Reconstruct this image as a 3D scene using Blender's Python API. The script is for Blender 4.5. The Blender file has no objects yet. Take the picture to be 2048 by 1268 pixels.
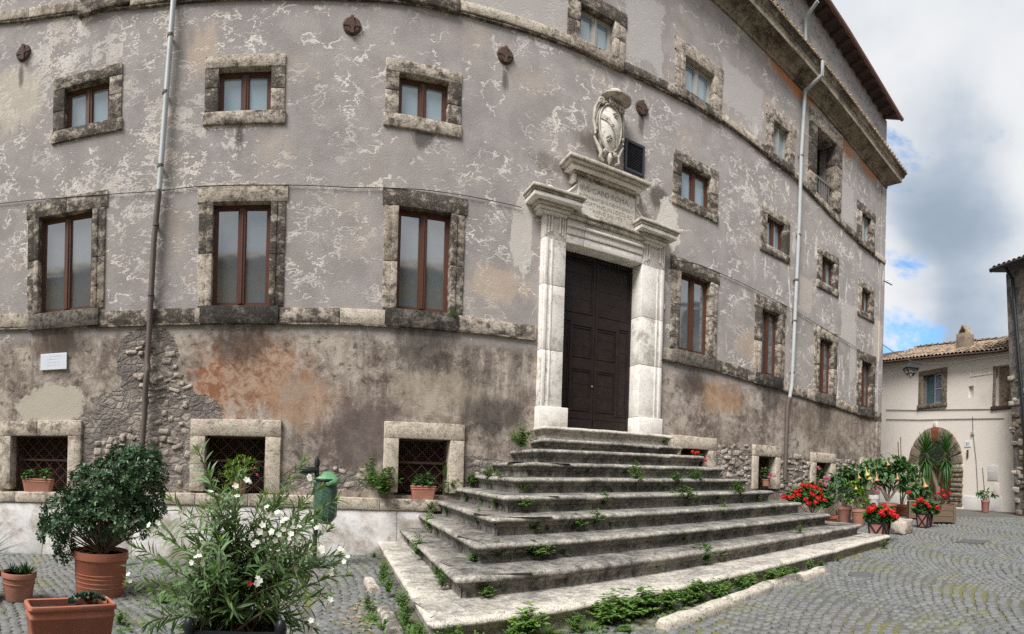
import bpy, math, random
import numpy as np
from mathutils import Vector, Matrix, noise, Euler
R = math.radians
random.seed(7)
S = bpy.context.scene
COL = S.collection

# ------------------------------------------------------------------ camera
# a phone panorama: a cylindrical picture, 1.45 m above the paving, 9 m from the facade (plane y = 9)
EYE, DIST = 1.45, 9.0
FOC, HOR, ROLL, YAW = 1098.0, 942.4, -0.0293, 0.396      # pixels per radian in a 2048 wide picture, horizon row, roll, yaw
_cr, _sr, _cy, _sy = math.cos(ROLL), math.sin(ROLL), math.cos(YAW), math.sin(YAW)
def level(d):
    x, y, z = _cr*d[0]+_sr*d[2], d[1], -_sr*d[0]+_cr*d[2]
    return Vector((_cy*x+_sy*y, -_sy*x+_cy*y, z))
cam_data = bpy.data.cameras.new('camera')
cam = bpy.data.objects.new('camera', cam_data); COL.objects.link(cam); S.camera = cam
cam_data.type = 'PANO'; cam_data.panorama_type = 'CENTRAL_CYLINDRICAL'
cam_data.central_cylindrical_range_u_min = -1024/FOC; cam_data.central_cylindrical_range_u_max = 1024/FOC
cam_data.central_cylindrical_range_v_min = (HOR-1268)/FOC; cam_data.central_cylindrical_range_v_max = HOR/FOC
cam_data.central_cylindrical_radius = 1.0
cam_data.clip_start = 0.05; cam_data.clip_end = 2000
_r, _f, _u = level((1,0,0)), level((0,1,0)), level((0,0,1))
cam.matrix_world = Matrix(((_r.x,_u.x,-_f.x,0),(_r.y,_u.y,-_f.y,0),(_r.z,_u.z,-_f.z,EYE),(0,0,0,1)))
CAM = Vector((0,0,EYE))

# ------------------------------------------------------------------ world, sun, exposure
SUN_EL, SUN_AZ = R(52), R(236)          # azimuth clockwise from +y
world = bpy.data.worlds.new('World'); S.world = world; world.use_nodes = True
sun_d = bpy.data.lights.new('sun', 'SUN'); sun_d.energy = 2.3; sun_d.angle = R(28); sun_d.color = (1.0, 0.975, 0.945)
sun = bpy.data.objects.new('sun', sun_d); COL.objects.link(sun)
_sd = Vector((math.sin(SUN_AZ)*math.cos(SUN_EL), math.cos(SUN_AZ)*math.cos(SUN_EL), math.sin(SUN_EL)))
sun.rotation_euler = (-_sd).to_track_quat('-Z', 'Y').to_euler(); sun.location = (0, -4, 20)
S.view_settings.view_transform = 'Standard'; S.view_settings.look = 'None'
S.view_settings.exposure = 1.3; S.view_settings.gamma = 1.0; S.view_settings.use_curve_mapping = False
S.render.engine = 'CYCLES'
S.cycles.max_bounces = 6; S.cycles.diffuse_bounces = 3; S.cycles.glossy_bounces = 3; S.cycles.transmission_bounces = 4
S.cycles.use_denoising = False

# ------------------------------------------------------------------ turning picture points into places
def ray(px, py):
    u = (px-1024)/FOC
    return level((math.sin(u), math.cos(u), (HOR-py)/FOC))
def W(px, py, out=0.0):                  # (x, z) on the facade, or on a plane standing `out` metres in front of it
    d = ray(px, py); t = (DIST-out)/d.y
    return t*d.x, EYE+t*d.z
def onz(px, py, z):                      # point at a height z
    d = ray(px, py); t = (z-EYE)/d.z
    return CAM+t*d
def atd(px, py, dist):                   # point at a horizontal distance
    d = ray(px, py); t = dist/math.hypot(d.x, d.y)
    return CAM+t*d
_GX = [-40,-12,-5,-1,1,10,14,20,24,40]; _GZ = [-2.3,-2.1,-1.74,-1.5,-1.42,-1.28,-1.14,-0.98,-0.86,-0.6]
def gz(x): return float(np.interp(x, _GX, _GZ))+EYE
def onground(px, py):
    z = 0.0
    for _ in range(25): p = onz(px, py, z); z = 0.5*z+0.5*gz(p.x)
    return Vector((p.x, p.y, gz(p.x)))

# ------------------------------------------------------------------ node helpers
class NT:
    def __init__(s, name, rough=0.85):
        s.m = bpy.data.materials.new(name); s.m.use_nodes = True; s.t = s.m.node_tree; s.t.nodes.clear()
        s.out = s.n('ShaderNodeOutputMaterial'); s.b = s.n('ShaderNodeBsdfPrincipled')
        s.t.links.new(s.b.outputs[0], s.out.inputs[0]); s.b.inputs['Roughness'].default_value = rough
        s.b.inputs['Specular IOR Level'].default_value = 0.25
    def n(s, k): return s.t.nodes.new(k)
    def put(s, sock, v):
        if v is None: return
        if hasattr(v, 'is_linked') or isinstance(v, bpy.types.NodeSocket): s.t.links.new(v, sock)
        else:
            if hasattr(sock.default_value, '__len__'):
                if not hasattr(v, '__len__'): v = (v,)*len(sock.default_value)
                elif len(v) == 3 and len(sock.default_value) == 4: v = (*v, 1)
            sock.default_value = v
    def pos(s): return s.n('ShaderNodeNewGeometry').outputs['Position']
    def obj(s): return s.n('ShaderNodeTexCoord').outputs['Object']
    def rand(s): return s.n('ShaderNodeObjectInfo').outputs['Random']
    def noise(s, vec, sc, det=4, ro=0.55, dist=0.0, col=False):
        a = s.n('ShaderNodeTexNoise'); s.put(a.inputs['Vector'], vec); a.inputs['Scale'].default_value = sc
        a.inputs['Detail'].default_value = det; a.inputs['Roughness'].default_value = ro; a.inputs['Distortion'].default_value = dist
        return a.outputs['Color' if col else 'Fac']
    def voro(s, vec, sc, feat='F1', out='Distance', rnd=1.0):
        a = s.n('ShaderNodeTexVoronoi'); a.feature = feat; s.put(a.inputs['Vector'], vec); a.inputs['Scale'].default_value = sc
        a.inputs['Randomness'].default_value = rnd; return a.outputs[out]
    def vmul(s, vec, v, add=None):
        a = s.n('ShaderNodeVectorMath'); a.operation = 'MULTIPLY'; s.put(a.inputs[0], vec); s.put(a.inputs[1], v); o = a.outputs[0]
        if add is not None:
            b = s.n('ShaderNodeVectorMath'); b.operation = 'ADD'; s.put(b.inputs[0], o); s.put(b.inputs[1], add); o = b.outputs[0]
        return o
    def mth(s, op, a, b=None, c=None, clamp=False):
        m = s.n('ShaderNodeMath'); m.operation = op; m.use_clamp = clamp
        s.put(m.inputs[0], a); s.put(m.inputs[1], b)
        if c is not None: s.put(m.inputs[2], c)
        return m.outputs[0]
    def step(s, v, lo, hi):              # smooth 0..1 between lo and hi (lo may exceed hi)
        r = s.n('ShaderNodeMapRange'); r.interpolation_type = 'SMOOTHSTEP'; s.put(r.inputs[0], v)
        if lo > hi:
            r.inputs[1].default_value = hi; r.inputs[2].default_value = lo; r.inputs[3].default_value = 1; r.inputs[4].default_value = 0
        else:
            r.inputs[1].default_value = lo; r.inputs[2].default_value = hi
        return r.outputs[0]
    def mix(s, f, a, b, mode='MIX'):
        m = s.n('ShaderNodeMix'); m.data_type = 'RGBA'; m.blend_type = mode; s.put(m.inputs[0], f); s.put(m.inputs[6], a); s.put(m.inputs[7], b)
        return m.outputs[2]
    def ramp(s, f, stops):
        r = s.n('ShaderNodeValToRGB'); s.put(r.inputs[0], f); e = r.color_ramp.elements
        while len(e) < len(stops): e.new(0.5)
        for k, (p, c) in enumerate(stops): e[k].position = p; e[k].color = (*c, 1)
        return r.outputs[0]
    def sep(s, v):
        a = s.n('ShaderNodeSeparateXYZ'); s.put(a.inputs[0], v); return a.outputs
    def comb(s, x, y, z):
        a = s.n('ShaderNodeCombineXYZ'); s.put(a.inputs[0], x); s.put(a.inputs[1], y); s.put(a.inputs[2], z); return a.outputs[0]
    def bump(s, h, dist=0.01, st=1.0, nrm=None):
        b = s.n('ShaderNodeBump'); b.inputs['Distance'].default_value = dist; b.inputs['Strength'].default_value = st
        s.put(b.inputs['Height'], h)
        if nrm is not None: s.put(b.inputs['Normal'], nrm)
        return b.outputs[0]
    def done(s, col, nrm=None, rough=None):
        s.put(s.b.inputs['Base Color'], col)
        if nrm is not None: s.put(s.b.inputs['Normal'], nrm)
        if rough is not None: s.put(s.b.inputs['Roughness'], rough)
        return s.m

# ------------------------------------------------------------------ mesh helpers
class MB:
    def __init__(s): s.v = []; s.f = []
    def add(s, vs, fs):
        o = len(s.v); s.v += [tuple(p) for p in vs]; s.f += [tuple(i+o for i in f) for f in fs]
    def hexa(s, p): s.add(p, [(0,3,2,1),(4,5,6,7),(0,1,5,4),(1,2,6,5),(2,3,7,6),(3,0,4,7)])
    def box(s, x0, x1, y0, y1, z0, z1):
        s.hexa([(x0,y0,z0),(x1,y0,z0),(x1,y1,z0),(x0,y1,z0),(x0,y0,z1),(x1,y0,z1),(x1,y1,z1),(x0,y1,z1)])
    def rbox(s, x0, x1, y0, y1, z0, z1, st=0.22, r=0.012, amp=0.006, seed=0.0, fn=None, maxn=9):
        ax = []
        for a, b in ((x0,x1),(y0,y1),(z0,z1)):
            rr = min(r, (b-a)*0.3); n = max(1, min(maxn, int(round((b-a-2*rr)/st))))
            ax.append([a]+[a+rr+(b-a-2*rr)*k/n for k in range(n+1)]+[b])
        N = [len(a)-1 for a in ax]; idx = {}; vs = []; fs = []
        off = Vector((seed*3.1, seed*1.7, seed*2.3))
        def vert(i, j, k):
            key = (i,j,k)
            if key in idx: return idx[key]
            p = Vector((ax[0][i], ax[1][j], ax[2][k])); t = [i in (0,N[0]), j in (0,N[1]), k in (0,N[2])]
            if sum(t) >= 2:
                for q, (e, n) in enumerate(zip((i,j,k), N)):
                    if t[q]: p[q] += (ax[q][1]-ax[q][0])*(0.35 if e == 0 else 0)+(ax[q][-2]-ax[q][-1])*(0.35 if e == n else 0)
            if amp: p = p+noise.noise_vector(p*5+off)*amp+noise.noise_vector(p*19+off)*amp*0.5
            if fn: p = Vector(fn(p))
            idx[key] = len(vs); vs.append(p); return idx[key]
        for i in range(N[0]):
            for j in range(N[1]):
                fs.append((vert(i,j,0),vert(i,j+1,0),vert(i+1,j+1,0),vert(i+1,j,0))); fs.append((vert(i,j,N[2]),vert(i+1,j,N[2]),vert(i+1,j+1,N[2]),vert(i,j+1,N[2])))
        for i in range(N[0]):
            for k in range(N[2]):
                fs.append((vert(i,0,k),vert(i+1,0,k),vert(i+1,0,k+1),vert(i,0,k+1))); fs.append((vert(i,N[1],k),vert(i,N[1],k+1),vert(i+1,N[1],k+1),vert(i+1,N[1],k)))
        for j in range(N[1]):
            for k in range(N[2]):
                fs.append((vert(0,j,k),vert(0,j,k+1),vert(0,j+1,k+1),vert(0,j+1,k))); fs.append((vert(N[0],j,k),vert(N[0],j+1,k),vert(N[0],j+1,k+1),vert(N[0],j,k+1)))
        s.add(vs, fs); return s
    def tube(s, pts, r, n=8, cap=True, flat=None):
        pts = [Vector(p) for p in pts]; rings = []; m = len(pts); up = Vector((0,0,1)); prev = None; vs = []
        for i, p in enumerate(pts):
            t = (pts[min(i+1,m-1)]-pts[max(i-1,0)]).normalized()
            if prev is None:
                a = t.cross(up)
                if a.length < 1e-3: a = t.cross(Vector((1,0,0)))
                a.normalize()
            else: a = (prev-t*prev.dot(t)).normalized()
            prev = a; b = t.cross(a); rr = r[i] if hasattr(r, '__len__') else r
            for k in range(n):
                q = 2*math.pi*k/n; vs.append(p+a*rr*math.cos(q)+b*rr*math.sin(q))
        fs = [(i*n+k, i*n+(k+1)%n, (i+1)*n+(k+1)%n, (i+1)*n+k) for i in range(m-1) for k in range(n)]
        if cap: fs += [tuple(range(n-1,-1,-1)), tuple((m-1)*n+k for k in range(n))]
        s.add(vs, fs)
    def lathe(s, prof, c=(0,0,0), n=24, sx=1.0, sy=1.0, wob=0.0):
        vs = []; m = len(prof)
        for i, (r, z) in enumerate(prof):
            for k in range(n):
                q = 2*math.pi*k/n; rr = r*(1+wob*math.sin(3*q+i)); vs.append((c[0]+rr*sx*math.cos(q), c[1]+rr*sy*math.sin(q), c[2]+z))
        fs = [(i*n+k, i*n+(k+1)%n, (i+1)*n+(k+1)%n, (i+1)*n+k) for i in range(m-1) for k in range(n)]
        if prof[0][0] > 1e-4: fs.append(tuple(range(n-1,-1,-1)))
        if prof[-1][0] > 1e-4: fs.append(tuple((m-1)*n+k for k in range(n)))
        s.add(vs, fs)
    def prism(s, poly, y0, y1):            # polygon in x, z extruded along y (y0 is the front)
        n = len(poly); s.add([(x,y0,z) for x,z in poly]+[(x,y1,z) for x,z in poly],
            [tuple(range(n)), tuple(range(2*n-1,n-1,-1))]+[(i, i+n, (i+1)%n+n, (i+1)%n) for i in range(n)])
    def mesh(s, name, mat, origin=(0,0,0), smooth=False):
        me = bpy.data.meshes.new(name); o = Vector(origin)
        me.from_pydata([tuple(Vector(p)-o) for p in s.v] if o.length else s.v, [], s.f)
        for k in (mat if isinstance(mat, (list, tuple)) else [mat]): me.materials.append(k)
        if smooth: me.polygons.foreach_set('use_smooth', [True]*len(me.polygons))
        me.update(); return me
    def build(s, name, mat, parent=None, smooth=False):   # vertices are given in world coordinates
        return link(name, s.mesh(name, mat, origin_of(parent), smooth), parent)
def origin_of(p):
    o = Vector((0,0,0))
    while p is not None: o += p.location; p = p.parent
    return o
def link(name, me, parent=None, loc=None):
    o = bpy.data.objects.new(name, me); COL.objects.link(o); o.parent = parent
    if loc is not None: o.location = loc
    return o
def tag(o, label, cat, group=None):
    o['label'] = label; o['category'] = cat
    if group: o['group'] = group
    return o
def thing(name, label, cat, loc=(0,0,0), group=None):
    return tag(link(name, None, None, loc), label, cat, group)
def structure(o): o['kind'] = 'structure'; return o
def stuff(o): o['kind'] = 'stuff'; return o
def auto_smooth(o, ang=35):
    me = o.data; me.polygons.foreach_set('use_smooth', [True]*len(me.polygons))
    try: me.set_sharp_from_angle(angle=R(ang))
    except Exception: pass
    return o
def text_mesh(body, size, mat, depth=0.002, name='lettering', align='CENTER', spacing=1.0):
    cu = bpy.data.curves.new(name, 'FONT'); cu.body = body; cu.size = size; cu.extrude = depth; cu.align_x = align; cu.space_character = spacing
    o = bpy.data.objects.new(name, cu); COL.objects.link(o); bpy.context.view_layer.update()
    me = bpy.data.meshes.new_from_object(o.evaluated_get(bpy.context.evaluated_depsgraph_get()))
    bpy.data.objects.remove(o); bpy.data.curves.remove(cu); me.materials.clear(); me.materials.append(mat); me.name = name; return me
FACE = Euler((R(90),0,0))               # lettering that stands upright and faces the square

# ------------------------------------------------------------------ sky
def build_world():
    t = world.node_tree; t.nodes.clear()
    class WN(NT):
        def __init__(s): s.t = t
    w = WN()
    out = w.n('ShaderNodeOutputWorld'); bg = w.n('ShaderNodeBackground'); t.links.new(bg.outputs[0], out.inputs[0])
    sky = w.n('ShaderNodeTexSky'); sky.sky_type = 'NISHITA'; sky.sun_disc = False; sky.sun_elevation = SUN_EL; sky.sun_rotation = SUN_AZ
    sky.air_density = 1.0; sky.dust_density = 0.6; sky.ozone_density = 2.0
    bg.inputs['Strength'].default_value = 0.1
    g = w.n('ShaderNodeTexCoord').outputs['Generated']; x, y, z = w.sep(g)
    e = w.vmul(g, (1.0,1.0,1.7))
    n1 = w.noise(w.vmul(e, 1.0, (5.3,2.2,1.0)), 5.5, 8, 0.62, 0.3)
    n2 = w.noise(w.vmul(e, 1.0, (1.7,9.1,4.0)), 2.1, 7, 0.52, 0.15)
    def lobe(px, py, ang):
        d = ray(px, py).normalized(); v = w.n('ShaderNodeVectorMath'); v.operation = 'DOT_PRODUCT'; w.put(v.inputs[0], g); v.inputs[1].default_value = d
        return w.step(v.outputs['Value'], math.cos(R(ang)), 1.0)
    hole = w.mth('MAXIMUM', lobe(1800, 700, 7.5), w.mth('MULTIPLY', lobe(1838, 545, 3.0), 0.32))
    cover = w.step(w.mth('ADD', n1, w.mth('MULTIPLY', hole, -0.30)), 0.24, 0.40)
    dark = w.mth('ADD', w.mth('MULTIPLY', lobe(1950, 545, 11), 0.30), w.mth('MULTIPLY', lobe(1890, 345, 9), 0.20))
    glow = w.mth('MULTIPLY', w.mth('MAXIMUM', lobe(1800, 590, 6), lobe(1930, 200, 12)), 0.16)
    shade = w.step(w.mth('ADD', w.mth('SUBTRACT', n2, dark), glow), 0.16, 0.62)
    cloud = w.ramp(shade, [(0.0,(1.40,1.72,2.12)),(0.35,(2.0,2.3,2.68)),(0.65,(2.8,2.98,3.2)),(1.0,(3.55,3.6,3.68))])
    skyc = w.mix(1.0, sky.outputs[0], (0.50,0.80,1.0,1), 'MULTIPLY')
    t.links.new(w.mix(cover, skyc, cloud), bg.inputs['Color'])
build_world()

# ------------------------------------------------------------------ materials
def blob(t, p, px, py, wpx, hpx, nz, namp=0.55, sq=False):     # a ragged patch on the facade, given by its place on the wall
    xc, zc = W(px, py); xa, _ = W(px-wpx, py); xb, _ = W(px+wpx, py); _, za = W(px, py-hpx); _, zb = W(px, py+hpx)
    x, y, z = p
    u = t.mth('DIVIDE', t.mth('SUBTRACT', x, xc), (xb-xa)/2); v = t.mth('DIVIDE', t.mth('SUBTRACT', z, zc), (za-zb)/2)
    if sq: d = t.mth('MAXIMUM', t.mth('ABSOLUTE', u), t.mth('ABSOLUTE', v))
    else: d = t.mth('SQRT', t.mth('ADD', t.mth('MULTIPLY', u, u), t.mth('MULTIPLY', v, v)))
    return t.mth('SUBTRACT', 1.0, t.mth('ADD', d, t.mth('MULTIPLY', t.mth('SUBTRACT', nz, 0.5), namp*2)))
LB_PX = [(-700,690),(0,661),(200,656),(400,650),(560,650),(700,651),(770,655),(930,665),(1075,683),(1318,720),(1427,742),(1512,767),(1580,788),(1721,831),(1757,841)]
LB = [W(*p) for p in LB_PX]
UB_PX = [(-700,190),(0,54),(137,32.5),(263,21),(342,13),(424,3.4),(480,1.5),(600,0),(700,3),(826.5,12),(905,25.6),(990.5,49.6),(1110,85.4),(1247,147),(1400,222),(1450,249.5),(1529,311),(1601,369),(1676,449.6),(1746,512.8),(1757,522)]
UB = [W(*p) for p in UB_PX]
def lbz(x): return float(np.interp(x, [a for a,b in LB], [b for a,b in LB]))
def ubz(x): return float(np.interp(x, [a for a,b in UB], [b for a,b in UB]))

def mat_plaster():
    t = NT('plaster', 0.92); P = t.pos(); x, y, z = xyz = t.sep(P)
    big = t.noise(P, 0.55, 3); mid = t.noise(P, 2.2, 5, 0.6); fine = t.noise(P, 38, 2, 0.6); grain = t.noise(P, 120, 1, 0.6)
    rag = t.noise(P, 3.2, 6, 0.68)
    col = t.mix(t.step(mid, 0.35, 0.68), (0.312,0.281,0.270), (0.392,0.358,0.344))
    col = t.mix(t.mth('MULTIPLY', t.step(big, 0.45, 0.7), 0.5), col, (0.42,0.375,0.345))
    col = t.mix(t.mth('MULTIPLY', t.step(fine, 0.48, 0.72), 0.30), col, (0.45,0.42,0.40))
    col = t.mix(t.mth('MULTIPLY', t.step(t.noise(P, 75, 2, 0.7), 0.50, 0.66), 0.60), col, (0.15,0.13,0.122))
    och = t.mth('MULTIPLY', t.step(t.noise(t.vmul(P, 1.0, (9,4,2)), 0.9, 4, 0.6), 0.54, 0.72), t.step(rag, 0.38, 0.6))
    col = t.mix(t.mth('MULTIPLY', och, 0.35), col, (0.53,0.43,0.33))
    # lime flakes: worm-like contour lines and ragged islands, gathered where the wall weathers most
    dens = t.noise(t.vmul(P, 1.0, (3,1,7)), 0.50, 3, 0.55)
    dens = t.mth('ADD', dens, t.mth('MULTIPLY', t.step(x, 2.0, -4.5), 0.105))
    warp = t.noise(P, 3.0, 3, 0.6, 0, True)
    wv = t.n('ShaderNodeVectorMath'); wv.operation = 'MULTIPLY_ADD'; t.put(wv.inputs[0], warp); wv.inputs[1].default_value = (0.30,0.30,0.22); t.put(wv.inputs[2], t.vmul(P, (1,1,1.3)))
    wp = wv.outputs[0]
    jag = t.mth('SUBTRACT', t.noise(P, 13.0, 4, 0.72), 0.5); j2 = t.mth('SUBTRACT', t.noise(t.vmul(P, (0.7,1,1.3), (4,2,8)), 30.0, 2, 0.6), 0.5)
    na = t.mth('ADD', t.noise(wp, 1.75, 2, 0.5), t.mth('MULTIPLY', jag, 0.13)); nb = t.mth('ADD', t.noise(t.vmul(wp, (0.85,1,1.25), (11,3,5)), 3.7, 2, 0.5), t.mth('MULTIPLY', jag, 0.24))
    gap = t.step(t.mth('ADD', t.noise(t.vmul(P, 1.0, (2,8,1)), 2.6, 3, 0.6), t.mth('MULTIPLY', j2, 0.3)), 0.505, 0.545)
    gate = t.step(t.mth('ADD', dens, t.mth('MULTIPLY', jag, 0.3)), 0.43, 0.56)
    ribbon = t.mth('MULTIPLY', t.step(t.mth('ABSOLUTE', t.mth('SUBTRACT', na, 0.50)), 0.022, 0.012), gap)
    ribbon2 = t.mth('MULTIPLY', t.mth('MULTIPLY', t.step(t.mth('ABSOLUTE', t.mth('SUBTRACT', nb, 0.52)), 0.036, 0.020), gap), gate)
    isl = t.step(t.mth('ADD', t.mth('ADD', t.noise(t.vmul(wp, 1.0, (6,6,1)), 3.4, 4, 0.66, 0.4), t.mth('MULTIPLY', jag, 0.25)), t.mth('MULTIPLY', dens, 0.95)), 1.185, 1.22)
    chips = t.step(t.mth('ADD', t.mth('ADD', t.noise(t.vmul(wp, (0.8,1,1.2), (1,6,9)), 7.0, 2, 0.6, 0.4), t.mth('MULTIPLY', j2, 0.2)), t.mth('MULTIPLY', dens, 0.6)), 1.02, 1.04)
    wh = t.mth('MAXIMUM', t.mth('MAXIMUM', ribbon, ribbon2), t.mth('MAXIMUM', isl, chips))
    wh = t.mth('MULTIPLY', wh, t.step(t.mth('ADD', j2, t.mth('MULTIPLY', jag, 0.4)), -0.16, -0.05))
    wh = t.mth('MULTIPLY', wh, t.mth('ADD', 0.55, t.mth('MULTIPLY', t.step(t.noise(t.vmul(P, 1.0, (5,5,5)), 1.1, 3), 0.38, 0.62), 0.42)))
    ver = t.step(t.noise(t.vmul(P, (1,1,0.25)), 3.8, 6, 0.70, 0.3), 0.595, 0.62)
    wh = t.mth('MAXIMUM', wh, t.mth('MULTIPLY', ver, t.step(x, 7.5, 11.0)))
    band = t.mth('SUBTRACT', z, 3.72)       # height above the lower string course
    up = t.step(band, -0.25, 0.05)
    wh = t.mth('MULTIPLY', wh, t.mth('ADD', t.mth('MULTIPLY', up, 0.75), 0.25))
    whc = t.mix(t.step(t.noise(P, 2.6, 4, 0.65), 0.35, 0.65), (0.55,0.505,0.47), (0.74,0.685,0.63))
    whc = t.mix(t.mth('MULTIPLY', och, 0.6), whc, (0.64,0.50,0.36))
    # ---- the damp ground storey
    low = t.step(band, 0.06, -0.22)
    streak = t.noise(t.vmul(P, (1,1,0.16)), 2.6, 6, 0.68)
    patch = t.noise(t.vmul(P, 1.0, (4,2,9)), 1.25, 7, 0.68, 0.3); patch2 = t.noise(t.vmul(P, 1.0, (7,7,3)), 5.5, 5, 0.74, 0.5)
    lowc = t.mix(t.step(patch, 0.36, 0.62), (0.180,0.142,0.120), (0.42,0.35,0.295))
    lowc = t.mix(t.mth('MULTIPLY', t.step(patch2, 0.51, 0.58), 0.7), lowc, (0.46,0.39,0.33))
    lowc = t.mix(t.mth('MULTIPLY', t.step(patch2, 0.45, 0.37), 0.8), lowc, (0.085,0.066,0.056))
    lowc = t.mix(t.mth('MULTIPLY', t.step(t.mth('ADD', t.mth('MULTIPLY', patch2, 0.5), t.mth('MULTIPLY', patch, 0.6)), 0.585, 0.625), 0.85), lowc, (0.52,0.46,0.395))
    lowc = t.mix(t.mth('MULTIPLY', t.step(streak, 0.52, 0.68), 0.6), lowc, (0.085,0.068,0.058))
    lowc = t.mix(t.mth('MULTIPLY', t.step(grain, 0.48, 0.64), 0.55), lowc, (0.075,0.060,0.052))
    lowc = t.mix(t.mth('MULTIPLY', t.step(fine, 0.54, 0.72), 0.45), lowc, (0.50,0.45,0.40))
    col = t.mix(wh, col, whc)
    col = t.mix(low, col, lowc)
    # ---- patches with a place of their own
    def lay(px, py, w, h, c, k, soft=0.16, amp=0.55, nz=rag, sq=False):
        nonlocal col
        f = t.mth('MULTIPLY', t.step(blob(t, xyz, px, py, w, h, nz, amp, sq), 0.0, soft), k); col = t.mix(f, col, c); return f
    orange = t.mix(t.step(patch2, 0.42, 0.56), (0.29,0.13,0.068), (0.46,0.30,0.205)); orange = t.mix(t.mth('MULTIPLY', t.step(grain, 0.5, 0.66), 0.4), orange, (0.12,0.06,0.04))
    fin = t.mth('ADD', t.mth('MULTIPLY', t.noise(t.vmul(P, (1,1,0.5)), 4.2, 6, 0.75, 0.4), 0.6), t.mth('MULTIPLY', t.noise(t.vmul(P, (1,1,0.13)), 5.5, 5, 0.7), 0.4))
    lay(425, 790, 42, 95, orange, 0.9, 0.35, 1.1, fin); lay(500, 750, 130, 100, orange, 0.75, 0.5, 1.6, fin); lay(600, 800, 100, 70, (0.40,0.24,0.15), 0.6, 0.5, 1.2, fin)
    lay(1440, 795, 60, 45, (0.40,0.24,0.13), 0.6, 0.6, 1.7, fin); lay(1500, 690, 28, 40, (0.48,0.36,0.26), 0.5, 0.5, 1.3, fin); lay(480, 690, 20, 30, orange, 0.6, 0.4, 1.0, fin)
    lay(110, 690, 60, 45, (0.16,0.10,0.07), 0.65, 0.5, 1.0, fin)
    lay(1590, 150, 60, 42, (0.48,0.19,0.07), 0.9, 0.25, 0.9, fin); lay(1738, 335, 24, 22, (0.46,0.2,0.08), 0.8, 0.3, 0.9, fin); lay(1690, 290, 26, 22, (0.46,0.2,0.08), 0.7, 0.3, 0.9, fin)
    lay(400, 100, 60, 60, (0.58,0.46,0.35), 0.5, 0.6, 1.6, fin); lay(1000, 570, 80, 45, (0.58,0.45,0.33), 0.5, 0.5, 1.6, fin); lay(30, 200, 70, 80, (0.62,0.55,0.44), 0.55, 0.4, 1.3, fin)
    lay(105, 812, 75, 46, (0.50,0.45,0.37), 0.9, 0.15, 0.9); lay(590, 780, 40, 26, (0.40,0.34,0.28), 0.4, 0.5, 1.2)
    lay(875, 790, 120, 60, (0.40,0.34,0.26), 0.5, 0.5, 1.0); lay(985, 830, 90, 48, (0.055,0.047,0.042), 0.7, 0.6, 1.2, fin); lay(730, 870, 110, 100, (0.115,0.085,0.082), 0.75, 0.5, 1.3, fin)
    lay(1486, 190, 40, 42, (0.45,0.42,0.40), 0.9, 0.05, 0.45, rag, True); lay(1060, 15, 110, 42, (0.44,0.42,0.39), 0.8, 0.06, 0.5, rag, True); lay(1290, 60, 38, 70, (0.45,0.43,0.41), 0.85, 0.06, 0.5, rag, True)
    lay(1612, 590, 13, 34, (0.46,0.41,0.37), 0.95, 0.05, 0.25, rag, True); lay(1697, 645, 15, 38, (0.48,0.45,0.42), 0.95, 0.05, 0.6, rag, True); lay(1706, 700, 6, 60, (0.48,0.45,0.42), 0.9, 0.05, 0.4, rag, True); lay(1694, 405, 14, 40, (0.45,0.42,0.40), 0.9, 0.05, 0.5, rag, True)
    lay(1754, 680, 8, 45, (0.5,0.44,0.38), 0.9, 0.08, 0.3)
    lay(1190, 290, 55, 30, (0.12,0.10,0.085), 0.75, 0.6, 1.0, fin); lay(1110, 330, 70, 24, (0.15,0.13,0.11), 0.6, 0.6, 1.0, fin); lay(1320, 395, 26, 30, (0.10,0.085,0.07), 0.85, 0.5, 1.0, fin)
    lay(1335, 455, 24, 60, (0.62,0.57,0.52), 0.9, 0.06, 0.8); lay(1045, 470, 22, 90, (0.60,0.56,0.51), 0.75, 0.08, 1.7, fin)
    lay(1650, 850, 120, 60, (0.20,0.15,0.12), 0.4, 0.6, 1.1, fin)
    # dirt run-off below sills
    for px, py, w, h in ((480,690,75,60),(845,700,80,70),(125,690,70,40),(1385,770,40,45),(1540,800,28,40),(1650,830,22,35),(845,275,30,30),(480,275,12,45),(1010,160,9,40),(42,150,8,30),(1283,245,8,35)):
        lay(px, py, w, h, (0.052,0.043,0.037), 0.72, 0.7, 1.25, fin)
    # ---- bare rubble masonry where the render has come off
    rub = t.noise(P, 5.5, 6, 0.68)
    wr2 = t.n('ShaderNodeVectorMath'); wr2.operation = 'MULTIPLY_ADD'; t.put(wr2.inputs[0], t.noise(P, 6.0, 4, 0.65, 0, True)); wr2.inputs[1].default_value = (0.24,0.24,0.2); t.put(wr2.inputs[2], t.vmul(P, (1,1,1.6))); cell = t.voro(wr2.outputs[0], 6.0, 'DISTANCE_TO_EDGE'); cellc = t.voro(wr2.outputs[0], 6.0, 'F1', 'Color')
    rubc = t.mix(t.step(t.mth('ADD', cell, t.mth('MULTIPLY', t.mth('SUBTRACT', rub, 0.5), 0.35)), 0.0, 0.10), (0.22,0.19,0.17), t.mix(t.sep(cellc)[0], (0.27,0.235,0.21), (0.46,0.40,0.34)))
    rubc = t.mix(t.step(mid, 0.42, 0.62), rubc, (0.185,0.16,0.147)); rubc = t.mix(t.mth('MULTIPLY', t.step(grain, 0.5, 0.66), 0.6), rubc, (0.06,0.05,0.045))
    rm = None
    for px, py, w, h, a in ((295,720,62,70,0.5),(300,850,150,85,0.45),(345,930,75,90,0.4),(215,930,70,80,0.35),(1465,935,60,40,0.4),(1590,958,50,40,0.4),(1695,950,50,34,0.4),(640,960,90,28,0.8),(960,950,70,35,0.7)):
        b = t.step(blob(t, xyz, px, py, w, h, rag, a), 0.0, 0.05); rm = b if rm is None else t.mth('MAXIMUM', rm, b)
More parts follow.
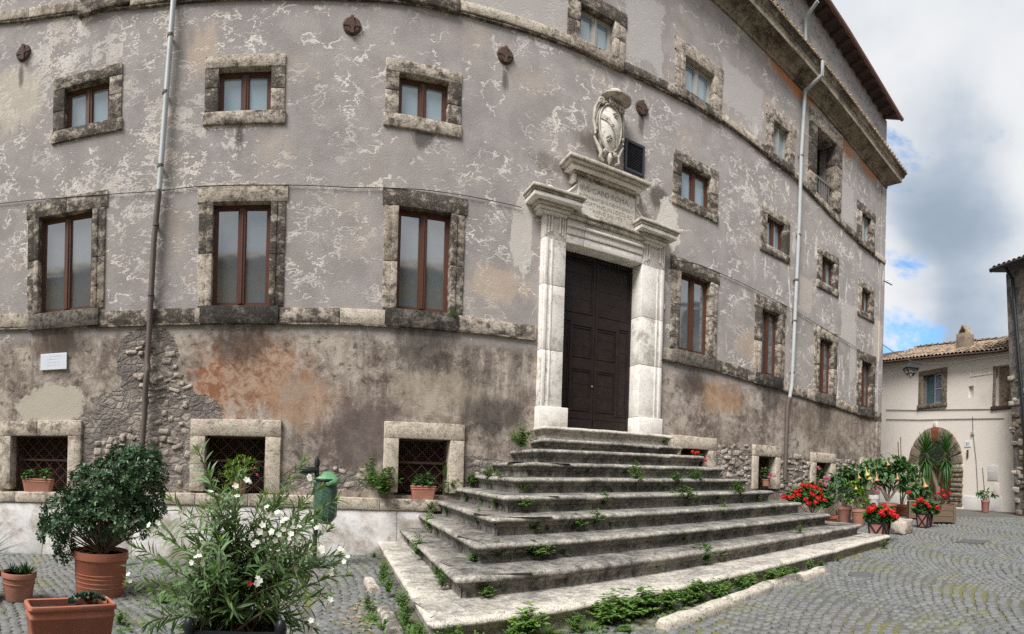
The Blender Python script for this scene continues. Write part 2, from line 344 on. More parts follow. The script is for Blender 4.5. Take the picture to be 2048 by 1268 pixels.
    col = t.mix(rm, col, rubc)
    h = t.mth('ADD', t.mth('MULTIPLY', fine, 0.35), t.mth('MULTIPLY', mid, 0.8)); h = t.mth('ADD', h, t.mth('MULTIPLY', grain, 0.12))
    h = t.mth('SUBTRACT', h, t.mth('MULTIPLY', wh, 0.22))
    hr = t.mth('ADD', t.mth('MULTIPLY', t.step(cell, 0.0, 0.2), 1.0), t.mth('MULTIPLY', rub, 5.0)); hr = t.mth('SUBTRACT', hr, 3.4)
    mx = t.n('ShaderNodeMix'); t.put(mx.inputs[0], rm); t.put(mx.inputs[2], h); t.put(mx.inputs[3], hr)
    return t.done(col, t.bump(mx.outputs[0], 0.014, 0.9))

def mat_stone(name, light, mid_c, dark, thr=0.5, sc=6.0, rough=0.9, bumpd=0.012, pits=True, per_object=True, gr=0.6):
    t = NT(name, rough); P = t.pos()
    if per_object: P = t.vmul(P, 1.0, t.comb(t.mth('MULTIPLY', t.rand(), 31.0), 0.0, t.mth('MULTIPLY', t.rand(), 17.0)))
    a = t.noise(P, sc*1.7, 6, 0.74, 0.3); b = t.noise(t.vmul(P, (1,1,1.5), (3,1,4)), sc*0.6, 5, 0.66); c = t.noise(P, sc*8, 3, 0.65)
    rnd = t.mth('MULTIPLY', t.mth('SUBTRACT', t.rand(), 0.5), 0.16)
    col = t.mix(t.step(a, 0.36, 0.62), mid_c, light)
    col = t.mix(t.step(t.mth('ADD', t.mth('ADD', t.mth('MULTIPLY', b, 0.62), t.mth('MULTIPLY', a, 0.4)), rnd), thr+0.10, thr-0.07), col, dark) if dark else col
    col = t.mix(t.mth('MULTIPLY', t.step(c, 0.52, 0.66), gr), col, tuple(k*0.35 for k in mid_c)); col = t.mix(t.mth('MULTIPLY', t.step(c, 0.46, 0.34), gr*0.6), col, light)
    h = t.mth('ADD', t.mth('MULTIPLY', a, 1.0), t.mth('MULTIPLY', c, 0.35))
    if pits:
        pt = t.step(t.noise(t.vmul(P, (1,1,3.0)), 22, 3, 0.5), 0.36, 0.29); col = t.mix(t.mth('MULTIPLY', pt, 0.6), col, tuple(k*0.25 for k in mid_c))
        h = t.mth('SUBTRACT', h, pt)
    return t.done(col, t.bump(h, bumpd, 0.8))

def mat_simple(name, col, rough=0.6, var=0.25, sc=9.0, bump=0.0, metal=0.0, spec=0.3, dirt=None, dirt_amt=0.5):
    t = NT(name, rough); P = t.obj(); n = t.noise(P, sc, 6, 0.62); r = t.rand()
    c = t.mix(n, tuple(k*(1-var) for k in col), tuple(min(1, k*(1+var)) for k in col))
    if dirt: c = t.mix(t.mth('MULTIPLY', t.step(t.noise(P, sc*0.5, 8, 0.7), 0.47, 0.68), dirt_amt), c, dirt)
    c = t.mix(t.mth('MULTIPLY', r, var*0.6), c, tuple(k*0.6 for k in col))
    t.b.inputs['Metallic'].default_value = metal; t.b.inputs['Specular IOR Level'].default_value = spec
    return t.done(c, t.bump(t.noise(P, sc*4, 5, 0.6), bump, 0.7) if bump else None)

def mat_leaf(name, a, b, rough=0.45, trans=0.25):
    t = NT(name, rough); r = t.rand(); P = t.pos(); n = t.noise(P, 17, 2)
    f = t.mth('ADD', t.mth('MULTIPLY', r, 0.55), t.mth('MULTIPLY', n, 0.5), clamp=True)
    col = t.mix(f, a, b); t.put(t.b.inputs['Base Color'], col); t.b.inputs['Specular IOR Level'].default_value = 0.35
    tr = t.n('ShaderNodeBsdfTranslucent'); t.put(tr.inputs[0], t.mix(1.0, col, (0.9,1.0,0.45,1), 'MULTIPLY')); ms = t.n('ShaderNodeMixShader'); ms.inputs[0].default_value = trans
    t.t.links.new(t.b.outputs[0], ms.inputs[1]); t.t.links.new(tr.outputs[0], ms.inputs[2]); t.t.links.new(ms.outputs[0], t.out.inputs[0])
    return t.m

def mat_glass(name, base, rough, ior=1.75):
    t = NT(name, rough); t.b.inputs['IOR'].default_value = ior; t.b.inputs['Specular IOR Level'].default_value = 0.5
    P = t.pos(); n = t.noise(t.vmul(P, (1,1,0.5)), 1.3, 4); d = t.noise(P, 7, 6, 0.65)
    c = t.mix(n, tuple(k*0.75 for k in base), tuple(k*1.2 for k in base)); c = t.mix(t.mth('MULTIPLY', t.step(d, 0.52, 0.75), 0.35), c, (0.30,0.30,0.29))
    return t.done(c, t.bump(t.noise(P, 1.7, 2), 0.004, 0.5))

M = {}
M['plaster'] = mat_plaster()
M['stone'] = mat_stone('weathered_travertine', (0.54,0.475,0.40), (0.28,0.228,0.18), (0.066,0.054,0.045), 0.49)
M['stone_dark'] = mat_stone('sooty_travertine', (0.42,0.36,0.29), (0.19,0.152,0.118), (0.052,0.044,0.038), 0.505)
M['stone_pale'] = mat_stone('pale_travertine', (0.60,0.535,0.445), (0.45,0.375,0.295), (0.16,0.125,0.098), 0.43, 5.0)
M['sill'] = mat_stone('black_crusted_sill', (0.20,0.175,0.145), (0.085,0.075,0.065), (0.035,0.031,0.028), 0.48)
M['portal'] = mat_stone('portal_travertine', (0.80,0.765,0.72), (0.70,0.65,0.59), (0.40,0.36,0.31), 0.36, 4.0, 0.75, 0.005, True, True, 0.16)
M['portal_grey'] = mat_stone('portal_cornice_stone', (0.60,0.55,0.48), (0.42,0.37,0.31), (0.19,0.165,0.135), 0.44, 4.0, 0.85, 0.006, True, True, 0.3)
M['arms'] = mat_stone('carved_stone', (0.54,0.50,0.435), (0.41,0.37,0.31), (0.19,0.17,0.14), 0.43, 4.0, 0.85, 0.004, True, True, 0.25)
M['tablet'] = mat_stone('inscription_marble', (0.76,0.72,0.66), (0.68,0.62,0.54), None, 0.4, 2.4, 0.6, 0.002, False)
def mat_step(name, off):
    t = NT(name, 0.88); P = t.pos(); at = t.n('ShaderNodeAttribute'); at.attribute_name = 'wear'; wr = at.outputs['Fac']
    a = t.noise(P, 2.6, 6, 0.68, 0.2); b = t.noise(t.vmul(P, (1,1,1.0), (3,5,1)), 14, 5, 0.74, 0.3); c = t.noise(P, 70, 2, 0.6); s = t.noise(t.vmul(P, (1,1,0.12)), 6, 4, 0.7)
    v = t.mth('ADD', t.mth('MULTIPLY', wr, 0.36), t.mth('ADD', t.mth('MULTIPLY', t.mth('SUBTRACT', a, 0.5), 1.55), t.mth('MULTIPLY', t.mth('SUBTRACT', b, 0.5), 1.6)))
    v = t.mth('ADD', v, t.mth('MULTIPLY', t.mth('SUBTRACT', s, 0.5), 0.35)); v = t.mth('ADD', v, off+t_off(0))
    col = t.ramp(v, [(0.0,(0.040,0.037,0.034)),(0.26,(0.125,0.117,0.106)),(0.52,(0.25,0.235,0.21)),(0.78,(0.40,0.37,0.325)),(1.0,(0.60,0.555,0.485))])
    col = t.mix(t.mth('MULTIPLY', t.step(c, 0.52, 0.66), 0.5), col, (0.06,0.055,0.05)); col = t.mix(t.mth('MULTIPLY', t.step(c, 0.44, 0.32), 0.25), col, (0.62,0.58,0.52))
    moss = t.mth('MULTIPLY', t.step(t.mth('ADD', a, t.mth('MULTIPLY', b, 0.3)), 0.74, 0.84), 0.35); col = t.mix(moss, col, (0.13,0.13,0.06))
    pt = t.step(t.noise(t.vmul(P, (1,1,2.0)), 24, 2, 0.5), 0.36, 0.28)
    return t.done(col, t.bump(t.mth('SUBTRACT', t.mth('ADD', b, t.mth('MULTIPLY', c, 0.3)), pt), 0.014, 0.9))
def t_off(k): return 0.26
M['step'] = mat_step('step_travertine', 0.0)
M['step_pale'] = mat_step('worn_step_travertine', 0.42)
M['kerb'] = mat_stone('kerb_travertine', (0.58,0.53,0.45), (0.40,0.36,0.30), (0.11,0.10,0.085), 0.455, 5.0, 0.9, 0.014)
M['white_plinth'] = mat_stone('whitewashed_plinth', (0.66,0.645,0.63), (0.56,0.53,0.50), (0.33,0.28,0.23), 0.425, 2.0, 0.85, 0.004, False, True, 0.25)
M['rubble'] = mat_stone('rubble_stone', (0.52,0.45,0.38), (0.34,0.29,0.245), (0.13,0.11,0.095), 0.44, 9.0, 0.95, 0.02)
M['cornice'] = mat_stone('cornice_stone', (0.34,0.285,0.215), (0.20,0.165,0.125), (0.065,0.055,0.043), 0.47, 2.0, 0.9, 0.006, False)
M['cornice_pale'] = mat_stone('cornice_fascia', (0.52,0.46,0.37), (0.36,0.31,0.24), (0.10,0.09,0.07), 0.43, 3.0, 0.9, 0.006, False)
M['attic'] = mat_stone('attic_render', (0.40,0.375,0.365), (0.31,0.285,0.275), (0.16,0.14,0.13), 0.38, 1.6, 0.92, 0.004, False)
M['wood'] = mat_simple('brown_window_wood', (0.115,0.050,0.034), 0.45, 0.3, 14)
M['wood_grey'] = mat_simple('grey_window_wood', (0.40,0.39,0.36), 0.6, 0.25, 14)
M['glass'] = mat_glass('window_glass', (0.125,0.148,0.160), 0.05, 3.1)
M['glass_pale'] = mat_glass('frosted_window_glass', (0.24,0.34,0.39), 0.12, 2.2)
M['dark'] = mat_simple('dark_interior', (0.018,0.015,0.014), 0.9, 0.3)
M['iron'] = mat_simple('rusty_iron', (0.10,0.060,0.045), 0.8, 0.4, 12, 0.004, 0, 0.2)
M['rust'] = mat_simple('rusted_plate', (0.095,0.058,0.045), 0.85, 0.5, 16, 0.01)
M['door'] = mat_simple('black_brown_door', (0.021,0.014,0.013), 0.48, 0.35, 8, 0.004, 0, 0.25, (0.06,0.03,0.022), 0.35)
M['black'] = mat_simple('black_metal', (0.02,0.022,0.026), 0.4, 0.3, 9, 0, 0.2)
M['shutter'] = mat_simple('anthracite_louver', (0.045,0.048,0.06), 0.5, 0.2)
M['pipe'] = mat_simple('grey_drainpipe', (0.43,0.46,0.47), 0.45, 0.12, 6, 0, 0, 0.3, (0.25,0.22,0.19), 0.4)
M['pipe_dark'] = mat_simple('cast_iron_drainpipe', (0.12,0.094,0.082), 0.6, 0.3, 8, 0.002)
M['cable'] = mat_simple('grey_cable', (0.10,0.09,0.085), 0.7, 0.2)
M['ink'] = mat_simple('blue_black_ink', (0.03,0.035,0.09), 0.7, 0.1)
M['carved'] = mat_simple('carved_letter', (0.40,0.34,0.27), 0.9, 0.2)
M['enamel'] = mat_simple('white_enamel', (0.78,0.77,0.74), 0.4, 0.04)
M['plaque'] = mat_simple('white_marble_plaque', (0.70,0.74,0.80), 0.4, 0.05, 4)
M['tile'] = mat_stone('roof_tile', (0.46,0.35,0.25), (0.28,0.19,0.125), (0.07,0.06,0.05), 0.47, 7.0, 0.9, 0.004, False)
M['eaves'] = mat_simple('eaves_wood', (0.075,0.045,0.036), 0.85, 0.4)
M['gutter'] = mat_simple('copper_gutter', (0.20,0.105,0.085), 0.5, 0.25)
M['weed'] = mat_leaf('weed_leaf', (0.06,0.145,0.03), (0.19,0.31,0.075), 0.5, 0.3)
M['soil'] = mat_simple('potting_soil', (0.045,0.032,0.024), 0.98, 0.5, 30, 0.02)

# ================================================================== the palazzo
XC = 16.25                                    # right corner of the facade
XL = -14.0
_CO = [(XL,10.65),(8.33,10.65),(10.3,10.53),(12.3,10.42),(14.0,10.25),(XC,10.02),(18,10.0)]
def coz(x): return EYE+float(np.interp(x, [a for a,b in _CO], [b for a,b in _CO]))
_AT = [(XL,13.3),(11.8,13.0),(XC,12.32),(18,12.3)]
def atz(x): return EYE+float(np.interp(x, [a for a,b in _AT], [b for a,b in _AT]))
M['rail'] = mat_simple('grey_railing', (0.17,0.165,0.155), 0.7, 0.2)
palazzo = thing('palazzo', 'large old palazzo with flaking mauve plaster, stone framed windows and a carved portal', 'building', (5.5, 9.0, 0.0))

# openings: left, right, top, bottom in the photograph, kind
WIN = [(78.5,184.5,427,629,'main'),(424.5,540,404,620,'main'),(794,900.5,419.5,629,'main'),(1358,1419,553,709,'main'),(1521,1557,622,757,'main'),(1637,1664,678,794,'main'),(1721,1742,724,820,'main'),
 (130,219,166,250,'small'),(437,542.5,135,223,'small'),(797.5,896.5,154,238,'small'),(1362,1421,339,408,'small'),(1533,1568,438,498,'small'),(1643,1668,518,570,'small'),(1723,1741,580,625,'small'),
 (181,240,-70,11,'upper'),(815,897,-90,4,'upper'),(1159,1228,25,103,'upper'),(1368,1427,130,208,'upper'),(1545,1577,251,315,'upper'),(1722,1741,431,486,'upper'),(1630,1669,266,400,'loggia'),
 (23,137,871.5,981,'cellar'),(410,530,872,985,'cellar'),(795.7,898,878,986,'cellar'),(1358,1413,898,985,'cellar'),(1514,1548,913,978,'cellar'),(1630,1659,925.5,975,'cellar'),(1725,1742,933,980,'cellar')]
wins = []
for (a,b,t,c,kind) in WIN:
    xm, ym = (a+b)/2, (t+c)/2
    x0, x1 = W(a, ym)[0], W(b, ym)[0]; z1, z0 = W(xm, t)[1], W(xm, c)[1]
    if kind in ('main',): z0 = lbz((x0+x1)/2)+0.30
    if kind in ('upper','loggia'): z0 = ubz((x0+x1)/2)+0.21
    if kind == 'loggia': z1 = min(z1, 11.25)
    wins.append((x0,x1,z0,z1,kind))
DX0, DX1, DZ0, DZ1 = 4.655, 6.37, 2.24, 5.67   # door opening
holes = [(x0-0.05,x1+0.05,z0-0.05,z1+0.05) for x0,x1,z0,z1,k in wins]+[(DX0-0.1,DX1+0.1,DZ0-0.3,DZ1+0.1)]
holes += [(5.98,6.37,EYE+6.03,EYE+6.58)]
def wall_mesh():
    mb = MB(); xs = sorted(set([XL,XC]+[h[0] for h in holes]+[h[1] for h in holes]+[XL+k*1.0 for k in range(1,31) if XL+k < XC]))
    zs = sorted(set([-1.2,1.0]+[h[2] for h in holes]+[h[3] for h in holes])); zs = [z for z in zs if z < 11.45]
    def q(xa,xb,za,zb,ya,yb2):
        mb.add([(xa,9,za),(xb,9,za),(xb,9,zb),(xa,9,yb2 if False else zb)], [(0,1,2,3)])
    for xa, xb in zip(xs, xs[1:]):
        for za, zb in zip(zs, zs[1:]):
            xm, zm = (xa+xb)/2, (za+zb)/2
            if any(h[0] < xm < h[1] and h[2] < zm < h[3] for h in holes): continue
            mb.add([(xa,9,za),(xb,9,za),(xb,9,zb),(xa,9,zb)], [(0,1,2,3)])
        zt = zs[-1]; mb.add([(xa,9,zt),(xb,9,zt),(xb,9,coz(xb)+0.02),(xa,9,coz(xa)+0.02)], [(0,1,2,3)])
    for xa,xb,za,zb in holes:                 # reveals
        mb.add([(xa,9,za),(xa,9.6,za),(xa,9.6,zb),(xa,9,zb)], [(0,1,2,3)]); mb.add([(xb,9,za),(xb,9,zb),(xb,9.6,zb),(xb,9.6,za)], [(0,1,2,3)])
        mb.add([(xa,9,zb),(xa,9.6,zb),(xb,9.6,zb),(xb,9,zb)], [(0,1,2,3)]); mb.add([(xa,9,za),(xb,9,za),(xb,9.6,za),(xa,9.6,za)], [(0,1,2,3)])
    # flank round the right corner, left end and back
    mb.add([(XC,9,-1.2),(XC,21,-1.2),(XC,21,coz(XC)),(XC,9,coz(XC)+0.02)], [(0,1,2,3)])
    mb.add([(XL,21,-1.2),(XL,9,-1.2),(XL,9,coz(XL)+0.02),(XL,21,coz(XL)+0.02)], [(0,1,2,3)])
    mb.add([(XC,21,-1.2),(XL,21,-1.2),(XL,21,12),(XC,21,12)], [(0,1,2,3)])
    return mb
wall_mesh().build('wall', M['plaster'], palazzo)
mb = MB()
for xa,xb,za,zb in holes: mb.box(xa+0.002, xb-0.002, 9.58, 9.66, za+0.002, zb-0.002)
stuff(mb.build('interior', M['dark'], palazzo))

def crate(name, boxes, mat, parent, seed=0, st=0.22, r=0.009, amp=0.005, fn=None):
    mb = MB()
    for k, b in enumerate(boxes): mb.rbox(*b, st=st, r=r, amp=amp, seed=seed+k*0.37, fn=fn)
    return auto_smooth(mb.build(name, mat, parent), 40)

def sash(win, x0, x1, z0, z1, y, wood, glass, parent):
    mb = MB(); w = x1-x0; st = min(0.055, w*0.075); xm = (x0+x1)/2
    mb.box(x0, x0+st, y, y+0.06, z0, z1); mb.box(x1-st, x1, y, y+0.06, z0, z1)
    mb.box(x0+st, x1-st, y, y+0.06, z0, z0+st*1.3); mb.box(x0+st, x1-st, y, y+0.06, z1-st, z1)
    mb.box(xm-st*0.95, xm+st*0.95, y-0.012, y+0.06, z0+st*1.3, z1-st); mb.box(xm-0.012, xm+0.012, y-0.03, y-0.012, z0+st*1.3, z1-st)
    for a, b in ((x0+st, xm-st*0.95), (xm+st*0.95, x1-st)):   # slimmer inner rails of the two casements
        mb.box(a, a+0.02, y+0.012, y+0.055, z0+st*1.3, z1-st); mb.box(b-0.02, b, y+0.012, y+0.055, z0+st*1.3, z1-st)
        mb.box(a+0.02, b-0.02, y+0.012, y+0.055, z0+st*1.3, z0+st*1.3+0.025); mb.box(a+0.02, b-0.02, y+0.012, y+0.055, z1-st-0.02, z1-st)
    o = mb.build('window', wood, parent)
    for a, b in ((x0+st+0.016, xm-st*0.95-0.016), (xm+st*0.95+0.016, x1-st-0.016)):
        g = MB(); g.box(a, b, y+0.035, y+0.045, z0+st*1.3+0.02, z1-st-0.016); g.build('pane', glass, o)
    return o

rs = random.Random(3)
def frame_stones(win, x0, x1, z0, z1, fw, ft, fs, mats, ears=0.0, out=0.024, depth=0.26, sill=True, jn=2):
    sd = rs.random()*50; y0 = 9-out
    if ft: # lintel
        n = 1 if x1-x0 < 1.0 else 2; xa, xb = x0-fw-ears, x1+fw+ears
        if n == 1: crate('lintel', [(xa, xb, y0-0.004, 9+depth, z1, z1+ft)], mats[0], win, sd)
        else:
            xm = xa+(xb-xa)*rs.uniform(0.42,0.58)
            crate('lintel', [(xa, xm-0.003, y0-0.004, 9+depth, z1, z1+ft)], mats[0], win, sd); crate('lintel', [(xm+0.003, xb, y0-0.001, 9+depth, z1, z1+ft)], rs.choice(mats), win, sd+3)
    for side in (-1, 1):
        xa, xb = (x0-fw, x0) if side < 0 else (x1, x1+fw)
        cuts = [z0]+sorted(z0+(z1-z0)*(k+rs.uniform(-0.15,0.15))/jn for k in range(1,jn))+[z1]
        for k in range(jn):
            xi = xa if side < 0 else xb-0.0
            bx = [(xa, xb, y0, 9+depth, cuts[k]+0.003, cuts[k+1]-0.003)]
            if ears: # moulded inner band next to the opening
                a2, b2 = (xb-fw*0.42, xb+0.003) if side < 0 else (xa-0.003, xa+fw*0.42)
                bx.append((a2, b2, y0-0.018, 9+depth-0.02, cuts[k]+0.004, cuts[k+1]-0.004))
            crate('jamb', bx, rs.choice(mats), win, sd+7+k+side)
    if sill and fs: crate('sill', [(x0-fw-0.02, x1+fw+0.02, y0-0.015, 9+depth, z0-fs, z0)], mats[-1], win, sd+20)

for (x0,x1,z0,z1,kind) in wins:
    w = x1-x0
    if kind == 'main':
        win = sash(None, x0, x1, z0, z1, 9.11, M['wood'], M['glass'], palazzo)
        frame_stones(win, x0, x1, z0, z1, 0.235, 0.29, 0, [M['stone'],M['stone'],M['stone_dark']], 0.035, 0.026)
        # the darker block of the string course that serves as sill
        crate('sill', [(x0-0.17, x1+0.16, 8.925, 9.26, z0-0.30, z0-0.004)], M['sill'], win, rs.random()*40)
    elif kind == 'small':
        win = sash(None, x0, x1, z0, z1, 9.11, M['wood'], M['glass_pale'], palazzo)
        frame_stones(win, x0, x1, z0, z1, 0.225, 0.20, 0.21, [M['stone'],M['stone_dark'],M['stone']], 0, 0.024, 0.26, True, 1 if w < 0.8 else 2)
    elif kind == 'upper':
        win = sash(None, x0, x1, z0, z1, 9.11, M['wood_grey'], M['glass_pale'], palazzo)
        frame_stones(win, x0, x1, z0, z1, 0.26, 0.27, 0, [M['stone'],M['stone']], 0.03, 0.026)
        crate('sill', [(x0-0.2, x1+0.2, 8.91, 9.26, z0-0.205, z0-0.004)], M['stone_dark'], win, rs.random()*40)
    elif kind == 'loggia':
        win = sash(None, x0, x0+w*0.42, z0, z1-0.5, 9.42, M['wood_grey'], M['glass_pale'], palazzo)
        frame_stones(win, x0, x1, z0, z1, 0.32, 0.40, 0, [M['stone'],M['stone_dark']], 0.0, 0.07, 0.3, True, 3)
        mb = MB()
        mb.box(x0, x1, 9.08, 9.13, z0+0.62, z0+0.69); mb.box(x0, x1, 9.08, 9.13, z0+0.05, z0+0.11)
        for k in range(1,8): mb.box(x0+w*k/8-0.016, x0+w*k/8+0.016, 9.09, 9.12, z0+0.11, z0+0.62)
        mb.build('railing', M['rail'], win)
    else:
        mb = MB(); y = 9.22; t = 0.012                  # rusty lattice grille with a mesh behind it
        for k in range(-8, 16):
            for sgn in (1,-1):
                xa = x0+k*0.23; pts = []
                za, zb = z0, z1; xb = xa+sgn*(zb-za)
                u0, u1 = 0.0, 1.0
                lo, hi = (x0-xa)/(xb-xa), (x1-xa)/(xb-xa)
                if lo > hi: lo, hi = hi, lo
                u0, u1 = max(u0, lo), min(u1, hi)
                if u1-u0 < 0.05: continue
                p = (xa+(xb-xa)*u0, y+0.01*sgn, za+(zb-za)*u0); q = (xa+(xb-xa)*u1, y+0.01*sgn, za+(zb-za)*u1)
                mb.tube([p, q], 0.0085, 5)
        zm = z0+(z1-z0)*0.56; mb.box(x0, x1, y-0.02, y+0.02, zm-0.02, zm+0.02); mb.box(x0, x0+0.03, y-0.02, y+0.02, z0, z1); mb.box(x1-0.03, x1, y-0.02, y+0.02, z0, z1); mb.box(x0, x1, y-0.02, y+0.02, z1-0.03, z1)
        win = mb.build('window', M['iron'], palazzo); win['label'] = 'cellar window opening barred by a rusty iron lattice'
        mm = MB(); n = int(w/0.035); m_ = int((z1-z0)/0.035)
        for k in range(1, n): xx = x0+w*k/n; mm.add([(xx-0.003,y+0.05,z0),(xx+0.003,y+0.05,z0),(xx+0.003,y+0.05,z1),(xx-0.003,y+0.05,z1)], [(0,1,2,3)])
        for k in range(1, m_): zz = z0+(z1-z0)*k/m_; mm.add([(x0,y+0.052,zz-0.003),(x1,y+0.052,zz-0.003),(x1,y+0.052,zz+0.003),(x0,y+0.052,zz+0.003)], [(0,1,2,3)])
        stuff(mm.build('wire_mesh', M['iron'], win))
        pm = [M['stone_pale'],M['stone_pale'],M['stone_pale']]
        frame_stones(win, x0, x1, z0, z1, 0.25 if w > 0.7 else 0.2, 0.27, 0, pm, 0, 0.055, 0.2, False, 1)

# string courses, stone by stone
def course(fz, h, x_from, x_to, skip, out, mats, sid):
    r = random.Random(sid); x = x_from
    while x < x_to:
        L = r.uniform(0.9, 1.9); xe = min(x+L, x_to)
        for a, b in skip:
            if x < a < xe: xe = a
            if a <= x < b: x = b; xe = min(x+L, x_to)
        for a, b in skip:
            if x < a < xe: xe = a
        if xe-x > 0.06:
            o = out+r.uniform(-0.006,0.006); zb = fz(x); sl = (fz(xe)-zb)/(xe-x); xs = x
            ob = crate('course_stone', [(x+0.0015, xe-0.0015, 9-o, 9.1, zb+0.028, zb+h)], r.choice(mats), palazzo, r.random()*60, fn=lambda p, xs=xs, sl=sl: (p[0],p[1],p[2]+(p[0]-xs)*sl))
        x = xe
skip = sorted([(x0-0.173, x1+0.163) for x0,x1,z0,z1,k in wins if k == 'main']+[(4.15, 7.0)])
course(lbz, 0.275, -7.5, XC, skip, 0.04, [M['stone'],M['stone_pale'],M['stone']], 5)
skip = sorted([(x0-0.203, x1+0.203) for x0,x1,z0,z1,k in wins if k in ('upper',)])
course(ubz, 0.20, -7.5, XC, skip, 0.07, [M['stone_pale'],M['stone'],M['stone']], 6)
for fz, xa_, xb_ in ((lbz,-7.5,4.15),(lbz,7.0,XC),(ubz,-7.5,XC)):      # thin brick lip below each course
    mb = MB(); xs = np.linspace(xa_, xb_, 30); n = len(xs); vs = []
    for x in xs: z = fz(x); vs += [(x,8.95,z),(x,9.05,z),(x,9.05,z+0.026),(x,8.95,z+0.026)]
    mb.add(vs, [(i*4+k,(i+1)*4+k,(i+1)*4+(k+1)%4,i*4+(k+1)%4) for i in range(n-1) for k in range(4)]+[(0,3,2,1),((n-1)*4,(n-1)*4+1,(n-1)*4+2,(n-1)*4+3)])
    mb.build('drip_lip', M['stone_dark'], palazzo)

# main cornice, swept along the facade and round the right corner
def sweep(prof, xs, fz, y=9.0, ret=3.0):
    mb = MB(); n = len(prof); rings = []
    for x in xs: rings.append([(x, y-o, fz(x)+z) for o, z in prof])
    rings[-1] = [(XC+o*0.55, y-o, fz(XC)+z) for o, z in prof]
    rings.append([(XC+o*0.55, y+ret, fz(XC)+z) for o, z in prof])
    vs = [p for r in rings for p in r]
    mb.add(vs, [(i*n+k, (i+1)*n+k, (i+1)*n+k+1, i*n+k+1) for i in range(len(rings)-1) for k in range(n-1)])
    return mb
cx = list(np.linspace(XL, XC, 31))
cor = sweep([(0.0,-0.03),(0.05,-0.03),(0.05,0.05),(0.09,0.07),(0.12,0.12),(0.20,0.17),(0.33,0.20),(0.46,0.215)], cx, coz).build('cornice', M['cornice'], palazzo)
sweep([(0.46,0.20),(0.48,0.20),(0.48,0.31),(0.50,0.33),(0.53,0.34)], cx, coz).build('fascia', M['cornice_pale'], cor)
sweep([(0.53,0.34),(0.56,0.38),(0.565,0.42),(0.60,0.47),(0.63,0.49),(0.63,0.53),(0.0,0.62)], cx, coz).build('crown_moulding', M['cornice'], cor)
mb = MB(); k = 0; x = 7.0
while x < XC+0.32:                              # edge of the tiles laid on the cornice
    z = coz(x)+0.53; mb.tube([(x,8.34,z+0.0),(x,8.55,z+0.03)], 0.055, 6); x += 0.16
stuff(mb.build('edge_tiles', M['tile'], cor))
# attic storey, eaves and roof
mb = MB()
for xa, xb in zip(cx, cx[1:]): mb.add([(xa,9.02,coz(xa)+0.5),(xb,9.02,coz(xb)+0.5),(xb,9.02,atz(xb)),(xa,9.02,atz(xa))], [(0,1,2,3)])
mb.add([(XC-0.02,9.02,coz(XC)+0.5),(XC-0.02,21,coz(XC)+0.5),(XC-0.02,21,atz(XC)),(XC-0.02,9.02,atz(XC))], [(0,1,2,3)])
mb.build('attic_wall', M['attic'], palazzo)
for px, py in ((1557,30),(1648,140),(1724,245)):
    x, z = W(px, py); mb = MB(); mb.box(x-0.28, x+0.28, 8.985, 9.1, z-0.18, z+0.24); o = mb.build('attic_window', M['black'], palazzo)
mb = MB()
for xa, xb in zip(cx, cx[1:]+[]):
    mb.hexa([(xa,8.56,atz(xa)+0.0),(xb,8.56,atz(xb)+0.0),(xb,15,atz(xb)+2.2),(xa,15,atz(xa)+2.2),(xa,8.56,atz(xa)+0.09),(xb,8.56,atz(xb)+0.09),(xb,15,atz(xb)+2.3),(xa,15,atz(xa)+2.3)])
xa, xb = XC, XC+0.14; mb.hexa([(xa,8.56,atz(xa)),(xb,8.56,atz(xb)),(xb,15,atz(xb)+2.2),(xa,15,atz(xa)+2.2),(xa,8.56,atz(xa)+0.09),(xb,8.56,atz(xb)+0.09),(xb,15,atz(xb)+2.3),(xa,15,atz(xa)+2.3)])
roof = mb.build('roof', M['eaves'], palazzo)
rm_ = MB(); rm_.box(-0.045, 0.045, -0.42, 0.0, -0.11, -0.005); rme = rm_.mesh('rafter', M['eaves'])
x = 8.8; oo = origin_of(roof)
while x < XC+0.1: link('rafter', rme, roof, Vector((x,9.0,atz(x)))-oo); x += 0.36
mb = MB(); mb.tube([(x,8.52,atz(x)+0.03) for x in [XL]+list(np.linspace(8,XC,6))+[XC+0.17]], 0.07, 8); mb.build('gutter', M['gutter'], roof)
# strip of render closing the right corner
mb = MB(); mb.rbox(XC-0.30, XC+0.02, 8.965, 9.05, 0.2, coz(XC)-0.05, st=0.4, r=0.02, amp=0.01, seed=3); mb.build('corner_strip', M['plaster'], palazzo)

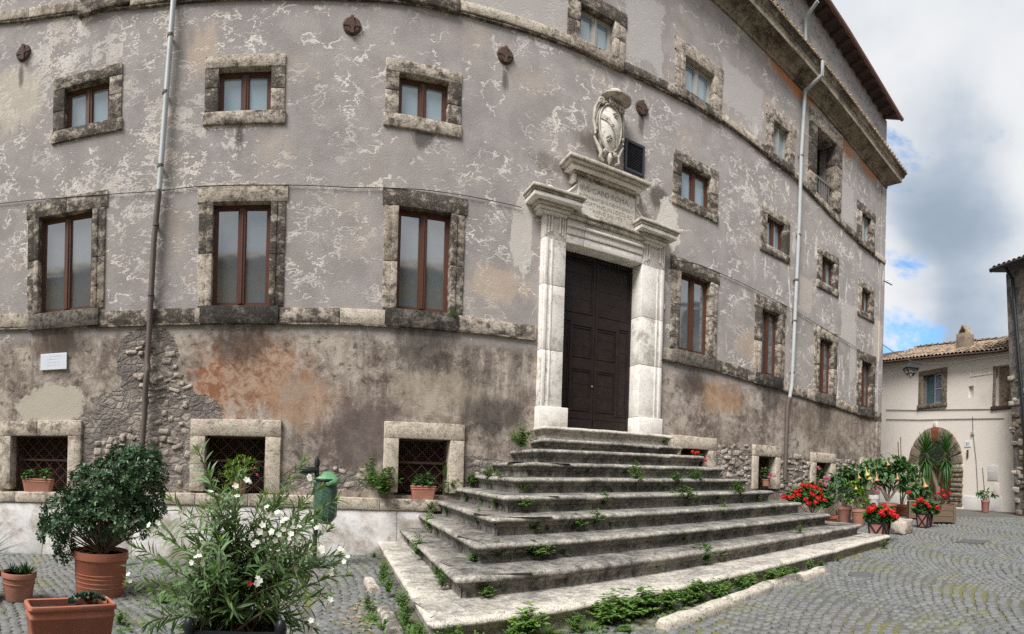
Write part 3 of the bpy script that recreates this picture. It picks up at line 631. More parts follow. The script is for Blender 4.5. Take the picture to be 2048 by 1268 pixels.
# ledge and whitewashed plinth to the left of the steps
ledge = [(-900,978),(0,983),(300,985),(560,989),(700,995),(870,1000)]
LEDGE = [W(px,py,0.12) for px,py in ledge]
def lez(x): return float(np.interp(x, [a for a,b in LEDGE], [b for a,b in LEDGE]))
r = random.Random(11); x = -7.5
while x < 2.45:
    xe = min(2.45, x+r.uniform(0.8,1.5)); zb = lez(x); sl = (lez(xe)-zb)/(xe-x)
    crate('ledge_stone', [(x+0.003, xe-0.003, 8.86, 9.15, zb-0.19, zb)], M['stone_pale'], palazzo, r.random()*50, fn=lambda p, xs=x, sl=sl: (p[0],p[1],p[2]+(p[0]-xs)*sl)); x = xe
x = -7.5
while x < 2.3:
    xe = min(2.3, x+r.uniform(1.3,2.0)); za, zb = lez(x)-0.193, lez(xe)-0.193; ga, gb = gz(x)-0.15, gz(xe)-0.15
    def fn(p, x=x, xe=xe, za=za, zb=zb, ga=ga, gb=gb):
        u = (p[0]-x)/(xe-x); v = p[2]; zt, zl = za+(zb-za)*u, ga+(gb-ga)*u
        return (p[0], p[1]-(1-v)*0.10 if p[1] < 9 else p[1], zl+(zt-zl)*v)
    mb = MB(); mb.rbox(x+0.002, xe-0.002, 8.885, 9.15, 0, 1, st=0.3, r=0.012, amp=0.0035, seed=r.random()*40, fn=fn); auto_smooth(mb.build('plinth_slab', M['white_plinth'], palazzo), 40); x = xe

# rubble stones showing where the render has fallen: laid in rough rows
var = []
for k in range(6):
    mb = MB(); mb.rbox(-0.5, 0.5, -0.5, 0.5, -0.5, 0.5, st=0.5, r=0.2, amp=0.11, seed=k*3.3+1); var.append(mb.mesh('stone', M['rubble'], smooth=True))
def in_patch(px, py, patches, soft=0.18):
    for (cx_, cy_, w, h) in patches:
        d = math.hypot((px-cx_)/w, (py-cy_)/h)+0.35*noise.noise(Vector((px*0.03,py*0.03,3)))
        if d < 1: return True
    return False
rr = random.Random(5); oo = origin_of(palazzo); ns = 0
def rubble(px0, px1, py0, py1, patches, size, keep):
    global ns
    x0, z0 = W((px0+px1)/2, py1); x0 = W(px0, (py0+py1)/2)[0]; x1 = W(px1, (py0+py1)/2)[0]; z1 = W((px0+px1)/2, py0)[1]
    z = z0
    while z < z1:
        h = size*rr.uniform(0.45,1.05); x = x0+rr.uniform(0,size)
        while x < x1:
            wd = size*rr.uniform(0.55,1.9)
            # back to the picture to test the patch
            d = Vector((x+wd/2, 9, z-EYE)); ang = math.atan2(d.x, d.y); px = 589+ang*FOC; py = HOR+ROLL*-1*(px-1024)*1.0-(d.z)/math.hypot(d.x,9)*FOC
            if in_patch(px, py, patches) and rr.random() < keep and not any(a-0.27 < x+wd/2 < b+0.27 and c-0.1 < z < e+0.3 for a,b,c,e,k in wins if k == 'cellar'):
                o = link('stone', rr.choice(var), palazzo, Vector((x+wd/2, 9.0+rr.uniform(0.015,0.05), z+h/2+rr.uniform(-0.04,0.04)))-oo)
                o.scale = (wd*rr.uniform(0.7,0.95), 0.075+0.05*rr.random(), h*rr.uniform(0.7,1.0)); o.rotation_euler = (rr.uniform(-0.1,0.1), rr.uniform(-0.35,0.35), rr.uniform(-0.15,0.15)); ns += 1
            x += wd
        z += h
rubble(180, 395, 690, 990, [(330,860,58,135),(225,900,60,75),(300,720,45,50)], 0.13, 0.52)
rubble(1425, 1505, 890, 985, [(1465,935,50,45)], 0.14, 0.8)
rubble(1555, 1725, 915, 1000, [(1592,955,42,38),(1694,948,44,36)], 0.14, 0.8)
rubble(590, 770, 900, 990, [(690,965,70,26)], 0.12, 0.22); rubble(930, 1030, 925, 985, [(965,955,50,26)], 0.12, 0.3)

# drainpipes, with their brackets
def pipe(pts, r, mat, label, brackets=()):
    mb = MB(); P = [(*(lambda q: (q[0], 9-o, q[1]))(W(px,py,o)),) for px,py,o in pts]
    mb.tube(P, r, 10); o = auto_smooth(mb.build('drainpipe', mat, palazzo), 60); o['label'] = label
    for px, py in brackets:
        x, z = W(px, py, 0.1); b = MB(); b.lathe([(r*1.02,-0.02),(r*1.22,-0.02),(r*1.22,0.02),(r*1.02,0.02)], (x, 8.9, z), 10); b.box(x-0.02, x+0.02, 8.9+r*1.2, 9.03, z-0.018, z+0.018); b.build('bracket', M['pipe_dark'], o)
pipe([(353,-90,0.1),(347,0,0.1),(334,170,0.1),(320,359,0.1),(318,383,0.1)], 0.047, M['pipe'], 'pale grey upper length of the left drainpipe', [(341,71),(331,185),(321,332)])
pipe([(318,380,0.1),(307.6,485,0.1),(297,690,0.1),(294,722,0.11),(296,738,0.15),(294,745,0.17),(291,775,0.13),(289,830,0.12),(283,905,0.14),(281,960,0.2)], 0.049, M['pipe_dark'], 'rusty brown lower length of the left drainpipe', [(312,450),(302,590),(293,760)])
pipe([(1610,182,0.1),(1602.6,307.6,0.1),(1599,434,0.1),(1584,769,0.1),(1579,797,0.1)], 0.05, M['pipe'], 'pale grey upper length of the right drainpipe', [(1603,312),(1598,470),(1593,560),(1590,642),(1586,745)])
pipe([(1579,795,0.1),(1575,812,0.1),(1570,960,0.12)], 0.052, M['pipe_dark'], 'dark lower length of the right drainpipe')
pipe([(1645,123,0.66),(1645,150,0.66),(1610,182,0.1)], 0.05, M['pipe'], 'bend of the right drainpipe under the cornice')
pipe([(1636,2,0.5),(1612,34,0.08),(1611,88,0.06)], 0.045, M['pipe'], 'short drainpipe on the attic wall')

# tie-rod plates
for px, py, r_ in ((48,107,0.145),(704,53,0.15),(1010,112,0.15),(1283,217,0.15)):
    x, z = W(px, py); mb = MB(); prof = [(0.0,-0.05),(r_*0.8,-0.045),(r_,-0.02),(r_,0.0)]
    vs = MB(); vs.lathe(prof, (0,0,0), 20); vs.v = [(x+a, 9+c_, z+b) for a,b,c_ in vs.v]
    vs.box(x-r_*0.95, x+r_*0.95, 8.945, 8.97, z-0.022, z+0.022); vs.box(x-0.026, x+0.026, 8.935, 8.965, z-r_*0.95, z+r_*0.9); vs.box(x-0.045, x+0.045, 8.938, 8.96, z-0.045, z+0.045)
    vs.build('tie_rod_plate', M['rust'], palazzo)

# ------------------------------------------------------------------ portal
E_ = EYE
por = crate('portal', [(4.17,4.77,8.83,9.4,2.235,2.635)], M['portal'], palazzo, 4, 0.3, 0.015, 0.004)
crate('plinth_block', [(6.36,6.97,8.83,9.4,2.235,2.605)], M['portal'], por, 8, 0.3, 0.015, 0.004)
por['label'] = 'pale travertine portal round the dark studded door'
def jamb(xa, xb, cuts, inner):
    for k in range(len(cuts)-1):
        za, zb = cuts[k]+0.0012, cuts[k+1]-0.0012; w = xb-xa
        o = crate('jamb', [(xa, xb, 8.88, 9.4, za, zb)], M['portal'], por, 9+k+xa, 0.3, 0.010, 0.003)
        s1 = (xa+0.035, xa+0.10) if inner > 0 else (xb-0.10, xb-0.035)
        crate('fillet', [(s1[0], s1[1], 8.862, 8.9, za+0.001, zb-0.001)], M['portal'], o, 2+k, 0.4, 0.006, 0.002)
        s2 = (xa+0.16, xa+0.20) if inner > 0 else (xb-0.20, xb-0.16)
        crate('fillet', [(s2[0], s2[1], 8.868, 8.9, za+0.001, zb-0.001)], M['portal'], o, 5+k, 0.4, 0.006, 0.002)
jamb(4.19, 4.655, [2.64,3.65,4.83,5.665], 1); jamb(6.37, 6.95, [2.61,3.66,4.62,5.665], -1)
# architrave of three fasciae and a moulding
for nm, zs_, out, mt in (('lintel',(5.665,5.82),0.125,'portal'),('fascia',(5.825,5.95),0.15,'portal'),('moulding',(5.952,6.00),0.19,'portal'),('moulding',(6.002,6.09),0.155,'portal'),('moulding',(6.092,6.16),0.22,'portal_grey'),('moulding',(6.162,6.205),0.255,'portal_grey')):
    e = out-0.12
    for xa, xb in ((4.66-e*0.2,5.02),(5.026,6.365)):
        crate(nm, [(xa, xb, 9-out, 9.4, zs_[0], zs_[1])], M[mt], por, xa+zs_[0], 0.3, 0.008, 0.003)
# ears with sunk frames, carrying the broken cornice
for xa, xb in ((4.19,4.657),(6.373,6.95)):
    crate('ear', [(xa, xb, 8.885, 9.2, 5.667, 6.20)], M['portal'], por, xa, 0.3, 0.01, 0.003)
    for k, (d, o) in enumerate(((0.03,0.135),(0.085,0.148),(0.14,0.16))):
        mb = MB(); a, b, c, e = xa+d, xb-d, 5.70+d*0.6, 6.17-d*0.5
        if b-a > 0.12:
            t_ = 0.018
            mb.box(a, a+t_, 9-o, 8.9, c, e); mb.box(b-t_, b, 9-o, 8.9, c, e); mb.box(a+t_, b-t_, 9-o, 8.9, e-t_, e); mb.build('ear_frame', M['portal'], por)
def broken(xa, xb, z):
    c = crate('cornice', [(xa+0.0, xb, 8.555, 9.05, z-0.055, z)], M['portal_grey'], por, xa+1, 0.25, 0.01, 0.005)
    for k, (i, y, z0_, z1_, mt) in enumerate(((0.03,8.585,z-0.10,z-0.058,'portal_grey'),(0.05,8.605,z-0.185,z-0.103,'portal'),(0.17,8.71,z-0.235,z-0.188,'portal_grey'),(0.215,8.765,z-0.285,z-0.238,'portal'),(0.25,8.81,z-0.345,z-0.288,'portal'))):
        crate('moulding', [(xa+i, xb-i, y, 9.05, z0_, z1_)], M[mt], c, xa+k*2.1, 0.25, 0.008, 0.004)
broken(3.82, 4.88, E_+4.97); broken(6.09, 7.08, E_+4.97)
tab = crate('inscription_tablet', [(4.86, 6.15, 8.865, 9.05, 6.215, E_+5.44)], M['tablet'], por, 2, 0.4, 0.008, 0.001)
lines = [('IIVL·CARD·ROMA', 0.135, 5.25, 5.44), ('FESTINANTIBVS TEMPL EREXIT', 0.088, 5.115, 5.5), ('OPORTVNO IN LOCO AD', 0.098, 5.00, 5.5), ('ANNO SALVTIS', 0.095, 4.895, 5.52), ('M·D·C·XLVII', 0.105, 4.785, 5.52)]
for s_, sz, z, x in lines: 
    o = stuff(link('lettering', text_mesh(s_, sz, M['carved'], 0.0012, spacing=1.05), tab, Vector((x, 8.8625, E_+z))-origin_of(tab))); o.rotation_euler = FACE
crate('frieze', [(4.80,6.20,8.885,9.05,E_+5.445,E_+5.51)], M['portal_grey'], por, 7, 0.3, 0.008, 0.003)
for k, (i, y, a, b, mt) in enumerate(((0.20,8.80,5.512,5.545,'portal_grey'),(0.10,8.70,5.548,5.60,'portal'),(0.03,8.62,5.603,5.635,'portal_grey'),(0.0,8.585,5.638,5.70,'portal_grey'))):
    for xa, xb in ((4.53+i,5.32),(5.325,6.32-i)): crate('crown_moulding', [(xa, xb, y, 9.05, E_+a, E_+b)], M[mt], por, k+xa, 0.25, 0.008, 0.004)
for xb in (4.78, 6.20): crate('side_console', [(xb-0.035, xb+0.035, 8.84, 9.05, E_+5.36, E_+5.508)], M['portal'], por, xb, 0.2, 0.02, 0.008)
def spiral(cx_, cz, r0, turns, y, w, start, sgn, n=30):
    return [(cx_+sgn*(r0*(1-0.88*k/n))*math.cos(start+turns*2*math.pi*k/n), y-0.02*k/n, cz+(r0*(1-0.88*k/n))*math.sin(start+turns*2*math.pi*k/n)) for k in range(n+1)]
for sgn, xi in ((-1, 4.858), (1, 6.152)):       # scrolls flanking the tablet
    poly = []
    for k in range(13):
        u = k/12; poly.append((xi+sgn*0.66*u, E_+4.98+0.36*(1-u)**2.2+0.07*math.exp(-((u-0.84)/0.13)**2)*2.0))
    poly += [(xi+sgn*0.66, E_+4.975), (xi, E_+4.975)]
    mb = MB(); mb.prism(poly if sgn > 0 else poly, 8.90, 9.05); o = mb.build('scroll', M['portal'], por)
    mb = MB(); mb.tube([(x_, 8.895, z_) for x_, z_ in poly[:13]], 0.022, 6); mb.tube(spiral(xi+sgn*0.55, E_+5.075, 0.085, 1.6, 8.885, 0.03, 0.3, sgn), 0.018, 6); auto_smooth(mb.build('volute', M['portal'], o), 60)

# door
door = MB(); xc = (DX0+DX1)/2; H0, H1 = DZ0+0.0, DZ1+0.02; Hh = H1-H0
door.box(DX0, DX1, 9.235, 9.30, H0, H1); dob = door.build('door', M['door'], palazzo); dob['label'] = 'tall dark studded double door with a wicket'
hz = lambda f: H0+Hh*f
yb, yf = 9.205, 9.237
rails = [(DX0,DX0+0.06,0,1),(DX1-0.06,DX1,0,1),(xc-0.055,xc-0.006,0,1),(xc+0.006,xc+0.055,0,1)]
mb = MB()
for a,b,c,e in rails: mb.box(a,b,yb,yf,hz(c),hz(e))
for c,e in ((0.965,1.0),(0.615,0.66),(0.075,0.10)):
    mb.box(DX0+0.06,xc-0.055,yb+0.003,yf,hz(c),hz(e)); mb.box(xc+0.055,DX1-0.06,yb+0.003,yf,hz(c),hz(e))
for sg in (-1,1):
    xa = xc+sg*0.50; mb.box(min(xa,xa+sg*0.05),max(xa,xa+sg*0.05),yb-0.004,yf,hz(0.10),hz(0.615))
    a, b = sorted((xc+sg*0.055, xc+sg*0.50)); mb.box(a,b,yb+0.002,yf,hz(0.352),hz(0.415)); mb.box(a,b,yb+0.002,yf,hz(0.595),hz(0.615)); mb.box(a,b,yb+0.002,yf,hz(0.10),hz(0.115))
mb.build('door_frame', M['door'], dob)
pan = []
for sg in (-1,1):
    for a_, b_, c, e in ((0.055,0.79,0.665,0.96),(0.06,0.495,0.42,0.59),(0.06,0.495,0.12,0.35),(0.555,0.79,0.105,0.61)):
        a, b = sorted((xc+sg*a_, xc+sg*b_)); za, zb = hz(c), hz(e); t_ = 0.028
        mb = MB(); mb.box(a,a+t_,9.215,9.237,za,zb); mb.box(b-t_,b,9.215,9.237,za,zb); mb.box(a+t_,b-t_,9.215,9.237,za,za+t_); mb.box(a+t_,b-t_,9.215,9.237,zb-t_,zb)
        n = 4 if zb-za > 0.8 else 3
        for k in range(n): mb.box(a+t_,b-t_,9.228,9.237,za+t_+(zb-za-2*t_)*k/n+0.003,za+t_+(zb-za-2*t_)*(k+1)/n-0.003)
        mb.build('door_panel', M['door'], dob); pan.append((a+t_,b-t_,za+t_,zb-t_))
mb = MB(); rr = random.Random(9)
for a,b,za,zb in pan:
    nx, nz_ = max(2,int((b-a)/0.085)), max(3,int((zb-za)/0.085))
    for i in range(nx):
        for j in range(nz_):
            x = a+(b-a)*(i+0.5+(0.25 if j%2 else -0.25))/nx; z = za+(zb-za)*(j+0.5)/nz_
            mb.lathe([(0.011,0),(0.008,0.006),(0.0,0.010)], (0,0,0), 6); mb.v[-18:] = [(x+p[0], 9.2285-p[2], z+p[1]) for p in mb.v[-18:]]
stuff(mb.build('studs', M['black'], dob))
for sg in (-1,1):
    mb = MB(); a, b = sorted((xc+sg*0.02, xc+sg*0.78)); mb.box(a,b,9.19,9.236,hz(0.0),hz(0.072)); mb.build('kick_board', M['door'], dob)
mb = MB(); mb.lathe([(0.0,0),(0.022,0.0),(0.02,0.012),(0.0,0.016)], (0,0,0), 12); mb.v = [(xc-0.035+p[0], 9.203-p[2], hz(0.262)+p[1]) for p in mb.v]; mb.build('lock', mat_simple('brass_lock', (0.5,0.42,0.25), 0.35, 0.1, 9, 0, 0.8), dob)

# louvered vent
mb = MB(); xa, xb, za, zb = 5.94, 6.41, E_+6.0, E_+6.61
for b_ in ((xa,xa+0.045,8.95,9.02,za,zb),(xb-0.045,xb,8.95,9.02,za,zb),(xa+0.045,xb-0.045,8.95,9.02,za,za+0.05),(xa+0.045,xb-0.045,8.95,9.02,zb-0.05,zb)): mb.box(*b_)
ven = mb.build('louver_vent', M['shutter'], palazzo)
sl = MB(); sl.hexa([(xa+0.045,8.965,0),(xb-0.045,8.965,0),(xb-0.045,9.005,0.028),(xa+0.045,9.005,0.028),(xa+0.045,8.965,0.006),(xb-0.045,8.965,0.006),(xb-0.045,9.005,0.034),(xa+0.045,9.005,0.034)])
sme = sl.mesh('slat', M['shutter'], origin_of(palazzo))
for k in range(17): link('slat', sme, ven, (0,0,za+0.055+k*(zb-za-0.10)/17))

# carved coat of arms
CX, CZ = 5.45, E_+6.46
arms = MB(); n, m = 28, 7; vs = []; fs = []
for i in range(m+1):
    for k in range(n):
        q = 2*math.pi*k/n; rad = i/m; wx = 0.32*(1+0.12*math.sin(q)); vs.append((CX+rad*wx*math.cos(q), 8.76-0.10*(1-rad*rad), CZ+rad*0.53*math.sin(q)))
fs = [(i*n+k, (i+1)*n+k, (i+1)*n+(k+1)%n, i*n+(k+1)%n) for i in range(m) for k in range(n)]
arms.add(vs, fs); arm = arms.build('coat_of_arms', M['tablet'], palazzo, True); arm['label'] = 'carved oval stone shield in a scrolled cartouche above the portal'
mb = MB(); vs = []; prof = [(1.10,0.0),(1.20,-0.02),(1.24,0.04),(1.12,0.16),(0.9,0.24)]
for rr_, y_ in prof:
    for k in range(36):
        q = 2*math.pi*k/36; wob = 1+0.035*math.cos(6*q); vs.append((CX+0.32*rr_*wob*(1+0.12*math.sin(q))*math.cos(q), 8.77+y_, CZ+0.53*rr_*wob*math.sin(q)))
mb.add(vs, [(i*36+k,(i+1)*36+k,(i+1)*36+(k+1)%36,i*36+(k+1)%36) for i in range(4) for k in range(36)]); mb.build('cartouche', M['arms'], arm, True)
mb = MB(); mb.tube([(CX+0.335*(1+0.12*math.sin(q))*math.cos(q), 8.75, CZ+0.555*math.sin(q)) for q in [2*math.pi*k/36 for k in range(37)]], 0.024, 8, False)
for sgn in (-1,1):
    mb.tube(spiral(CX+sgn*0.30, CZ+0.52, 0.085, 1.7, 8.73, 0.05, -0.6, sgn), [0.032-0.0007*k for k in range(31)], 8)
    mb.tube([(CX+sgn*0.33,8.77,CZ+0.58),(CX+sgn*0.43,8.80,CZ+0.38),(CX+sgn*0.45,8.82,CZ+0.1),(CX+sgn*0.40,8.80,CZ-0.12),(CX+sgn*0.43,8.77,CZ-0.24)], [0.03,0.04,0.035,0.03,0.025], 8)
    mb.tube(spiral(CX+sgn*0.41, CZ-0.14, 0.04, 1.3, 8.76, 0.03, 1.0, sgn), 0.016, 6)
    mb.tube([(CX+sgn*0.45,8.80,CZ-0.28),(CX+sgn*0.34,8.78,CZ-0.46),(CX+sgn*0.25,8.76,CZ-0.62),(CX+sgn*0.29,8.75,CZ-0.74),(CX+sgn*0.17,8.75,CZ-0.80)], [0.022,0.04,0.045,0.04,0.022], 8)
    mb.tube(spiral(CX+sgn*0.16, CZ-0.58, 0.055, 1.4, 8.73, 0.04, 2.2, sgn), 0.022, 7)
mb.lathe([(0.0,-0.84),(0.06,-0.74),(0.07,-0.66),(0.03,-0.58),(0.0,-0.56)], (CX,8.75,CZ), 10)
auto_smooth(mb.build('scrollwork', M['arms'], arm), 60)
mb = MB()                                        # bend across the shield and its roses
pa = [(CX-0.30,8.735,CZ+0.20),(CX-0.14,8.675,CZ+0.12),(CX+0.02,8.65,CZ-0.03),(CX+0.13,8.665,CZ-0.20),(CX+0.19,8.71,CZ-0.38)]
for a_, b_ in zip(pa, pa[1:]):
    mb.hexa([(a_[0],a_[1]-0.015,a_[2]-0.065),(b_[0],b_[1]-0.015,b_[2]-0.065),(b_[0],b_[1]+0.05,b_[2]-0.065),(a_[0],a_[1]+0.05,a_[2]-0.065),(a_[0],a_[1]-0.015,a_[2]+0.055),(b_[0],b_[1]-0.015,b_[2]+0.055),(b_[0],b_[1]+0.05,b_[2]+0.055),(a_[0],a_[1]+0.05,a_[2]+0.055)])
mb.build('bend', M['arms'], arm)
for dx, dz, sc_ in ((0.09,0.30,1.0),(-0.07,-0.28,1.0),(-0.17,0.13,0.55),(-0.02,0.01,0.55),(0.12,-0.17,0.55)):
    mb = MB(); y_ = 8.66+abs(dx)*0.18+abs(dz)*0.08-(0.02 if sc_ < 0.8 else 0)
    for k in range(5):
        q = 2*math.pi*k/5+0.3; mb.lathe([(0.0,-0.036*sc_),(0.034*sc_,-0.014*sc_),(0.034*sc_,0.014*sc_),(0.0,0.034*sc_)], (CX+dx+0.052*sc_*math.cos(q), y_, CZ+dz+0.052*sc_*math.sin(q)), 7)
    mb.lathe([(0.0,-0.03*sc_),(0.028*sc_,0),(0.0,0.03*sc_)], (CX+dx,y_-0.02,CZ+dz), 7); mb.build('rose', M['arms'], arm, True)
mb = MB(); HX, HZ = CX+0.17, E_+7.19
mb.lathe([(0.0,-0.03),(0.12,-0.035),(0.28,-0.02),(0.35,0.0),(0.355,0.03),(0.32,0.05),(0.20,0.08),(0.19,0.15),(0.15,0.20),(0.0,0.22)], (HX,8.78,HZ), 26, 1.2, 0.75, 0.02)
auto_smooth(mb.build('carved_hat', M['portal_grey'], arm), 50)
mb = MB(); mb.tube(spiral(HX-0.20, HZ-0.13, 0.08, 1.3, 8.72, 0.05, -1.2, 1), 0.026, 7)
for k in range(4): mb.lathe([(0.0,-0.04),(0.036,-0.025),(0.04,0.015),(0.0,0.04)], (HX-0.09+0.06*k, 8.72, HZ-0.14-0.012*k), 8)
mb.lathe([(0.12,-0.22),(0.16,-0.10),(0.13,0.0)], (HX-0.08,8.88,HZ-0.05), 12, 1, 0.7); mb.build('carved_tassels', M['arms'], arm, True)
for o_ in [arm]+list(arm.children):               # the crest is slimmer than first cut
    for v in o_.data.vertices:
        wx, wz = v.co.x+5.5-CX, v.co.z-CZ; v.co.x = CX+wx*0.73-5.5; v.co.z = CZ+0.22+(wz-0.22)*0.81

# signs and wires on the facade
def cable(name, pts, r, label, out=0.03):
    P = [(lambda q: (q[0], 9-out, q[1]))(W(px,py,out)) for px,py in pts]; mb = MB(); mb.tube(P, r, 5); return tag(mb.build(name, M['cable']), label, 'cable')
cable('wall_cable', [(-300,430),(0,407),(120,396),(226,388),(311,383),(393,373),(540,370),(700,375),(843,379),(930,391),(1028,411),(1043,415)], 0.008, 'thin dark cable strung along the plaster above the tall windows left of the portal')
cable('wall_cable', [(1352,520),(1395,528),(1428,541),(1475,562),(1519,584),(1578,615),(1640,652),(1720,700)], 0.008, 'thin dark cable sagging across the plaster right of the portal')
x0, z0 = W(81,741,0.03); x1, z1 = W(134,705,0.03)
mb = MB(); mb.rbox(x0, x1, 8.962, 8.99, z0, z1, st=0.5, r=0.006, amp=0.0)
pl = tag(mb.build('wall_plaque', M['plaque']), 'small white marble plaque with faded lettering on the wall at far left', 'plaque'); pl.location = (0,0,0)
mb = MB(); r = random.Random(2)
for k, (a, b) in enumerate(((0.36,0.8),(0.24,0.66),(0.28,0.7),(0.26,0.72))):    # weathered, illegible lines
    xx = x0+(x1-x0)*a; zz = z1-(z1-z0)*(0.2+0.18*k)
    while xx < x0+(x1-x0)*b: mb.box(xx, xx+r.uniform(0.008,0.02), 8.9605, 8.963, zz, zz+r.uniform(0.005,0.012)); xx += r.uniform(0.02,0.035)
stuff(mb.build('faded_lettering', mat_simple('faded_ink', (0.50,0.54,0.62), 0.7, 0.1), pl))
x, z = W(1324,612,0.03); mb = MB(); mb.rbox(x-0.10, x+0.085, 8.965, 8.99, z-0.062, z+0.062, st=0.5, r=0.008, amp=0)
npl = tag(mb.build('house_number', M['enamel']), 'white enamel plate numbered 21 beside the right jamb of the portal', 'number plate')
o = link('number', text_mesh('21', 0.085, M['ink'], 0.001), npl, (x-0.005, 8.9635, z-0.03)); o.rotation_euler = FACE
mb = MB()
for a,b,c,e in ((x-0.092,x+0.077,z-0.054,z-0.049),(x-0.092,x+0.077,z+0.049,z+0.054),(x-0.092,x-0.087,z-0.049,z+0.049),(x+0.072,x+0.077,z-0.049,z+0.049)): mb.box(a,b,8.9635,8.966,c,e)
mb.build('border', M['ink'], npl)
# iron bracket with insulators at the right corner
zb = W(1772,566)[1]; mb = MB(); mb.tube([(XC-0.05,8.97,zb),(XC+0.42,8.9,zb)], 0.018, 6); br = tag(mb.build('insulator_bracket', M['black']), 'iron arm with two insulators at the right corner of the palazzo', 'bracket')
for dx in (0.12,0.36):
    mb = MB(); mb.lathe([(0.0,0.0),(0.03,0.01),(0.018,0.04),(0.035,0.06),(0.02,0.1),(0.0,0.12)], (XC+dx,8.92,zb), 10); mb.build('insulator', M['enamel'], br)

# ================================================================== staircase
TILT = 0.012
LW = [1.40,1.75,2.07,2.39,2.73,3.05,3.37,3.72,4.10,4.16]
LF = [(1.08,4.16),(1.47,4.78),(1.83,5.28),(2.2,5.8),(2.55,6.3),(2.9,6.82),(3.25,7.32),(3.62,7.8),(4.02,8.25),(4.12,8.50)]
RF = [(10.1,5.27),(9.75,5.75),(9.08,6.1),(8.75,6.56),(8.38,7.0),(8.05,7.38),(7.72,7.72),(7.42,8.0),(7.1,8.3),(7.02,8.50)]
SZ = [-1.205+0.2205*k+EYE for k in range(9)]+[0.79+EYE]
def sz(k, x): return SZ[k]+TILT*(x-1.2)*(1.0 if k < 8 else 0.4)
stairs = thing('staircase', 'broad flight of ten worn travertine steps rising to the portal', 'staircase', (5.4, 6.5, gz(5.4)))
PROF = [(-0.80,0.0),(-0.30,0.001),(-0.10,0.0),(-0.035,-0.004),(-0.010,-0.018),(0.0,-0.038),(-0.004,-0.058),(-0.022,-0.072),(-0.048,-0.078),(-0.05,-0.094),(-0.062,-0.10),(-0.068,-0.122),(-0.085,-0.128),(-0.087,-0.30)]
NR = 13                                           # profile points
def step_stone(mb, pth, k, seed):
    # pth: list of ((x,y), outward normal (mitre scaled)) along the nosing
    n = len(PROF); off = Vector((seed*2.1, seed*1.3, seed)); vs = []
    for (x, y), (nx, ny) in pth:
        for j, (o, dz) in enumerate(PROF):
            p = Vector((x+nx*o, y+ny*o, sz(k, x)+dz))
            a = 0.007 if 2 <= j <= 9 else 0.004
            w_ = noise.noise_vector(p*4.2+off)*a+noise.noise_vector(p*17+off)*a*0.6
            if j >= 3 and j <= 6: w_.z -= max(0, noise.noise(p*2.3+off)-0.25)*0.03
            vs.append(p+w_)
    m = len(pth)
    fs = [(i*n+j, (i+1)*n+j, (i+1)*n+j+1, i*n+j+1) for i in range(m-1) for j in range(n-1)]
    fs += [tuple(range(n)), tuple((m-1)*n+j for j in range(n-1,-1,-1))]
    mb.add(vs, fs); mb.w = [WEAR[j] for i in range(m) for j in range(n)]
WEAR = [0.10,0.18,0.40,0.75,1.0,0.95,0.70,0.38,0.28,0.52,0.42,0.48,0.30,0.28]
rs = random.Random(21)
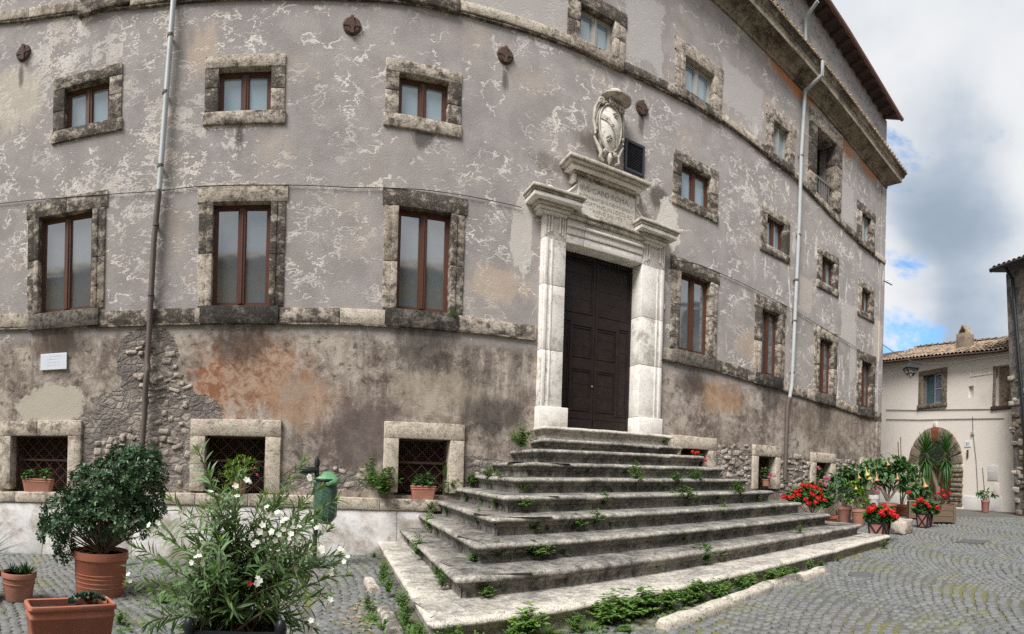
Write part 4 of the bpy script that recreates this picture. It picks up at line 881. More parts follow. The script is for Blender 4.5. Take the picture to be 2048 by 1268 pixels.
for k in range(10):
    A, B, Cc, D_ = Vector((LW[k],9.08)), Vector(LF[k]), Vector(RF[k]), Vector((RF[k][0]+0.02*(9-RF[k][1])+0.05,9.08))
    segs = [(A,B),(B,Cc),(Cc,D_)]
    def nrm(a, b): d = (b-a).normalized(); return Vector((d.y, -d.x)) if True else None
    ns = [nrm(*s) for s in segs]                  # outward: right hand of the walk from left wall to right wall
    ns = [(-q if q.dot(((s[0]+s[1])/2)-Vector((5.6,8.9))) < 0 else q) for q, s in zip(ns, segs)]
    mit = lambda a, b: (a+b)/(1+a.dot(b))
    L = [(s[1]-s[0]).length for s in segs]; tot = sum(L); rc = 0.05 if k else 0.09
    def at(s):
        acc = 0
        for q, (sg, l) in enumerate(zip(segs, L)):
            if s <= acc+l+1e-9:
                p = sg[0]+(sg[1]-sg[0])*((s-acc)/l); return p, ns[q]
            acc += l
        return segs[-1][1], ns[-1]
    c1, c2 = L[0], L[0]+L[1]
    # joints between the blocks
    js = [0.0]; s = 0.0
    while True:
        s += rs.uniform(1.2,2.3) if s > 0.1 or L[0] > 1.6 else L[0]+rs.uniform(0.7,1.6)
        if s > tot-0.5: break
        for c in (c1, c2):
            if abs(s-c) < 0.35: s = c+0.5
        if s > tot-0.4: break
        js.append(s)
    js.append(tot)
    mname = 'step_pale' if k in (0, 9) else 'step'
    step = None
    for a, b in zip(js, js[1:]):
        a2, b2 = a+0.0025, b-0.0025; pts = sorted(set([a2, b2]+[q for q in np.arange(math.ceil(a2/0.14)*0.14, b2, 0.14)]+[c for c in (c1,c2) if a2 < c < b2]))
        pth = []
        for s in pts:
            p, nn = at(s)
            if abs(s-c1) < 1e-6: nn = mit(ns[0], ns[1]); # rounded corner
            elif abs(s-c2) < 1e-6: nn = mit(ns[1], ns[2])
            if abs(s-c1) < 1e-6 or abs(s-c2) < 1e-6:
                q0, q1 = (ns[0], ns[1]) if abs(s-c1) < 1e-6 else (ns[1], ns[2]); c = p-(q0+q1)/(1+q0.dot(q1))*rc
                d0, d1 = c+q0*rc, c+q1*rc
                inner = nn
                for u in (0.0, 0.5, 1.0):
                    dirn = (q0*(1-u)+q1*u).normalized(); pp = c+dirn*rc; pth.append(((pp.x,pp.y),(inner.x*0.9+dirn.x*0.1,inner.y*0.9+dirn.y*0.1)))
            elif min(abs(s-c1), abs(s-c2)) > rc*1.05: pth.append(((p.x,p.y),(nn.x,nn.y)))
        mb = MB(); step_stone(mb, pth, k, rs.random()*40)
        if step is None:
            step = mb.build('step', M[mname], stairs, True); last = step
        else: last = mb.build('step_stone', M[mname], step, True)
        at_ = last.data.attributes.new('wear', 'FLOAT', 'POINT'); at_.data.foreach_set('value', mb.w)
        try: last.data.set_sharp_from_angle(angle=R(50))
        except Exception: pass
# solid core so nothing shows through the joints
core = MB()
for k in range(10):
    q = [(LW[k]+0.1,9.1),(LF[k][0]+0.12,LF[k][1]+0.12),(RF[k][0]-0.12,RF[k][1]+0.12),(RF[k][0]-0.05,9.1)]
    core.add([(x,y,gz(x)-0.2) for x,y in q]+[(x,y,sz(k,x)-0.02) for x,y in q], [(4,5,6,7),(0,1,5,4),(1,2,6,5),(2,3,7,6)])
core.build('rubble_core', M['step'], stairs)

# ================================================================== paving
def mat_ground():
    t = NT('paving_joints', 0.95); P = t.pos(); a = t.noise(P, 1.1, 7, 0.62); b = t.noise(P, 14, 6, 0.7)
    c = t.mix(b, (0.082,0.080,0.071), (0.14,0.138,0.12)); c = t.mix(t.mth('MULTIPLY', t.step(t.mth('ADD', a, t.mth('MULTIPLY', b, 0.25)), 0.56, 0.70), t.step(t.sep(P)[0], 13.0, 8.0)), c, t.mix(b, (0.115,0.118,0.045), (0.18,0.172,0.072)))
    ed = t.voro(P, 9.0, 'DISTANCE_TO_EDGE'); cc = t.sep(t.voro(P, 9.0, 'F1', 'Color'))[0]
    far = t.step(t.n('ShaderNodeNewGeometry').outputs['Position'] if False else t.sep(P)[2], 50, 51)
    return t.done(c, t.bump(b, 0.01, 0.8))
def mat_cobble():
    t = NT('basalt_cobble', 0.62); P = t.pos(); r = t.rand(); cell = t.sep(t.voro(P, 8.5, 'F1', 'Color'))[0]
    a = t.noise(P, 0.5, 5, 0.6); b = t.noise(P, 26, 6, 0.7); m = t.noise(P, 1.3, 8, 0.66)
    c = t.mix(cell, (0.112,0.118,0.118), (0.182,0.190,0.187)); c = t.mix(t.mth('MULTIPLY', t.step(b, 0.45, 0.7), 0.45), c, (0.25,0.258,0.25))
    c = t.mix(t.mth('MULTIPLY', t.step(b, 0.40, 0.28), 0.7), c, (0.03,0.03,0.032))
    c = t.mix(t.mth('MULTIPLY', t.step(a, 0.42, 0.62), 0.25), c, (0.20,0.17,0.15))
    c = t.mix(t.mth('MULTIPLY', t.step(t.mth('ADD', m, t.mth('MULTIPLY', b, 0.25)), 0.66, 0.78), 0.5), c, (0.17,0.17,0.05))
    return t.done(c, t.bump(t.mth('ADD', b, t.noise(P, 70, 3)), 0.006, 0.9), t.mth('ADD', t.mth('MULTIPLY', b, 0.35), 0.38))
M['cover'] = mat_simple('worn_iron_cover', (0.115,0.115,0.118), 0.6, 0.25, 12, 0.003, 0, 0.3)
M['ground'] = mat_ground(); M['cobble'] = mat_cobble()
mb = MB(); xs = [-400,-60,-30,-20,-12,-9,-7,-5,-3,-1,1,4,7,10,14,17,20,24,30,60,400]; ys = [-400,-60,-20,-10,-6,-2,2,6,9.3,14,20,60,400]
mb.add([(x,y,gz(x)-0.016) for y in ys for x in xs], [(j*len(xs)+i, j*len(xs)+i+1, (j+1)*len(xs)+i+1, (j+1)*len(xs)+i) for j in range(len(ys)-1) for i in range(len(xs)-1)])
ground = structure(mb.build('ground', M['ground'])); ground['label'] = 'sloping square paved with small grey basalt cobbles in arcs'
ground['category'] = 'paving'
poly = [(LW[0],9.2)]+[LF[0],RF[0]]+[(RF[0][0]+0.1,9.2)]
def inside(x, y, P):
    c = False; n = len(P); j = n-1
    for i in range(n):
        if (P[i][1] > y) != (P[j][1] > y) and x < (P[j][0]-P[i][0])*(y-P[i][1])/(P[j][1]-P[i][1])+P[i][0]: c = not c
        j = i
    return c
rc = random.Random(31); cob = []
def arcs(region, ang, Wd, S, pitch, ok):
    ca, sa = math.cos(ang), math.sin(ang); x0, x1, y0, y1 = region
    cxm, cym = (x0+x1)/2, (y0+y1)/2; ext = math.hypot(x1-x0, y1-y0)/2+1
    nc = int(ext/Wd)+1; nr = int(ext/pitch)+8
    for c in range(-nc, nc+1):
        for r_ in range(-nr, nr+1):
            nj = int(Wd/pitch)
            for j in range(nj):
                u = -0.5+(j+0.5+rc.uniform(-0.08,0.08)+(0.25 if r_%2 else -0.25))/nj
                lu = c*Wd+u*Wd; lv = r_*pitch+S*(1-(2*u)**2)+rc.uniform(-0.022,0.022)
                x, y = cxm+lu*ca-lv*sa, cym+lu*sa+lv*ca
                if x0 < x < x1 and y0 < y < y1 and ok(x, y):
                    sl = -S*8*u/Wd; cob.append((x, y, ang+math.atan(sl), math.hypot(x, y), math.cos(math.atan(sl))))
def ok_right(x, y):
    if inside(x, y, poly) or y > 9: return False
    az = math.atan2(x, y); d = math.hypot(x, y)
    return d > 2.6 and d < 17.5 and az > 0.02 and az < 1.45
def ok_left(x, y):
    if inside(x, y, poly) or y > 8.9: return False
    az = math.atan2(x, y); return az <= 0.02 and az > -0.75 and math.hypot(x, y) > 2.6
arcs((0.2,18,0.4,9), R(-32), 1.6, 0.42, 0.108, ok_right)
arcs((-6.6,1.6,2,9), R(4), 1.35, 0.18, 0.108, ok_left)
cob.sort(key=lambda c: c[3])
cvar = []
for k in range(4):
    q = [(-0.5,-0.5),(0.5,-0.5),(0.5,0.5),(-0.5,0.5)]; q = [(a+rc.uniform(-0.06,0.06), b+rc.uniform(-0.06,0.06)) for a,b in q]
    vs = [(a*0.80,b*0.80,0.001+rc.uniform(-0.002,0.002)) for a,b in q]+[(a*0.98,b*0.98,-0.006) for a,b in q]+[(a,b,-0.034) for a,b in q]
    fs = [(0,1,2,3)]+[(i+4,(i+1)%4+4,(i+1)%4,i) for i in range(4)]+[(i+8,(i+1)%4+8,(i+1)%4+4,i+4) for i in range(4)]
    cvar.append((np.array(vs), fs))
cme = []
for vs, fs in cvar:
    me = bpy.data.meshes.new('cobble'); me.from_pydata([tuple(v) for v in vs], [], fs); me.materials.append(M['cobble']); me.polygons.foreach_set('use_smooth', [True]*len(me.polygons)); cme.append(me)
allv, allf = [], []; base = 0
for i, (x, y, a, d, cs) in enumerate(cob):
    k = rc.randrange(4); sx, sy = 0.100*rc.uniform(0.86,1.10), 0.101*rc.uniform(0.82,1.08); a += rc.uniform(-0.13,0.13); tl, tm = rc.uniform(-0.085,0.085), rc.uniform(-0.085,0.085); z = gz(x)+rc.uniform(-0.005,0.003)
    if i < 300:
        o = link('cobble', cme[k], ground, (x,y,z)); o.scale = (sx, sy*cs, 1.0); o.rotation_euler = (tl,tm,a); continue
    v = cvar[k][0]; ca, sa = math.cos(a), math.sin(a); lx, ly = v[:,0]*sx, v[:,1]*sy*cs
    w_ = np.stack([x+lx*ca-ly*sa, y+lx*sa+ly*ca, z+v[:,2]+lx*tl+ly*tm], 1); allv.append(w_); allf += [tuple(q+base for q in f) for f in cvar[k][1]]; base += len(v)
allv = np.concatenate(allv); me = bpy.data.meshes.new('cobbles'); me.from_pydata(allv.tolist(), [], allf); me.materials.append(M['cobble']); me.polygons.foreach_set('use_smooth', [True]*len(me.polygons))
stuff(link('cobbles', me, ground))
# travertine kerbs let into the paving
def kerb(pts, wd, label, seed):
    P = [onground(px, py) for px, py in pts]; root = thing('kerb', label, 'kerb', P[0])
    for k, (a, b) in enumerate(zip(P, P[1:])):
        d = (b-a); L = d.length; d.normalize(); s = Vector((-d.y, d.x, 0)); sd = seed+k*4.1; g = 0.012
        fn = lambda p: tuple(a+d*(g+p[0]*(L-2*g))+s*(p[1]*wd)+Vector((0,0,p[2])))
        mb = MB(); mb.rbox(0, 1, 0, 1, -0.08, 0.085, st=0.14, r=0.03, amp=0.0, fn=None)
        mb2 = MB(); mb2.v = []; 
        for v in mb.v:
            q = Vector(v); e = min(q[1], 1-q[1]); q[2] -= 0.045*max(0, 1-e/0.25)**2 if q[2] > 0 else 0
            w_ = Vector(fn(q)); w_ += noise.noise_vector(w_*4+Vector((sd,0,0)))*0.022+noise.noise_vector(w_*14)*0.008; mb2.v.append(tuple(w_))
        mb2.f = mb.f; auto_smooth(mb2.build('kerb_stone', M['kerb'], root), 50)
kerb([(1335,1262),(1462,1215),(1548,1178),(1606,1161),(1660,1146)], 0.16, 'curved line of worn travertine kerb stones in front of the lowest step', 2)
kerb([(728,1166),(742,1188)], 0.13, 'short white travertine kerb stone beside the left end of the steps', 7)
kerb([(752,1222),(775,1275)], 0.15, 'mossy half-buried kerb stone in the weeds left of the steps', 9)
P = onground(1946,1083); mb = MB(); mb.box(P.x-0.33, P.x+0.33, P.y-0.3, P.y+0.3, P.z-0.03, P.z+0.008)
gr = tag(mb.build('drain_cover', M['cover']), 'flat iron drain grate set in the cobbles at right', 'drain cover')
for k in range(6):
    b = MB(); b.box(P.x-0.30, P.x+0.30, P.y-0.27+k*0.1, P.y-0.22+k*0.1, P.z+0.009, P.z+0.014); b.build('bar', M['cover'], gr)
P = onground(1722,1149); mb = MB(); mb.lathe([(0.0,0.006),(0.17,0.006),(0.19,0.008),(0.2,-0.02)], P, 20); tag(mb.build('manhole_cover', M['cover']), 'small round iron cover among the cobbles past the kerb', 'manhole cover')

# ================================================================== neighbouring houses
M['cream'] = mat_simple('cream_render', (0.84,0.765,0.685), 0.92, 0.07, 0.9, 0.004, 0, 0.15, (0.56,0.49,0.42), 0.55)
M['cream_band'] = mat_simple('pale_base_render', (0.66,0.63,0.60), 0.9, 0.08, 2.0, 0.003, 0, 0.15, (0.45,0.42,0.39), 0.4)
M['peperino'] = mat_stone('brown_peperino', (0.30,0.235,0.175), (0.19,0.145,0.11), (0.06,0.05,0.042), 0.43, 6.0, 0.95, 0.012)
M['greyshut'] = mat_simple('grey_shutter', (0.21,0.23,0.27), 0.55, 0.12)
M['curtain'] = mat_glass('curtained_glass', (0.06,0.12,0.13), 0.1, 1.5)
M['reddoor'] = mat_simple('red_brown_door', (0.11,0.035,0.024), 0.5, 0.3)
M['keystone'] = mat_simple('red_brick_keystone', (0.22,0.065,0.03), 0.9, 0.3, 9, 0.006)
M['darkwall'] = mat_stone('dark_old_render', (0.27,0.245,0.22), (0.17,0.15,0.135), (0.085,0.075,0.068), 0.46, 2.2, 0.95, 0.02, True, False)
M['ochre'] = mat_simple('ochre_render', (0.30,0.20,0.10), 0.9, 0.12, 1.2, 0, 0, 0.15, (0.25,0.2,0.14), 0.4)
HA, HB = Vector((21.5,11.6,0)), Vector((19.2,5.6,0))
he = (HB-HA).normalized(); hn = Vector((he.y,-he.x,0))
if hn.dot(HA) > 0: hn = -hn                    # faces the square
HL = (HB-HA).length
def H(px, py, out=0.0):
    d = ray(px, py); c = HA+hn*out-CAM; t = c.dot(hn)/d.dot(hn); p = CAM+d*t; return (p-HA).dot(he), p.z
def hp(s, out, z): p = HA+he*s+hn*out; return (p.x, p.y, z)
house = thing('cream_house', 'two-storey cream house with a rusticated stone arch and tiled roof at the street end', 'house', hp(3,0,gz(20.5)))
def hbox(mb, s0, s1, o0, o1, z0, z1):           # o0 is the back, o1 the front
    mb.hexa([hp(s0,o1,z0),hp(s1,o1,z0),hp(s1,o0,z0),hp(s0,o0,z0),hp(s0,o1,z1),hp(s1,o1,z1),hp(s1,o0,z1),hp(s0,o0,z1)])
hfn = lambda p: hp(p[0], -p[1], p[2])            # local (s, -out, z)
def hrb(name, s0, s1, o0, o1, z0, z1, mat, parent, seed=0, st=0.3, r=0.02, amp=0.008):
    mb = MB(); mb.rbox(s0, s1, -o1, -o0, z0, z1, st=st, r=r, amp=amp, seed=seed, fn=hfn); return auto_smooth(mb.build(name, mat, parent), 45)
G0 = gz(20.5)-0.4
ev = lambda s: float(np.interp(s, [H(1771,725)[0],H(2001,704)[0]], [H(1771,725)[1],H(2001,704)[1]]))
s0w, _ = H(1846,780); s1w, _ = H(1883,780); zw1 = H(1864,749)[1]; zw0 = H(1864,808)[1]
# arch geometry
al, ar = H(1818.5,915)[0], H(1926,915)[0]; zt = H(1872,854)[1]; ac = (al+ar)/2; Ro = (ar-al)/2; zs = zt-Ro; Ri = Ro*0.62
zfl = gz(20.6)+0.02
hh = [(s0w-0.01,s1w+0.01,zw0-0.01,zw1+0.01),(*[H(x,783)[0] for x in (1936.5,1947)],H(1941,795)[1],H(1941,772)[1]),(H(1992,770)[0],H(1992,770)[0]+0.9,H(2000,812)[1],H(2000,731)[1]),(ac-Ri,ac+Ri,G0,zs)]
mb = MB(); xs = sorted(set([-4.0,HL+2.2]+[q for h in hh for q in h[:2]])); zs_ = sorted(set([G0,4.2]+[q for h in hh for q in h[2:]]))
for a, b in zip(xs, xs[1:]):
    for c, e in zip(zs_, zs_[1:]):
        if any(h[0] < (a+b)/2 < h[1] and h[2] < (c+e)/2 < h[3] for h in hh): continue
        if (c+e)/2 > zs and (c+e)/2 < zs+Ri*0.999 and abs((a+b)/2-ac) < Ri: pass
        mb.add([hp(a,0,c),hp(b,0,c),hp(b,0,e),hp(a,0,e)], [(0,1,2,3)])
    zt_ = zs_[-1]
    n = 6
    for k in range(n):
        a2, b2 = a+(b-a)*k/n, a+(b-a)*(k+1)/n; mb.add([hp(a2,0,zt_),hp(b2,0,zt_),hp(b2,0,ev(b2)+0.15),hp(a2,0,ev(a2)+0.15)], [(0,1,2,3)])
for h in hh:
    a,b,c,e = h
    for q in ([(a,0,c),(a,-0.35,c),(a,-0.35,e),(a,0,e)],[(b,0,c),(b,0,e),(b,-0.35,e),(b,-0.35,c)],[(a,0,e),(a,-0.35,e),(b,-0.35,e),(b,0,e)],[(a,0,c),(b,0,c),(b,-0.35,c),(a,-0.35,c)]): mb.add([hp(*(s,o,z)) for s,o,z in [(u[0],u[1],u[2]) for u in q]], [(0,1,2,3)])
for s_ in (-4.0, HL+2.2): mb.add([hp(s_,0,G0),hp(s_,-8,G0),hp(s_,-8,7.5),hp(s_,0,7.0)], [(0,1,2,3)])
mb.build('wall', M['cream'], house)
mb = MB()
for a,b,c,e in hh: hbox(mb, a+0.003, b-0.003, -0.5, -0.34, c, e)
stuff(mb.build('interior', M['dark'], house))
# base band, left and right of the arch
for a, b in ((-4.0, al-0.02),(ar+0.03, HL+0.05)):
    hrb('base_band', a, b, -0.05, 0.03, G0, H(1960,993)[1], M['cream_band'], house, a, 0.6, 0.01, 0.002)
# window with frame and one closed shutter
win = hrb('window', s0w, s0w+0.06, -0.2, -0.12, zw0, zw1, M['greyshut'], house, 1, 0.5, 0.01, 0)
sm = s0w+(s1w-s0w)*0.60
for b_ in ((sm-0.05,sm+0.01),): hrb('stile', b_[0], b_[1], -0.2, -0.10, zw0, zw1, M['wood_grey'], win, 2, 0.5, 0.01, 0)
mb = MB(); hbox(mb, s0w+0.06, sm-0.05, -0.2, -0.17, zw0, zw1); mb.build('pane', M['curtain'], win)
shf = MB()
for b_ in ((sm+0.01,sm+0.06,zw0,zw1),(s1w-0.05,s1w,zw0,zw1),(sm+0.06,s1w-0.05,zw0,zw0+0.07),(sm+0.06,s1w-0.05,zw1-0.07,zw1),(sm+0.06,s1w-0.05,(zw0+zw1)/2-0.035,(zw0+zw1)/2+0.035)): hbox(shf, b_[0], b_[1], -0.08, -0.02, b_[2], b_[3])
shf.build('shutter', M['greyshut'], win)
mb = MB(); n = 26
for k in range(n):
    z = zw0+0.08+(zw1-zw0-0.17)*k/n
    if abs(z-(zw0+zw1)/2) > 0.04: mb.hexa([hp(sm+0.06,-0.035,z),hp(s1w-0.05,-0.035,z),hp(s1w-0.05,-0.07,z+0.03),hp(sm+0.06,-0.07,z+0.03),hp(sm+0.06,-0.035,z+0.008),hp(s1w-0.05,-0.035,z+0.008),hp(s1w-0.05,-0.07,z+0.038),hp(sm+0.06,-0.07,z+0.038)])
stuff(mb.build('slats', M['greyshut'], win))
fo0, fo1 = H(1837.5,780)[0], H(1894,780)[0]; ft, fb = H(1866,739)[1], H(1866,816)[1]
hrb('lintel', fo0, fo1, -0.15, 0.04, zw1, ft, M['peperino'], win, 3); hrb('sill', fo0-0.03, fo1+0.03, -0.15, 0.08, fb, zw0, M['peperino'], win, 4)
hrb('jamb', fo0, s0w, -0.15, 0.035, zw0, zw1, M['peperino'], win, 5); hrb('jamb', s1w, fo1, -0.15, 0.035, zw0, zw1, M['peperino'], win, 6)
# second window half hidden by the next house, slit, sunk panel
w2 = hrb('window', hh[2][0]-0.14, hh[2][0], -0.1, 0.03, hh[2][2], hh[2][3], M['peperino'], house, 8); hrb('sill', hh[2][0]-0.2, hh[2][0]+0.8, -0.1, 0.07, hh[2][2]-0.15, hh[2][2], M['eaves'], w2, 9)
mb = MB(); hbox(mb, hh[2][0], hh[2][0]+0.8, -0.25, -0.2, hh[2][2], hh[2][3]); mb.build('pane', M['peperino'], w2)
mb = MB(); a, b, c, e = hh[1]; hbox(mb, a, a+(b-a)*0.62, -0.3, -0.12, c, e); mb.build('slit_window', M['cream_band'], house)
a, b, c, e = H(1941,744)[0], H(1986,744)[0], H(1962,751)[1], H(1962,736)[1]
mb = MB(); hbox(mb, a, b, -0.01, 0.025, e-0.05, e); hbox(mb, a, b, -0.01, 0.025, c, c+0.05); hbox(mb, a, a+0.05, -0.01, 0.025, c+0.05, e-0.05); hbox(mb, b-0.05, b, -0.01, 0.025, c+0.05, e-0.05); stuff(mb.build('moulded_panel', M['cream'], house))
# rusticated arch: voussoirs on the piers' blocks
arch = hrb('archway', ac-Ro-0.02, ac-Ri, -0.35, 0.05, zs-0.16, zs+0.0, M['stone_pale'], house, 2)
hrb('impost', ac+Ri, ac+Ro+0.02, -0.35, 0.05, zs-0.16, zs, M['stone_pale'], arch, 3)
nv = 11; r = random.Random(4)
for k in range(nv):
    q0, q1 = math.pi*(k+0.04)/nv, math.pi*(k+0.96)/nv; mb = MB(); vs = []
    def fn(p, q0=q0, q1=q1):
        q = q0+(q1-q0)*p[0]; rad = Ri+(Ro-Ri)*p[2]; return hp(ac-rad*math.cos(q), -p[1], zs+rad*math.sin(q))
    mb.rbox(0, 1, -0.05-r.uniform(0,0.03), 0.35, 0, 1, st=0.34, r=0.04, amp=0, fn=fn); mid_ = k == nv//2
    auto_smooth(mb.build('voussoir', M['keystone'] if mid_ else r.choice([M['peperino'],M['peperino'],M['stone_dark']]), arch), 45)
hrb('keystone_cap', ac-0.09, ac+0.09, -0.1, 0.06, zt-0.02, zt+0.2, M['cream_band'], arch, 5)
nb = 8
for sd in (-1, 1):
    a, b = (ac-Ro, ac-Ri) if sd < 0 else (ac+Ri, ac+Ro); hgt = zs-0.16-zfl
    for k in range(nb):
        z0_, z1_ = zfl+hgt*k/nb, zfl+hgt*(k+1)/nb; hrb('rusticated_block', a-r.uniform(0,0.05), b+r.uniform(0,0.05), -0.35, 0.05+r.uniform(0,0.03), z0_+0.012, z1_-0.012, M['peperino'], arch, k*2.1+sd, 0.2, 0.045, 0.012)
hrb('threshold', ac-Ro-0.1, ac+Ro+0.1, -0.35, 0.12, G0, zfl, M['stone_pale'], arch, 6)
dd = MB(); hbox(dd, ac-Ri, ac+Ri, -0.33, -0.27, zfl, zs); dr = dd.build('door', M['reddoor'], house)
for k in range(2):
    for z0_, z1_ in ((0.12,0.42),(0.48,0.92)):
        mb = MB(); a, b = ac-Ri+k*Ri+0.08, ac-Ri+(k+1)*Ri-0.08; hbox(mb, a, b, -0.28, -0.25, zfl+(zs-zfl)*z0_, zfl+(zs-zfl)*z1_); mb.build('door_panel', M['reddoor'], dr)
mb = MB(); n = 16
mb.add([hp(ac,0.012,zs)]+[hp(ac-Ri*math.cos(math.pi*k/n),0.012,zs+Ri*math.sin(math.pi*k/n)) for k in range(n+1)], [(0,k+1,k+2) for k in range(n)]); mb.build('fanlight', M['dark'], arch)
# roof with barrel tiles
dep = 3.2
_r0, _r1 = H(1775,699,-dep), H(1998,675,-dep)
def rz(s): return float(np.interp(s, [_r0[0]-4,_r0[0],_r1[0],_r1[0]+3], [_r0[1]-0.15,_r0[1],_r1[1],_r1[1]+0.2]))
def rp(s, u, up=0.0):   # u 0 at the eaves .. 1 at the ridge
    z0_ = ev(s)-0.04; return Vector(hp(s, 0.35-u*(dep+0.35), z0_+u*(rz(s)-0.16-z0_)+up))
mb = MB(); ss = np.linspace(-4, HL+2.2, 14)
for a, b in zip(ss, ss[1:]):
    q = [rp(a,0),rp(b,0),rp(b,1),rp(a,1)]; mb.hexa([p-Vector((0,0,0.08)) for p in q]+q); 
    q = [rp(a,1),rp(b,1),rp(b,1)+Vector(hp(0,-4.2,-1.9))-Vector(hp(0,0,0)),rp(a,1)+Vector(hp(0,-4.2,-1.9))-Vector(hp(0,0,0))]; mb.hexa([p-Vector((0,0,0.08)) for p in q]+q)
hroof = mb.build('roof', M['eaves'], house)
tm = MB(); vs = []; n = 6                         # one barrel tile, lying along local y, 0.42 long
for y_, r_ in ((0.0,0.105),(0.44,0.082)):
    for k in range(n+1): q = math.pi*k/n; vs.append((r_*math.cos(q), y_, r_*0.75*math.sin(q)))
for y_, r_ in ((0.0,0.088),):
    for k in range(n+1): q = math.pi*k/n; vs.append((r_*math.cos(q), y_, r_*0.75*math.sin(q)))
tm.add(vs, [(k,k+1,n+2+k,n+1+k) for k in range(n)]+[(k+1,k,2*(n+1)+k,2*(n+1)+k+1) for k in range(n)])
tme = tm.mesh('roof_tile', M['tile'], smooth=True)
oo = origin_of(hroof); s = -1.6; k = 0; nrow = 9; cnt = 0
sl = (rp(1,1)-rp(1,0)); slope_len = sl.length; sdir = sl.normalized(); yaw = math.atan2(sdir.y, sdir.x)-math.pi/2; pit = math.asin(sdir.z)
tiles = []
while s < HL+1.2:
    for j in range(nrow):
        u = j/nrow; p = rp(s+r.uniform(-0.012,0.012), u, 0.015+r.uniform(0,0.012)); tiles.append(p)
    s += 0.215
tiles.sort(key=lambda p: (p-CAM).length)
rot = Euler((pit,0,yaw),'XYZ'); rotm = rot.to_matrix()
rest = MB()
for i, p in enumerate(tiles):
    if i < 300: o = link('roof_tile', tme, hroof, p-oo); o.rotation_euler = (pit+r.uniform(-0.03,0.03), r.uniform(-0.05,0.05), yaw+r.uniform(-0.06,0.06)); o.scale = (1,slope_len/nrow/0.40,1)
    else: rest.add([tuple(rotm@Vector(v)+p) for v in tm.v], tm.f)
if rest.v: stuff(rest.build('roof_tiles', M['tile'], hroof, True))
s = -1.6
while s < HL+1.2:
    o = link('ridge_tile', tme, hroof, rp(s,1,0.06)-oo); o.rotation_euler = (0.06,0,math.atan2(he.y,he.x)-math.pi/2); o.scale = (1.25,0.95,1.2); s += 0.40
mb = MB(); mb.tube([rp(s,0,-0.05)-Vector(hn)*-0.05 for s in np.linspace(-2,HL+1,10)], 0.05, 6); mb.build('gutter', M['eaves'], hroof)
# chimney with two leaning tiles
cs, cz0 = H(1930,690,-1.3); ch = MB(); c0 = Vector(hp(cs,-1.3,0)); wv = 0.27
zb0, zb1 = cz0-0.75, H(1930,669,-1.3)[1]
chm = hrb('chimney', cs-wv, cs+wv, -1.3-wv, -1.3+wv, zb0, zb1, M['peperino'], hroof, 3, 0.2, 0.02, 0.012)
for sg in (-1, 1):
    mb = MB(); mb.hexa([hp(cs+sg*0.2,-1.5,zb1),hp(cs+sg*0.26,-1.5,zb1),hp(cs+sg*0.26,-1.1,zb1),hp(cs+sg*0.2,-1.1,zb1),hp(cs-sg*0.03,-1.5,zb1+0.36),hp(cs+sg*0.03,-1.5,zb1+0.36),hp(cs+sg*0.03,-1.1,zb1+0.36),hp(cs-sg*0.03,-1.1,zb1+0.36)]); mb.build('chimney_cap_tile', M['tile'], hroof)
# wiring, meter doors, small fittings
mb = MB()
for y_ in (819.5, 838.5): mb.tube([hp(H(px,y_+dy,0.02)[0],0.02,H(px,y_+dy,0.02)[1]) for px,dy in ((1772,0),(1840,1.2),(1900,-0.3),(1960,-1),(2008,-1.5))], 0.012, 5)
mb.tube([hp(*(lambda q:(q[0],0.02,q[1]))(H(px,py,0.02))) for px,py in ((1945,833),(1946,866),(1952,920),(1957,1010))], 0.012, 5); mb.tube([hp(*(lambda q:(q[0],0.02,q[1]))(H(px,py,0.02))) for px,py in ((1965,935),(1969,980))], 0.012, 5)
stuff(mb.build('wiring', M['cable'], house))
a, z = H(1946,866); hrb('junction_box', a-0.07, a+0.07, -0.02, 0.06, z-0.08, z+0.06, M['wood_grey'], house, 2, 0.3, 0.01, 0)
a, b, c, e = H(1976,946)[0], H(1996,946)[0], H(1986,961)[1], H(1986,931)[1]; mt = hrb('meter_door', a, b, -0.02, 0.022, c, e, M['cream_band'], house, 2, 0.5, 0.006, 0)
for k in range(3):
    mb = MB(); x_ = a+(b-a)*(0.25+0.25*k); hbox(mb, x_-0.03, x_+0.03, 0.02, 0.027, e-0.24, e-0.16); mb.build('meter_window', M['cream'], mt)
a, b, c, e = H(1988,980)[0], H(1998,980)[0], H(1992,994)[1], H(1992,966)[1]; hrb('meter_door', a, b, -0.02, 0.02, c, e, M['cream'], house, 3, 0.5, 0.006, 0)
a, z = H(1936,907); mb = MB(); hbox(mb, a-0.035, a+0.03, 0.0, 0.05, z-0.16, z+0.14); mb.build('letter_slot', M['iron'], house)
a, z = H(1935,888,0.02); mb = MB(); hbox(mb, a-0.16, a+0.16, 0.0, 0.02, z-0.11, z+0.11)
np2 = tag(mb.build('house_number', M['enamel']), 'small white plate numbered 31 on the cream house beside the arch', 'number plate')
o = link('number', text_mesh('31', 0.17, M['ink'], 0.001), np2, hp(a-0.01,0.022,z-0.06)); o.matrix_world = Matrix.Translation(Vector(hp(a-0.01,0.022,z-0.06)))@Matrix(((he.x,0,hn.x,0),(he.y,0,hn.y,0),(0,1,0,0),(0,0,0,1)))

